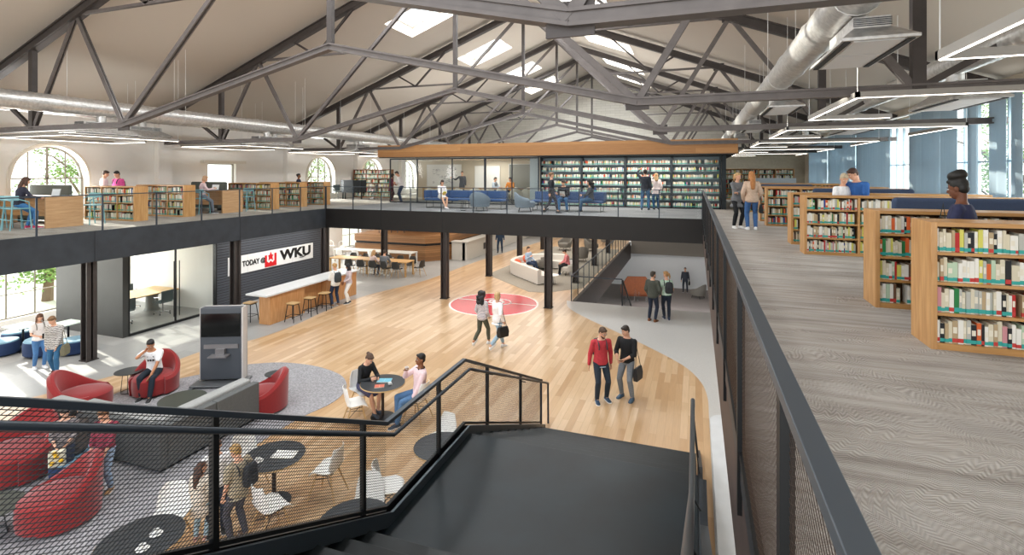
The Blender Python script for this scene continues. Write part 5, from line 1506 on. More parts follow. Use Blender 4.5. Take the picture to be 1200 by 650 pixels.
# aisle side : navy sofa backs
M_nav = mat('navy_felt', '#3c4a64', .9, noise=.05, nscale=25); 
def navy(x0, x1, y, lb, h=1.27):
    t = thing('high_back_sofa', lb, 'sofa', ((x0 + x1) / 2, y, UP)); hl = (x1 - x0) / 2
    f = MB(); f.box(-hl, hl, 0, .14, .08, h); f.build('tall_back', M_nav, t, bevel=.06, segs=3)
    f = MB(); f.box(-hl + .02, hl - .02, .14, .75, .1, .45); f.build('seat', M_nav, t, bevel=.04)
    for s in (-1, 1): f = MB(); f.box(s * (hl - .06) - .06, s * (hl - .06) + .06, .14, .7, .1, .7); f.build('armrest', M_nav, t, bevel=.03)
    for s in (-1, 1): f = MB(); f.box(s * (hl - .1) - .03, s * (hl - .1) + .03, .05, .65, 0, .1); f.build('foot', M_dark, t)
navy(2.87, 6.5, 9.45, 'navy high backed sofa just past the dark haired woman, nearest in the aisle')
navy(2.95, 5.2, 15.6, 'navy high backed sofa behind the reading couple', 1.24)
navy(2.35, 4.1, 21.7, 'navy high backed sofa farthest down the aisle', 1.22)
t = thing('reading_table', 'oak reading table between the navy sofa and the second bookcase', 'table', (4.6, 8.55, UP))
f = MB(); f.box(-1.3, 1.9, -.3, .3, .98, 1.02); f.build('table_top', M_oakh, t)
for x in (-1.2, 1.8): f = MB(); f.box(x - .03, x + .03, -.27, .27, 0, .98); f.build('end_panel', M_oak_v, t)
a, b = XY(885, 27.5), XY(933, 27.5)
t = thing('desk_screen', 'low pale blue white screen panel beyond the last bookcases', 'screen', ((a + b) / 2, 27.5, UP)); f = MB(); f.box(-(b - a) / 2, (b - a) / 2, -.02, .02, .1, 1.4); f.build('panel', mat('pale_panel', '#c9d6df', .6), t)
for s in (-1, 1): f = MB(); f.box(s * (b - a) * .45 - .02, s * (b - a) * .45 + .02, -.15, .15, 0, .1); f.build('foot', M_dark, t)

# ================================================================ outside
f = MB(); f.box(-90, XL - .36, -30, 90, -.6, -.3); f.box(XR + .36, 90, -30, 90, -.6, -.3)
struct('ground', f, mat('ground_pale', '#b9b7a6', .95, noise=.15, nscale=.4))
M_leaf = mat('leaf', '#8fae62', .7); M_leaf2 = mat('leaf2', '#6d8f4a', .7); M_bark = mat('bark', '#6b5a48', .9)
def tree(x, y, h, r, n, lb, seed):
    rg = random.Random(seed); t = thing('tree', lb, 'tree', (x, y, -.3))
    f = MB(); f.tube([(0, 0, 0), (.1, .05, h * .45), (0, 0, h * .85)], [.22, .15, .05], 8)
    for k in range(9):
        a = rg.random() * 6.28; z = h * rg.uniform(.3, .7); f.tube([(0.05, 0, z), (r * .5 * math.cos(a), r * .5 * math.sin(a), z + h * .15), (r * .9 * math.cos(a), r * .9 * math.sin(a), z + h * .2)], [.07, .04, .015], 5)
    f.build('trunk', M_bark, t)
    f = MB()
    cl = [(rg.gauss(0, r * .5), rg.gauss(0, r * .5), h * rg.uniform(.3, 1.0), rg.uniform(.4, .9)) for _ in range(34)]
    for _ in range(n):
        c = rg.choice(cl); p = Vector((c[0] + rg.gauss(0, c[3] * .6), c[1] + rg.gauss(0, c[3] * .6), c[2] + rg.gauss(0, c[3] * .5)))
        u = Vector((rg.gauss(0, 1), rg.gauss(0, 1), rg.gauss(0, .6))).normalized(); v = u.orthogonal().normalized(); s = rg.uniform(.05, .11)
        f.add([p - u * s, p + v * s * .6, p + u * s, p - v * s * .6], [(0, 1, 2, 3)], rg.randint(0, 1))
    f.build('foliage', [M_leaf, M_leaf2], t)
tree(-33, 19.6, 8.5, 2.6, 5200, 'leafy green tree outside the first big arched window', 1)
tree(-27, 30.5, 9, 2.8, 4500, 'leafy tree outside the arched windows past the bookcases', 2)
tree(-28.5, 40, 9, 3, 4500, 'leafy tree outside the farthest arched windows', 3)
tree(-26.8, 14.5, 3.6, .9, 2200, 'small young tree outside the lower corner window', 4)
tree(12.5, 20.5, 8.5, 2.4, 4200, 'leafy tree outside the narrow windows near the dark haired woman', 5)
tree(13.5, 29.5, 9, 2.6, 4200, 'leafy tree outside the tall window between the blue curtains', 6)
# ================================================================ people
BAKE = []
SKIN = {'light': '#d9a88c', 'pale': '#e3b9a0', 'tan': '#b9805c', 'dark': '#6d4430', 'brown': '#8a5a3e'}
def cmat(c, rough=.85, stripe=None):
    if stripe:
        nm = 'cloth_%s_%s' % (c.strip('#'), stripe.strip('#'))
        if nm in MATS: return MATS[nm]
        m = mat(nm, c, rough); nt = m.node_tree; b = nt.nodes['Principled BSDF']
        tc = node(nt, 'ShaderNodeTexCoord'); w = node(nt, 'ShaderNodeTexWave', wave_type='BANDS', bands_direction='Z'); w.inputs['Scale'].default_value = 9; w.inputs['Distortion'].default_value = 2.5
        w.inputs['Detail Scale'].default_value = 3
        nt.links.new(tc.outputs['Object'], w.inputs['Vector']); nt.links.new(ramp(nt, w.outputs['Fac'], [(.45, c), (.55, stripe)]), b.inputs['Base Color']); return m
    return mat('cloth_' + c.strip('#'), c, rough, noise=.1, nscale=25)
def ik(a, c, l1, l2, pole):
    a, c = Vector(a), Vector(c); d = c - a; L = d.length; mx = (l1 + l2) * .995
    if L > mx: c = a + d * (mx / L); d = c - a; L = mx
    u = d / L; x = (l1 * l1 - l2 * l2 + L * L) / (2 * L); h = math.sqrt(max(l1 * l1 - x * x, 0))
    p = Vector(pole); p = (p - u * p.dot(u)).normalized()
    return a + u * x + p * h, c
def limb(f, pts, rs):
    n = 12
    P = [Vector(p) for p in pts]; rings = []
    f.tube(P, rs, n)
    for p, r in zip(P, rs): f.ell(p, (r, r, r), 12, 8)
def hand_geo(f, wr, d, palm_n, s, curl=.5, left=False):
    """wrist point, direction of the fingers, normal of the palm"""
    d = d.normalized(); nrm = (palm_n - d * palm_n.dot(d)).normalized(); side = d.cross(nrm) * (1 if left else -1)
    rings = []
    for t, w, h in ((-.02, .024, .02), (.0, .028, .02), (.03, .038, .016), (.06, .042, .014), (.085, .040, .012)):
        c = wr + d * t * s
        rings.append([c + side * math.cos(2 * math.pi * k / 10) * w * s + nrm * math.sin(2 * math.pi * k / 10) * h * s for k in range(10)])
    f.loft(rings)
    for k, (o, L) in enumerate(((-.03, .062), (-.01, .072), (.01, .075), (.03, .066))):
        p0 = wr + d * .078 * s + side * o * s; pts = [p0]; dd = d.copy(); p = p0
        for j in range(3):
            dd = (dd + nrm * curl * (.35 + .25 * j)).normalized(); p = p + dd * (L * (.45, .32, .23)[j]) * s; pts.append(p)
        f.tube(pts, [.0095 * s, .009 * s, .008 * s, .006 * s], 6)
    # thumb leaves the side of the palm near its base
    p = wr + d * .025 * s + side * .034 * s; q = p + (d * .6 + side * .7 + nrm * .3).normalized() * .035 * s; r = q + (d * .9 + side * .2 + nrm * .4).normalized() * .03 * s
    f.tube([p - side * .008 * s, q, r], [.012 * s, .0105 * s, .008 * s], 6)
def reg(o, vox, extra=None, it=4):
    m = o.modifiers.new('r', 'REMESH'); m.mode = 'VOXEL'; m.voxel_size = vox; m.use_smooth_shade = True
    if it:
        m = o.modifiers.new('s', 'SMOOTH'); m.factor = .5; m.iterations = it
    BAKE.append((o, extra)); return o
M_eyew = mat('eye_white', '#eceae6', .3); M_iris = mat('iris', '#2c1c12', .3)
TOR_M = [(-.10, .12, .09), (-.05, .16, .115), (.02, .165, .12), (.10, .150, .112), (.18, .143, .104), (.27, .152, .11), (.36, .17, .118), (.43, .176, .112), (.475, .158, .096), (.51, .105, .078), (.54, .062, .062), (.60, .053, .057), (.65, .05, .055)]
TOR_F = [(-.10, .12, .09), (-.05, .165, .118), (.02, .165, .12), (.10, .138, .102), (.17, .120, .092), (.26, .130, .1), (.34, .146, .122), (.41, .150, .108), (.465, .138, .09), (.505, .09, .07), (.54, .054, .055), (.60, .047, .052), (.65, .045, .05)]
def person(lb, loc, face, H=1.75, sex='m', skin='light', hip=None, lean=0, head=(0, 0, 0), feet=None, hands=None, elbows=None, knees=None, twist=0,
           top='#888888', stripe=None, sleeve='long', hem=-.06, loose=.014, bottom='#2b3346', legs='long', skirt=None, shoes='#222222', sole='#dddddd', hair='short', hcol='#2d1d14', palms=None, curl=.5, vox=None, beard=False, group=None, jacket=None, bare=False, footp=(0, 0)):
    s = H / 1.715
    t = thing('person', lb, 'person', loc, face, group)
    d = math.hypot(loc[0], loc[1])
    v = vox or max(.0095, min(.02, d * .0011))
    fem = sex == 'f'; T = TOR_F if fem else TOR_M
    hipz = (hip if hip is not None else .90 * s)
    ln = R(lean)
    pel = Vector((0, 0, hipz))
    def spine(h):
        """centre, up and front at the height h over the pelvis (h in units of s=1)"""
        n = 12; p = pel.copy(); a = 0
        if h <= 0: return pel + Vector((0, 0, h * s)), Vector((0, 0, 1)), Vector((0, 1, 0))
        for i in range(n):
            hh = h * (i + .5) / n; a = ln * min(1, hh / .32); p = p + Vector((0, math.sin(a), math.cos(a))) * (h * s / n)
        a = ln * min(1, h / .32)
        return p, Vector((0, math.sin(a), math.cos(a))), Vector((0, math.cos(a), -math.sin(a)))
    def torso(f, T_, grow, lo=-9, hi=9, scale=1.0):
        rg = []
        for (h, rx, ry) in T_:
            if h < lo - 1e-6 or h > hi + 1e-6: continue
            c, u, fr = spine(h); rx = rx * s * scale + grow; ry = ry * s * scale + grow
            rg.append([c + Vector((1, 0, 0)) * rx * math.cos(2 * math.pi * k / 20) + fr * ry * math.sin(2 * math.pi * k / 20) for k in range(20)])
        f.loft(rg)
    # joints
    sc, su, sf = spine(.45); shw = (.155 if fem else .18) * s
    sh = [sc + Vector((sg * shw, 0, 0)) for sg in (-1, 1)]
    hp = [pel + Vector((sg * .088 * s, 0, -.02 * s)) for sg in (-1, 1)]
    feet = feet or [(-.1, .0, 0), (.1, .02, 0)]
    hands = hands or [(-.27, .03, .0), (.27, .03, .0)]
    hs = []
    for i, h in enumerate(hands):
        h = Vector(h)
        hs.append(Vector((h.x * s, h.y * s, pel.z - .13 * s + h.z * s)) if len(h) == 3 else h)
    an = [Vector((q[0] * s, q[1] * s, q[2] * s + .085 * s)) for q in feet]
    kp = knees or [(-.12, 1, .1), (.12, 1, .1)]
    ep = elbows or [(-.5, -.8, -.4), (.5, -.8, -.4)]
    kn = []; an2 = []
    for i in (0, 1):
        k_, c_ = ik(hp[i], an[i], .43 * s, .415 * s, kp[i]); kn.append(k_); an2.append(c_)
    el = []; wr = []
    for i in (0, 1):
        k_, c_ = ik(sh[i], hs[i], .285 * s, .255 * s, ep[i]); el.append(k_); wr.append(c_)
    am = .88 if fem else 1.0
    # ---- body, one surface
    f = MB(); torso(f, T, 0, scale=.94)
    for i in (0, 1):
        limb(f, [hp[i], hp[i].lerp(kn[i], .5), kn[i]], [.078 * s * .95, .07 * s * .95, .05 * s * .95])
        cm = kn[i].lerp(an2[i], .35) + Vector((0, -.012 * s, 0))
        limb(f, [kn[i], cm, an2[i]], [.05 * s * .95, .054 * s * .95, .034 * s])
        limb(f, [an2[i], an2[i] + Vector((0, .06 * s, -.045 * s))], [.034 * s, .026 * s])
        limb(f, [sh[i], sh[i].lerp(el[i], .5), el[i]], [.05 * s * am, .045 * s * am, .037 * s * am])
        limb(f, [el[i], el[i].lerp(wr[i], .35), wr[i]], [.037 * s * am, .038 * s * am, .024 * s * am])
        limb(f, [sh[i], spine(.44)[0]], [.052 * s, .06 * s])
    # head frame
    nb, nu, nf = spine(.575); hpitch, hyaw, hroll = (R(x) for x in head)
    base = ln
    Mh = Matrix.Rotation(-hyaw, 3, 'Z') @ Matrix.Rotation(-(base * .5 + hpitch), 3, 'X') @ Matrix.Rotation(hroll, 3, 'Y')
    hc = nb + Mh @ Vector((0, .012 * s, .115 * s))
    def hE(g, c, r, n=14, m=10): g.ell(hc + Mh @ (Vector(c) * s), [x * s for x in r], n, m, M=Mh)
    hE(f, (0, -.012, .03), (.074, .092, .088)); hE(f, (0, .02, -.03), (.06, .07, .08)); hE(f, (0, .04, -.082), (.036, .04, .032))
    f.tube([nb, hc + Mh @ Vector((0, -.02 * s, -.03 * s))], [.05 * s, .05 * s], 12)
    f.tube([hc + Mh @ (Vector(q) * s) for q in ((0, .082, .02), (0, .1, -.022), (0, .085, -.035))], [.008 * s, .014 * s, .01 * s], 8)
    hE(f, (0, .084, -.062), (.022, .012, .009), 8, 6); hE(f, (-.075, -.008, -.008), (.012, .02, .032), 8, 6); hE(f, (.075, -.008, -.008), (.012, .02, .032), 8, 6)
    o = f.build('body', mat('skin_' + skin, SKIN[skin], .5, spec=.35), t)
    hg = MB()
    for i in (0, 1):
        dd = (wr[i] - el[i]).normalized()
        if palms and palms[i]: dd = (dd * .4 + Vector(palms[i])).normalized()
        hand_geo(hg, wr[i], dd, Vector((1 if i == 0 else -1, .25, -.1)), s * (1.0 if not fem else .92), curl, left=(i == 0))
    reg(o, v * .85, hg, 2)
    # ---- clothes
    f = MB(); Tt = [(h, rx, ry) for h, rx, ry in T]
    if hem < -.10:
        Tt = [(hem, .19, .15), ((hem - .1) / 2, .18, .135)] + Tt
    torso(f, Tt, loose * s, lo=hem, hi=.515)
    for i in (0, 1):
        limb(f, [spine(.44)[0], sh[i]], [.058 * s + loose * s, .055 * s * am + loose * s])
        if sleeve == 'long': pts = [sh[i], sh[i].lerp(el[i], .5), el[i]]; limb(f, pts, [.055 * s * am + loose * .8, .048 * s * am + loose * .9, .042 * s * am + loose]); limb(f, [el[i], el[i].lerp(wr[i], .93)], [.042 * s * am + loose, .03 * s * am + loose * .7])
        elif sleeve == 'short': limb(f, [sh[i], sh[i].lerp(el[i], .62)], [.055 * s * am + loose, .05 * s * am + loose])
        elif sleeve == 'half': limb(f, [sh[i], el[i], el[i].lerp(wr[i], .3)], [.055 * s * am + loose, .045 * s * am + loose, .042 * s * am + loose])
    o = f.build('shirt' if sleeve != 'coat' else 'coat', cmat(top, stripe=stripe), t); reg(o, v)
    f = MB()
    if skirt:
        torso(f, T, .02 * s, lo=-.1, hi=.12)
        for i in (0, 1): limb(f, [hp[i], hp[i].lerp(kn[i], skirt)], [.09 * s, .085 * s])
        limb(f, [(hp[0] + hp[1]) / 2, ((hp[0] + hp[1]) / 2).lerp((kn[0] + kn[1]) / 2, skirt)], [.1 * s, .1 * s])
        o = f.build('skirt', cmat(bottom), t); reg(o, v)
    else:
        torso(f, T, .011 * s, lo=-.1, hi=.08)
        e = .012 * s
        for i in (0, 1):
            limb(f, [hp[i], hp[i].lerp(kn[i], .5), kn[i]], [.084 * s + e, .072 * s + e, .053 * s + e])
            cm = kn[i].lerp(an2[i], .35) + Vector((0, -.01 * s, 0))
            k = .96 if legs == 'long' else .8
            limb(f, [kn[i], cm, kn[i].lerp(an2[i], k)], [.053 * s + e, .054 * s + e, .040 * s + e])
        o = f.build('trousers', cmat(bottom), t); reg(o, v)
    if jacket: pass
    # ---- shoes
    for i in (0, 1):
        f = MB(); a = an2[i]; yaw = (.12 if i else -.12); pit = R(footp[i])
        Mf = Matrix.Rotation(-yaw, 3, 'Z') @ Matrix.Rotation(-pit, 3, 'X')
        rg = []; rs_ = []
        for (y, w, h) in ((-.075, .02, .04), (-.065, .034, .075), (-.03, .04, .1), (.02, .041, .098), (.06, .043, .075), (.11, .047, .055), (.155, .044, .045), (.185, .03, .036), (.195, .012, .025)):
            ring = []
            for k in range(12):
                an_ = 2 * math.pi * k / 12; x = w * math.cos(an_); z = h * .5 + h * .5 * math.sin(an_); z = max(z, 0.0)
                if math.sin(an_) < 0: x = w * (1 if math.cos(an_) > 0 else -1) * min(1, abs(math.cos(an_)) * 1.6)
                ring.append(a + Mf @ (Vector((x, y, z - .085)) * s))
            rg.append(ring)
        f.loft(rg); sh_ = f.build('shoe', cmat(shoes, .6), t, smooth=True)
        f = MB(); pts = [(-.07, .03), (-.03, .043), (.05, .045), (.12, .05), (.17, .045), (.2, .02)]
        poly = [(w, y) for y, w in pts] + [(-w, y) for y, w in pts[::-1]]
        f.prism([(x * s, y * s) for x, y in poly], -.087 * s, -.068 * s, M=Matrix.Translation(a) @ Mf.to_4x4()); f.build('sole', cmat(sole, .7), sh_)
    # ---- hair
    hm = mat('hair_' + hcol.strip('#'), hcol, .6, noise=.25, nscale=40, stretch=(1, 1, .15))
    f = MB()
    if hair != 'hijab':
        hE(f, (0, -.024, .046), (.082, .097, .086)); hE(f, (0, -.05, .0), (.078, .062, .075))
        f.ell(hc + Mh @ (Vector((0, .045, .095)) * s), (.055 * s, .04 * s, .025 * s), 10, 8, M=Mh)
    if hair in ('long', 'vlong'):
        L = 4 if hair == 'long' else 7
        for k in range(L): 
            up_ = Vector((0, -.072 * s, -.03 * s)); c = hc + Mh @ up_ + Vector((0, 0, -.055 * k * s)) - nf * (.022 * min(k, 3.2)) * s
            f.ell(c, ((.092 - .004 * k) * s, .055 * s, .065 * s), 12, 8)
        for sg in (-1, 1):
            for k in range(3): f.ell(hc + Mh @ (Vector((sg * .07, -.02, .0)) * s) + Vector((sg * .006 * k, 0, -.055 * k * s)), (.026 * s, .045 * s, .05 * s), 8, 6)
    if hair == 'bob':
        for sg in (-1, 0, 1): f.ell(hc + Mh @ (Vector((sg * .058, -.045 if sg == 0 else -.02, -.04)) * s), (.04 * s, .05 * s, .07 * s), 10, 8)
        hE(f, (0, -.06, -.05), (.075, .045, .07))
    if hair == 'pony':
        f.tube([hc + Mh @ (Vector(q) * s) for q in ((0, -.1, .05), (0, -.15, .03), (0, -.16, -.06), (0, -.14, -.16))], [.02 * s, .032 * s, .032 * s, .012 * s], 8)
    if hair == 'bun': hE(f, (0, -.115, .05), (.042, .042, .042))
    if hair == 'topbun':
        hE(f, (0, -.035, .15), (.088, .1, .062)); hE(f, (.0, -.06, .165), (.07, .07, .055)); hE(f, (0, -.03, .09), (.07, .08, .05))
    if hair == 'curly':
        rg2 = random.Random(5)
        for k in range(80):
            a = rg2.uniform(0, 6.28); z = rg2.uniform(-.26, .1); f.ell(hc + Mh @ (Vector((.095 * math.cos(a), -.06 + .06 * math.sin(a) - (.07 if z < -.05 else 0), 0)) * s) + Vector((0, 0, z * s)), (.052 * s,) * 3, 8, 6)
    if hair == 'hijab':
        hE(f, (0, -.014, .03), (.09, .1, .1)); 
        f.tube([hc + Mh @ (Vector((0, -.03, -.05)) * s), spine(.5)[0] + Vector((0, .0, 0))], [.075 * s, .1 * s], 14)
        for sg in (-1, 1): f.ell(hc + Mh @ (Vector((sg * .07, .0, -.05)) * s), (.03 * s, .05 * s, .08 * s), 10, 8)
    o = f.build('hair' if hair != 'hijab' else 'headscarf', hm, t); reg(o, min(v, .012), None, 3)
    if d < 16 or H < 1.3:
        for sg in (-1, 1):
            f = MB(); f.ell(hc + Mh @ (Vector((sg * .029, .079, .008)) * s), (.012 * s, .008 * s, .007 * s), 8, 6, M=Mh); f.ell(hc + Mh @ (Vector((sg * .029, .085, .008)) * s), (.006 * s, .004 * s, .006 * s), 8, 6, 1, M=Mh)
            f.build('eye', [M_eyew, M_iris], t, smooth=True)
            f = MB(); f.tube([hc + Mh @ (Vector(q) * s) for q in ((sg * .014, .088, .028), (sg * .03, .086, .033), (sg * .046, .076, .027))], .0035 * s, 5); f.build('eyebrow', hm, t)
    if beard:
        f = MB(); hE(f, (0, .046, -.084), (.045, .045, .036)); hE(f, (0, .03, -.06), (.06, .05, .045)); reg(f.build('beard', hm, t), .01, None, 2)
    t['_w'] = 0
    del t['_w']
    W = Matrix.Translation(loc) @ Matrix.Rotation(face, 4, 'Z')
    return dict(root=t, wr=[W @ w for w in wr], el=[W @ e for e in el], sh=[W @ x for x in sh], hc=W @ hc, W=W, s=s, spine=spine, wl=wr, elw=el)
def view(loc, a):
    """heading a degrees clockwise from straight away from the camera"""
    return math.atan2(-loc[0], loc[1]) - R(a)
def bake_people():
    bpy.context.view_layer.update()
    dg = bpy.context.evaluated_depsgraph_get()
    out = []
    for o, ex in BAKE: out.append((o, ex, bpy.data.meshes.new_from_object(o.evaluated_get(dg), depsgraph=dg)))
    for o, ex, me in out:
        if ex:
            v0 = len(me.vertices); bm = bmesh.new(); bm.from_mesh(me); vs = [bm.verts.new(v) for v in ex.v]
            for q in ex.f:
                try: bm.faces.new([vs[i] for i in q])
                except ValueError: pass
            bm.to_mesh(me); bm.free()
        me.polygons.foreach_set('use_smooth', [True] * len(me.polygons)); me.polygons.foreach_set('material_index', [0] * len(me.polygons))
        o.modifiers.clear(); o.data = me; 
def backpack(P, lb, col='#3a3d42', side=0, dy=-.20, sc=1.0, straps=True):
    s = P['s']; c, u, fr = P['spine'](.27); t = thing('backpack', lb, 'backpack'); t.matrix_world = P['W']
    m = cmat(col, .7); f = MB(); rg = []
    for z, w, d_ in ((-.2, .1, .05), (-.17, .135, .075), (-.02, .14, .085), (.12, .13, .07), (.18, .1, .05), (.2, .05, .02)):
        cc = c + u * z * s * sc - fr * (.19 * s) + Vector((side, 0, 0)); rg.append([cc + Vector((1, 0, 0)) * w * s * sc * math.copysign(abs(math.cos(a)) ** .6, math.cos(a)) + fr * d_ * s * sc * math.copysign(abs(math.sin(a)) ** .6, math.sin(a)) for a in [2 * math.pi * k / 16 for k in range(16)]])
    f.loft(rg); f.build('pack', m, t, smooth=True)
    f = MB(); cc = c - u * .06 * s - fr * .275 * s + Vector((side, 0, 0)); f.cbox(cc, (.18 * s, .04 * s, .16 * s)); f.build('front_pocket', m, t, bevel=.015)
    if straps:
        for sg in (-1, 1):
            f = MB(); pts = []
            for k in range(9):
                a = math.pi * (k / 8); h = .47 - .0 ; cc, uu, ff = P['spine'](.30 + .19 * math.sin(a)); rr = .128 * s + (.026 if 0 < k < 8 else .02)
                pts.append(cc + Vector((sg * (.095) * s, 0, 0)) - ff * rr * math.cos(a) + uu * .02 * s)
            f.tube(pts, .014 * s, 6); f.build('strap', m, t)
    return t
def shoulder_bag(P, lb, i, drop=.55, size=(.3, .1, .24), col='#16171a', yoff=0.0):
    """a bag hanging from the shoulder i (0 left, 1 right) on a strap"""
    sh = P['sh'][i]; s = P['s']; sg = -1 if i == 0 else 1; Rm = P['W'].to_3x3()
    t = thing('shoulder_bag', lb, 'bag', sh + Rm @ Vector((sg * .09, yoff, 0)) + Vector((0, 0, -drop * s)), P['root'].rotation_euler.z)
    w, d_, h = [x * s for x in size]; m = cmat(col, .5)
    f = MB(); f.loft([[Vector((x * a, y * b, z)) for x, y in ((-d_ / 2, -w / 2), (d_ / 2, -w / 2), (d_ / 2, w / 2), (-d_ / 2, w / 2))] for z, a, b in ((-h, 1, .92), (-h * .5, 1.1, 1), (0, .5, .95))]); f.build('pouch', m, t, bevel=.015)
    f = MB(); f.tube([(0, -w * .4, -.01), (-sg * .03, -w * .12, drop * s * .6), (-sg * .07, 0, drop * s + .07 * s), (-sg * .03, w * .12, drop * s * .6), (0, w * .4, -.01)], .008, 6); f.build('strap', m, t)
    return t
def at_hand(P, i, name, lb, cat, dims, m, off=(0, 0, 0), rot=(0, 0, 0), bev=.003):
    w = P['wr'][i]; dd = (P['wr'][i] - P['el'][i]).normalized(); p = w + dd * .09 * P['s'] + P['W'].to_3x3() @ Vector(off)
    f = MB(); f.cbox((0, 0, 0), dims, rx=rot[0]); o = f.build(name, m, bevel=bev); o.location = p; o.rotation_euler = (0, 0, P['root'].rotation_euler.z + rot[2]); setp(o, lb, cat); return o
M_phone = mat('phone_black', '#111214', .2); M_paper = mat('paper_white', '#f0efe9', .7)
FL = .007
def gp(px, py, z=FL):
    p = G(px, py, z); return (p.x, p.y, z)
# --- by the lower window
l = gp(46, 431); P = person('young woman in a white top and ripped jeans with long hair, looking at her phone', l, view(l, 165), 1.5, 'f', 'light', head=(25, 0, 0), hands=[(-.08, .3, .3), (.08, .3, .28)], elbows=[(-.6, -.3, -.8), (.6, -.3, -.8)], sleeve='short', top='#e9e4e0', bottom='#4a77a8', shoes='#e9e9e9', hair='long', hcol='#5a3822', feet=[(-.1, .05, 0), (.1, -.06, 0)])
at_hand(P, 1, 'phone', 'black phone in the hands of the woman in ripped jeans', 'phone', (.07, .012, .14), M_phone, (-.03, .02, .02)); backpack(P, 'grey backpack worn by the woman in ripped jeans', '#7b756d', side=-.1)
l = gp(65, 438); P = person('young person in a striped loose shirt and jeans leaning over the phone of a friend', l, view(l, 205), 1.58, 'f', 'light', lean=10, head=(25, 20, 0), feet=[(-.08, .1, 0), (.1, -.14, 0)], hands=[(-.1, .2, -.02), (.2, .05, -.05)], top='#dedbd6', stripe='#4d4b4c', hem=-.16, loose=.025, bottom='#2f6288', shoes='#4a2422', hair='short', hcol='#7a5a3a')
shoulder_bag(P, 'olive canvas bag carried by the person in the striped shirt', 0, .5, (.3, .12, .3), '#6b6750')
# --- man on the phone
l = gp(181, 459); fa = view(l, 203); P = person('young man in a printed white T-shirt sitting in a red chair, phone at his ear', l, fa, 1.72, 'm', 'tan', hip=.56, lean=22, head=(15, -5, 0), feet=[(-.12, .52, 0), (.1, .42, 0)], hands=[(-.1, .42, .12), (.13, .16, .62)], elbows=[(-.6, 0, -.8), (.7, .3, -.8)], sleeve='short', top='#efeeec', bottom='#1b2531', shoes='#1b1b1d', hair='short', hcol='#15110f')
f = MB(); c, u, fr = P['spine'](.33); 
for a in (-.05, .03):
    for b in (-.06, 0, .05): f.cbox(c + Vector((b, .136, a)) + fr * .0, (.03, .01, .045), rx=-R(22))
f.build('shirt_print', cmat('#17181a'), P['root'])
at_hand(P, 1, 'phone', 'black phone held to the ear of the man in the printed T-shirt', 'phone', (.012, .07, .13), M_phone, (-.03, -.01, .02))
# --- at the counter
l = gp(393, 358); P = person('woman in a white jacket and navy trousers with a dark backpack at the counter', l, view(l, 330), 1.7, 'f', 'light', head=(20, -20, 0), feet=[(-.13, 0, 0), (.13, 0, 0)], hands=[(-.12, .3, .25), (.12, .3, .22)], top='#efece6', hem=-.1, loose=.03, bottom='#22304a', shoes='#8a6a50', hair='bun', hcol='#b58c58')
backpack(P, 'dark leather backpack on the woman in the white jacket', '#34383c')
l = gp(409, 355); P = person('woman in a pink striped top, white trousers and dark headscarf at the counter', l, view(l, 255), 1.62, 'f', 'brown', head=(15, 0, 0), feet=[(-.09, .08, 0), (.09, -.04, 0)], hands=[(-.15, .25, .2), (.15, .2, .1)], top='#e6c4bb', stripe='#aab4c4', hem=-.1, bottom='#f0eeea', shoes='#2a3036', hair='hijab', hcol='#1c1d22')
# --- study table
l = (XY(437, 22.7), 22.62, 0); P = person('woman in a pale pink top sitting at the long study table', l, R(-8), 1.65, 'f', 'light', hip=.55, lean=12, head=(15, 10, 0), feet=[(-.1, .3, 0), (.1, .35, 0)], hands=[(-.15, .42, .35), (.15, .42, .35)], top='#e4cdc8', bottom='#4a5262', shoes='#777a80', hair='long', hcol='#b89468')
l = (XY(451, 22.7), 22.62, 0); P = person('man in a grey shirt and beige trousers sitting at the long study table', l, R(12), 1.72, 'm', 'light', hip=.55, lean=10, head=(15, -10, 0), feet=[(-.1, .3, 0), (.12, .2, 0)], hands=[(-.15, .42, .35), (.15, .42, .35)], top='#757a80', bottom='#c0ae94', shoes='#ecebe8', hair='short', hcol='#3a2a20')
# --- man by the reception desk
l = gp(586, 296); P = person('person in a dark blue suit standing by the reception desk below the balcony', l, view(l, 185), 1.78, 'm', 'light', top='#22364e', hem=-.14, bottom='#1d3148', shoes='#15171b', feet=[(-.13, 0, 0), (.13, .03, 0)])
# --- curved sofa
l = (-8.35, 26.15, .012); P = person('man in a pale blue jacket and navy jeans sitting on the curved sofa', l, R(-110), 1.74, 'm', 'light', hip=.55, lean=-6, head=(10, 0, 0), feet=[(-.05, .55, .12), (.1, .5, 0)], hands=[(-.12, .3, .2), (.15, .2, .45)], top='#9fb0c4', bottom='#22304a', shoes='#1d2735', hair='short', hcol='#3c2b20', knees=[(.2, 1, .6), (.1, 1, .3)])
l = (-6.25, 26.2, .012); P = person('person in a pink jacket and black trousers sitting in the pale armchair', l, R(115), 1.68, 'f', 'light', hip=.56, lean=14, head=(28, 0, 0), feet=[(-.05, .48, 0), (.1, .4, 0)], hands=[(-.08, .36, .2), (.08, .36, .18)], top='#cf7d80', bottom='#191b20', shoes='#24406b', hair='short', hcol='#2a1a12')
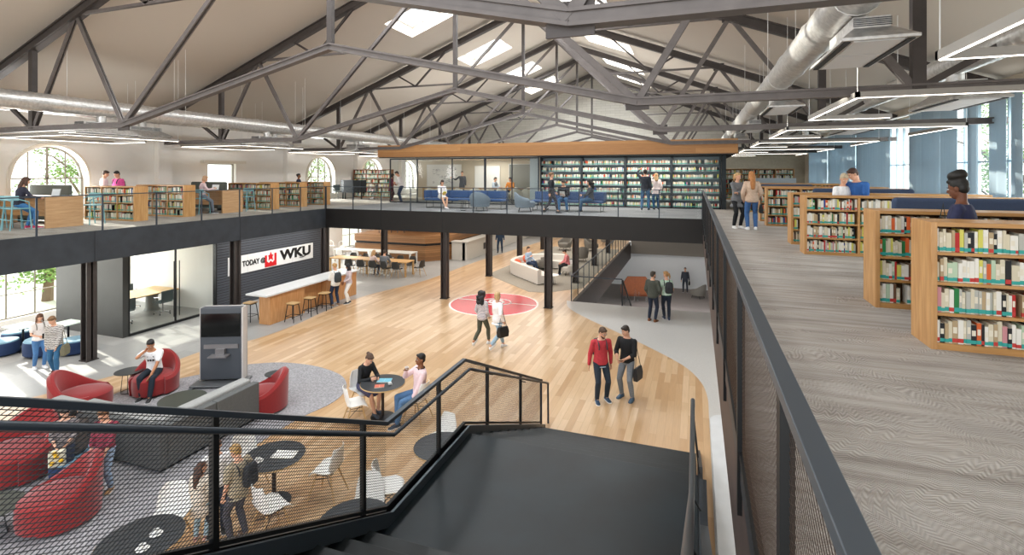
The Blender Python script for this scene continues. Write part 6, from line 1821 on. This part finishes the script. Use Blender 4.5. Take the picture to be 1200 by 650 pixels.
# --- two women walking away
l = gp(565, 404); P = person('woman with long dark curls, patterned sweater and olive leggings walking away', l, view(l, 45), 1.66, 'f', 'tan', feet=[(-.05, -.34, .08), (.06, .24, 0)], footp=(-40, 8), hands=[(-.2, .1, .1), (.12, .2, .12)], top='#e7dcd9', stripe='#8b8d99', hem=-.1, loose=.022, bottom='#4b4d3f', legs='crop', shoes='#eeeeec', hair='curly', hcol='#17181b', lean=3, vox=.012)
l = gp(583, 409); P = person('blonde woman in a white blouse and pale jeans walking away with a black bag', l, view(l, 50), 1.72, 'f', 'light', feet=[(-.06, .28, 0), (.07, -.34, .09)], footp=(8, -40), hands=[(-.22, .12, .05), (.26, .02, .12)], top='#f2f0f0', hem=-.14, loose=.025, bottom='#9fb9cb', legs='crop', shoes='#eeeeee', hair='bob', hcol='#c2a274', vox=.012)
shoulder_bag(P, 'black leather handbag at the side of the blonde woman walking away', 1, .62, (.36, .16, .3), '#141518')
# --- the two men in the middle
l = gp(704, 469); P = person('bearded man with glasses in a red sweater and dark jeans, a backpack on his shoulders', l, view(l, 160), 1.74, 'm', 'light', head=(22, -22, 0), feet=[(-.14, .0, 0), (.12, .08, 0)], hands=[(-.25, -.02, .06), (.27, -.05, .02)], elbows=[(-.6, -.7, -.3), (.6, -.7, -.3)], top='#c23a44', hem=-.08, bottom='#26323f', shoes='#2b4660', sole='#e8e8e8', hair='short', hcol='#4a3526', beard=True, vox=.0095, lean=4)
backpack(P, 'black and grey backpack on the man in the red sweater', '#3a4046')
c = P
f = MB()
hcL = P['W'].inverted() @ P['hc']; Mh_ = Matrix.Rotation(R(22), 3, 'Z') @ Matrix.Rotation(-R(26), 3, 'X')
for sg in (-1, 1):
    f.tube([hcL + Mh_ @ Vector((sg * .031 + .018 * math.cos(6.283 * k / 12), .098, .008 + .013 * math.sin(6.283 * k / 12))) for k in range(12)], .0022, 5, closed=True)
    f.tube([hcL + Mh_ @ Vector((sg * .05, .096, .01)), hcL + Mh_ @ Vector((sg * .08, .0, .01))], .002, 5)
f.tube([hcL + Mh_ @ Vector((-.013, .1, .01)), hcL + Mh_ @ Vector((.013, .1, .01))], .002, 5)
f.build('eyeglasses', M_phone, P['root'])
f = MB(); rg = []
for h, rx, ry in ((-.1, .178, .135), (-.085, .178, .135)):
    cc, u, fr = P['spine'](h); rg.append([cc + Vector((rx * math.cos(6.283 * k / 20), ry * math.sin(6.283 * k / 20), 0)) for k in range(20)])
f.loft(rg); f.build('shirt_hem', cmat('#b9cfe4'), P['root'])
l = gp(735, 466); P = person('man in a black T-shirt and grey trousers, looking down at his phone', l, view(l, 205), 1.72, 'm', 'light', head=(22, 28, 0), feet=[(-.15, .05, 0), (.14, 0, 0)], hands=[(-.06, .26, .22), (.12, .27, .2)], elbows=[(-.7, -.3, -.8), (.7, -.3, -.8)], top='#16181a', sleeve='half', hem=-.07, bottom='#7d848b', shoes='#3b556b', sole='#3b556b', hair='short', hcol='#2b2019', vox=.0095)
shoulder_bag(P, 'black messenger bag hanging beside the man in the black T-shirt', 0, .56, (.34, .1, .3), '#1a1b1f')
at_hand(P, 0, 'phone', 'dark phone in the hand of the man in the black T-shirt', 'phone', (.07, .13, .01), M_phone, (0, .0, .015))
# --- pair at the stairwell
l = gp(765, 376); P = person('man in an olive sweater and navy trousers with brown shoes, seen from behind', l, view(l, 20), 1.78, 'm', 'light', head=(5, 35, 0), feet=[(-.13, 0, 0), (.1, -.04, 0)], hands=[(-.2, .12, .1), (.22, .14, .15)], top='#43463e', hem=-.1, loose=.022, bottom='#1b2334', shoes='#7d4a24', sole='#6a3c1e', hair='short', hcol='#3a3128', beard=True)
l = gp(781, 374); P = person('woman with tied blonde hair in a white and green top, seen from behind', l, view(l, 350), 1.74, 'f', 'light', head=(10, -45, 0), feet=[(-.06, .1, 0), (.08, -.05, 0)], hands=[(-.2, .2, .18), (.18, .1, .1)], top='#e9eae8', stripe='#8fc79a', sleeve='short', bottom='#1c2535', shoes='#20304a', hair='pony', hcol='#a37b4c', hem=-.06)
backpack(P, 'black backpack on the woman in the white and green top', '#26282c', side=.06)
# --- basement
l = gp(803, 342, -3.3); P = person('man in a charcoal blazer with a dark bag standing far off in the basement', l, view(l, 185), 1.78, 'm', 'light', top='#3a3f4a', hem=-.16, bottom='#2c3340', shoes='#1a1a1c', feet=[(-.14, 0, 0), (.12, .05, 0)])
shoulder_bag(P, 'small dark bag held by the man in the basement', 0, .55, (.24, .1, .3), '#17181a')
# --- cafe tables
l = (-7.0, 9.78, FL); P = person('woman in a black sweater and patterned skirt sitting at the cafe table with a cup', l, R(-108), 1.66, 'f', 'light', hip=.56, lean=18, head=(32, 0, 0), feet=[(-.08, .42, 0), (.08, .5, 0)], hands=[(-.1, .4, .34), (.08, .36, .36)], elbows=[(-.6, -.3, -.8), (.6, -.3, -.8)], top='#17191c', bottom='#4a4a66', skirt=.9, shoes='#3a4450', hair='bun', hcol='#4d3626', vox=.0095)
l = (-5.6, 9.8, FL); P = person('man in a pale pink shirt and jeans with headphones, drinking from a cup', l, view(l, 248), 1.78, 'm', 'brown', hip=.56, lean=-4, head=(2, 0, 0), feet=[(-.1, .52, 0), (.12, .44, 0)], hands=[(-.14, .22, .1), (.05, .27, .63)], elbows=[(-.6, -.3, -.8), (.7, .1, -.8)], top='#e6cbce', bottom='#4c6f95', shoes='#2f3b49', sole='#dddddd', hair='short', hcol='#15120f', vox=.0095)
cp = P['wr'][1] + (P['wr'][1] - P['el'][1]).normalized() * .09
cup(cp.x, cp.y, cp.z - .02, 'white cup raised by the man in the pink shirt', False)
f = MB(); cc, u, fr = P['spine'](.53); f.tube([cc + Vector((.085 * math.cos(R(200) - R(220) * k / 12 + math.pi), .085 * math.sin(R(200) - R(220) * k / 12 + math.pi), -.01)) for k in range(13)], .012, 6)
f.ell(cc + Vector((-.06, .07, -.03)), (.025, .018, .03)); f.ell(cc + Vector((.06, .07, -.03)), (.025, .018, .03)); f.build('headphones', M_phone, P['root'])
# --- behind the stair mesh
l = gp(76, 566); P = person('young man in a patterned shirt behind the mesh, holding a bag with yellow flowers', l, view(l, 190), 1.32, 'm', 'light', head=(25, -10, 0), hands=[(-.08, .25, .2), (.12, .25, .2)], top='#8b8380', stripe='#5a5357', sleeve='half', bottom='#2c3345', shoes='#333333', hair='short', hcol='#2a2320')
at_hand(P, 0, 'flower_bag', 'clear bag with yellow flowers held by the man in the patterned shirt', 'bag', (.22, .1, .26), mat('bag_clear', '#cfcdb8', .4), (.08, .04, -.14), bev=.02)
f = MB()
for q in ((0, .07, .05), (-.06, .07, -.02), (.05, .07, -.05), (.02, .07, .11)): f.ell(q, (.035, .03, .035), 8, 6)
f.build('yellow_flowers', mat('flower_yellow', '#e8b820', .7), bpy.data.objects['flower_bag'])
l = (-10.15, 5.92, .014)
pf = PF.put(l, 0, 'dark navy pouf under the man in the brown jacket behind the mesh', 'navy poufs', .95)
P = person('man in a brown jacket sitting with his back to us behind the mesh', l, view(l, 335), 1.5, 'm', 'light', hip=.5, lean=20, head=(15, 20, 0), feet=[(-.12, .45, 0), (.12, .45, 0)], hands=[(-.12, .42, .2), (.12, .42, .2)], top='#4c4440', bottom='#2a2e36', shoes='#222222', hair='short', hcol='#22201f', loose=.03)
l = gp(124, 575); P = person('man with glasses in a maroon checked shirt and pale jeans behind the mesh', l, view(l, 215), 1.4, 'm', 'light', head=(25, 15, 0), hands=[(-.15, .28, .05), (.2, .15, .05)], top='#7a2738', stripe='#8f3c4c', sleeve='half', bottom='#93aac4', shoes='#b58b5e', hair='short', hcol='#6a4a30')
l = gp(235, 632); P = person('girl with long brown hair in a cream coat behind the mesh', l, view(l, 25), 1.12, 'f', 'light', head=(5, 60, 0), hands=[(-.1, .25, .2), (.1, .25, .2)], top='#d9cfc0', hem=-.32, loose=.025, bottom='#a9c4d2', shoes='#c99a8c', hair='vlong', hcol='#4a2c1c', vox=.0095)
shoulder_bag(P, 'small beige bag at the side of the girl in the cream coat', 1, .5, (.2, .07, .16), '#b9a58c')
l = gp(254, 622); P = person('man in a white T-shirt behind the mesh post, between girl and tall man', l, view(l, 180), 1.38, 'm', 'light', head=(20, 0, 0), hands=[(-.25, .1, .06), (.25, .1, .06)], sleeve='short', top='#e8e6e4', bottom='#232b3a', shoes='#222222', hair='short', hcol='#5a4030')
l = gp(279, 632); P = person('fair haired man in a beige T-shirt with a black backpack behind the mesh', l, view(l, 320), 1.38, 'm', 'light', head=(22, -15, 0), feet=[(-.13, .02, 0), (.12, -.04, 0)], hands=[(-.2, .12, .06), (.2, .15, .2)], sleeve='short', top='#a89c84', hem=-.12, loose=.022, bottom='#4a4952', shoes='#7a6250', hair='short', hcol='#a9854f', vox=.0095)
backpack(P, 'black backpack slung on the fair haired man in the beige T-shirt', '#1f2126', side=.08)
# ================ upper level
U = UP
l = (-18.5, 9.32, U); P = person('woman in a dark top and jeans working at the first oak desk, long brown hair', l, R(-12), 1.66, 'f', 'light', hip=.76, lean=14, head=(15, 0, 0), feet=[(-.1, .22, .02), (.12, .34, .02)], hands=[(-.15, .42, .3), (.15, .45, .3)], top='#2b2c3c', bottom='#3f74a8', shoes='#c2315c', hair='vlong', hcol='#4a2f22')
l = (XY(122, 13.3), 13.3, U); P = person('dark haired person in a white T-shirt behind the bookcases, facing the one in pink', l, view(l, 95), 1.75, 'm', 'light', head=(22, 0, 0), top='#efeeee', sleeve='short', hair='short', hcol='#3c2a20')
l = (XY(138.5, 13.3), 13.3, U); P = person('dark haired person in a bright pink top behind the bookcases', l, view(l, 230), 1.74, 'm', 'light', head=(25, 0, 0), top='#e0559a', hair='short', hcol='#1c1614'); backpack(P, 'dark backpack on the person in the bright pink top', '#2a2c30', side=.08)
l = (-18.75, 15.42, U); P = person('woman in a pale pink top and grey trousers reading at the second oak desk', l, R(-40), 1.66, 'f', 'light', hip=.76, lean=8, head=(18, 0, 0), feet=[(-.1, .3, .02), (.12, .4, .02)], hands=[(-.1, .4, .4), (.1, .42, .4)], top='#dcc3c6', bottom='#6d7480', shoes='#22252c', hair='bob', hcol='#b89270')
at_hand(P, 1, 'open_book', 'open pale book held by the woman in the pale pink top', 'book', (.3, .02, .2), M_paper, (-.1, .02, .03), (R(-50), 0, 0))
l = (XY(350, 21.15), 21.15, U); P = person('person with black hair in navy among the bookcases near the corner', l, view(l, 100), 1.62, 'f', 'brown', top='#1c2740', hair='bun', hcol='#17171b')
l = gp(458, 235.5, U); P = person('woman in a maroon patterned dress leaning over a book with the man in white', l, view(l, 75), 1.62, 'f', 'light', lean=6, head=(25, 0, 0), hands=[(-.1, .3, .25), (.1, .3, .25)], top='#7a2544', stripe='#4d1f38', hem=-.3, bottom='#3a1c2c', shoes='#8a3042', hair='long', hcol='#2c1c16')
l = gp(470.5, 237.5, U); P = person('man in a white shirt and navy trousers bending towards the woman in maroon', l, view(l, 262), 1.8, 'm', 'light', lean=24, head=(22, 0, 0), hands=[(-.1, .32, .3), (.12, .3, .25)], top='#f0e9e6', bottom='#2a3852', shoes='#1f2430', hair='short', hcol='#2c2320')
l = (XY(518, 21.75), 21.7, U); P = person('woman in white blouse and shorts sitting on the blue bench with a yellow book', l, R(-132), 1.68, 'f', 'light', hip=.55, lean=6, head=(28, 0, 0), feet=[(-.06, .5, 0), (.04, .62, .03)], hands=[(-.08, .36, .28), (.08, .36, .28)], sleeve='half', top='#f0eded', bottom='#e6e2e0', skirt=.5, shoes='#e7d9d6', hair='bob', hcol='#33221b')
at_hand(P, 0, 'yellow_book', 'small yellow book in the hands of the woman in white on the bench', 'book', (.16, .02, .22), mat('book_yellow_c', '#d8c83c', .6), (.06, .0, .02), (R(-40), 0, 0))
l = (XY(541.5, 30.2), 30.2, U); P = person('man in a grey suit pointing at the whiteboard in the meeting room', l, view(l, 190), 1.76, 'm', 'light', hands=[(-.25, .05, .0), (.62, .1, .52)], elbows=[(-.5, -.8, -.4), (.3, -.3, -.9)], top='#555a63', hem=-.14, bottom='#454a52', shoes='#1c1c1e', hair='short', hcol='#3a2c22')
l = (XY(579, 29.6), 29.6, U); P = person('man in a pale blue shirt sitting at the conference table', l, view(l, 120), 1.76, 'm', 'light', hip=.56, lean=8, head=(10, 0, 0), feet=[(-.1, .35, 0), (.1, .35, 0)], hands=[(-.15, .4, .32), (.15, .4, .32)], top='#b9cbe0', bottom='#2c3445', hair='short', hcol='#241a15')
l = (XY(598.5, 29.6), 29.6, U); P = person('man in an orange sweater sitting at the conference table', l, view(l, 200), 1.76, 'm', 'light', hip=.56, lean=8, head=(10, 20, 0), feet=[(-.1, .35, 0), (.1, .35, 0)], hands=[(-.15, .4, .32), (.15, .4, .32)], top='#e08a14', bottom='#2c3445', hair='short', hcol='#2a1a14')
l = gp(646, 249.5, U); P = person('woman in a black blazer and dark trousers walking past the blue benches', l, view(l, 80), 1.68, 'f', 'light', head=(5, 0, 0), feet=[(-.07, -.3, .05), (.07, .26, 0)], footp=(-35, 5), hands=[(-.18, .22, .1), (.2, -.1, .02)], top='#24262c', hem=-.16, bottom='#33323a', legs='crop', shoes='#111111', sole='#111111', hair='bun', hcol='#7a5a3e')
l = (XY(661, 21.6), 21.6, U); P = person('man in a black jacket and jeans sitting on the right-hand blue bench, holding papers', l, view(l, 190), 1.76, 'm', 'light', hip=.56, lean=18, head=(22, 0, 0), feet=[(-.2, .4, 0), (.12, .5, 0)], hands=[(-.1, .36, .3), (.1, .38, .32)], top='#1c1d22', bottom='#3a6a96', shoes='#17181a', hair='short', hcol='#2b201a')
at_hand(P, 0, 'paper_sheet', 'white paper sheet held by the man in the black jacket on the bench', 'paper', (.21, .004, .28), M_paper, (.05, .02, .03), (R(-40), 0, 0), 0)
l = (XY(692, 21.3), 21.45, U); P = person('woman with dark curly hair in charcoal top, turned to the man on the bench', l, view(l, 262), 1.7, 'f', 'light', hip=.56, lean=8, head=(5, 0, 0), feet=[(-.1, .5, 0), (.08, .42, 0)], hands=[(-.1, .4, .3), (.16, .35, .1)], top='#3b3e44', bottom='#2f5474', shoes='#1d1f24', hair='curly', hcol='#1a1614')
l = gp(756, 246, U); P = person('man in a dark jacket and jeans reaching up to a shelf, seen from behind', l, view(l, 5), 1.82, 'm', 'light', head=(-15, -10, 0), feet=[(-.14, 0, 0), (.14, 0, 0)], hands=[(-.26, .3, .92), (.22, .1, .06)], elbows=[(-.8, -.1, .2), (.5, -.8, -.4)], top='#2b2f37', hem=-.1, bottom='#42698c', shoes='#1e2a38', hair='short', hcol='#2b2320')
l = gp(769, 245.5, U); P = person('blonde woman in a white top reaching to the shelf, beside the man in dark jacket', l, view(l, 350), 1.64, 'f', 'light', head=(-5, 10, 0), hands=[(-.12, .38, .75), (.2, .1, .1)], elbows=[(-.8, -.1, -.2), (.5, -.8, -.4)], top='#ead9d4', hem=-.16, loose=.025, bottom='#2f5a80', shoes='#1e2228', hair='long', hcol='#c09a6c')
# aisle
l = gp(864, 267, U); P = person('woman in a grey coat and black trousers talking in the aisle, arms crossed', l, view(l, 150), 1.66, 'f', 'light', head=(8, -15, 0), feet=[(-.1, 0, 0), (.12, .02, 0)], hands=[(.1, .2, .33), (-.1, .22, .3)], elbows=[(-.9, 0, -.6), (.9, 0, -.6)], top='#6f7174', hem=-.25, loose=.028, bottom='#15161a', shoes='#d8d6d2', hair='pony', hcol='#c4a070', vox=.011)
shoulder_bag(P, 'large black tote bag hanging between the two women in the aisle', 0, .55, (.3, .16, .34), '#131417')
l = gp(881, 269, U); P = person('woman with very long reddish blonde hair, beige sweater and jeans, seen from behind', l, view(l, 350), 1.7, 'f', 'light', head=(5, -10, 0), feet=[(-.11, 0, 0), (.11, .04, 0)], hands=[(-.22, .12, .12), (.22, .12, .12)], top='#c4ab96', hem=-.1, loose=.03, bottom='#3d6294', shoes='#efefef', hair='vlong', hcol='#a9703c', vox=.011)
shoulder_bag(P, 'small black bag at the side of the long haired woman in the aisle', 1, .6, (.16, .09, .26), '#1c1e20')
l = (XY(988, 12.85), 12.85, U); P = person('person with cropped fair hair in a white T-shirt, reading beside the man in blue', l, view(l, 150), 1.66, 'f', 'light', head=(32, 12, 0), hands=[(-.1, .3, .3), (.12, .3, .3)], sleeve='short', top='#eef0f2', hair='short', hcol='#b9a98e', vox=.0095)
l = (XY(1007, 12.8), 12.85, U); P = person('young man in a blue T-shirt bending his head towards the fair haired person', l, view(l, 215), 1.78, 'm', 'light', lean=10, head=(28, 20, 0), hands=[(-.1, .32, .3), (.12, .3, .3)], sleeve='short', top='#2f62a8', hair='short', hcol='#3c2418', vox=.0095)
l = (2.72, 6.9, U); P = person('woman with a big dark top bun and navy sweater, standing between the nearest bookcases', l, view(l, 282), 1.6, 'f', 'dark', head=(14, 0, 0), hands=[(-.1, .3, .28), (.12, .3, .3)], top='#2b2f4e', hair='topbun', hcol='#16130f', vox=.0085, loose=.016)
shoulder_bag(P, 'dark green bag on the arm of the woman with the top bun', 0, .42, (.28, .1, .24), '#1d2622', .12)
bake_people()
# ================================================================ light
w = bpy.data.worlds.new('sky'); SC.world = w; w.use_nodes = True
nt = w.node_tree; bg = nt.nodes['Background']
tc = node(nt, 'ShaderNodeTexCoord'); sp = node(nt, 'ShaderNodeSeparateXYZ'); nt.links.new(tc.outputs['Generated'], sp.inputs[0])
nt.links.new(ramp(nt, sp.outputs[2], [(0.0, '#f2f1ee'), (.25, '#eef4fa'), (.8, '#d5e4f4')]), bg.inputs[0])
bg.inputs[1].default_value = 2.6
sun = bpy.data.lights.new('sun', 'SUN'); sun.energy = 10; sun.angle = R(.8); sun.color = (1, .93, .82)
so = bpy.data.objects.new('sun', sun); COL.objects.link(so)
so.rotation_euler = Vector((6.0, -1.6, -2.3)).to_track_quat('-Z', 'Y').to_euler()
def area(name, loc, size, power, rot=(0, 0, 0), col=(1, 1, 1), sy=None):
    l = bpy.data.lights.new(name, 'AREA'); l.energy = power; l.size = size; l.color = col
    if sy: l.shape = 'RECTANGLE'; l.size_y = sy
    o = bpy.data.objects.new(name, l); COL.objects.link(o); o.location = loc; o.rotation_euler = rot
    return o
# daylight falling through the skylights and windows
for sgn in (-1, 1):
    for s0, s1 in SKY_Y:
        x = XC + sgn * 3.47
        area('skylight_daylight', (x, (s0 + s1) / 2, RZ(x) + .44), 2.2, 330, (0, -sgn * math.atan(.385) * -1, 0), (.95, .98, 1), 2.2)
for y, hw in ARCH: area('window_daylight', (XL - .12, y, EYE - .3), 2 * hw * .9, 150, (0, R(-90), 0), (1, 1, .98), 2.0)
for (y, hw, zb, zs, ar) in lo_op: area('window_daylight', (XL - .12, y, 1.5), 2.0, 55 * hw, (0, R(-90), 0), (1, .99, .96), 2 * hw * .95)
for a, b in ((8.9, 12.9), (14.75, 21.45), (21.75, 27.4), (27.9, 32.9), (33.4, 38.6)):
    area('window_daylight', (XR + .25, (a + b) / 2, EYE + .2), 2.6, 45 * (b - a), (0, R(90), 0), (.96, .98, 1), (b - a) * .95)
# unseen area lights added to brighten the lower hall under the mezzanine
for (x, y, sx, sy, p) in [(-19, 8, 3, 9, 150), (-19, 22, 3, 12, 200), (-13, 26, 5, 10, 220), (-7.5, 25, 3.5, 9, 200), (-7.5, 35, 6, 8, 200), (-13, 36, 5, 8, 160), (3.5, 10, 4, 12, 120)]:
    area('ceiling_fill', (x, y, 2.84), sx, p, (0, 0, 0), (1, .95, .88), sy)
for x in (-12, -5.3, -3.2, -1.1): area('canopy_fill', (x, 24.2 if x > -7 else 28.5, CZ0 - .03), 1.8, 40 if x > -7 else 90, (0, 0, 0), (1, .96, .9), .5 if x > -7 else 4)  # added fill for the book wall and meeting room, no lamp bodies
area('ceiling_fill', (-15.3 - 1.25, 17.6, 2.84), .5, 60, (0, 0, 0), (1, .97, .92), 5)  # added fill that brightens the wall sign, no fitting there
area('basement_area_light', (-1.3, 30, -.5), 5, 260, (0, 0, 0), (1, 1, 1), 8)  # area light in the basement, without a lamp body
SC.view_settings.view_transform = 'Standard'
SC.view_settings.look = 'None'
SC.view_settings.exposure = 0.3
SC.view_settings.gamma = 1
SC.view_settings.use_curve_mapping = False
SC.cycles.use_denoising = True
SC.cycles.max_bounces = 7
SC.cycles.diffuse_bounces = 4
SC.cycles.transparent_max_bounces = 16
SC.cycles.sample_clamp_indirect = 6
SC.cycles.caustics_reflective = False
SC.cycles.caustics_refractive = False
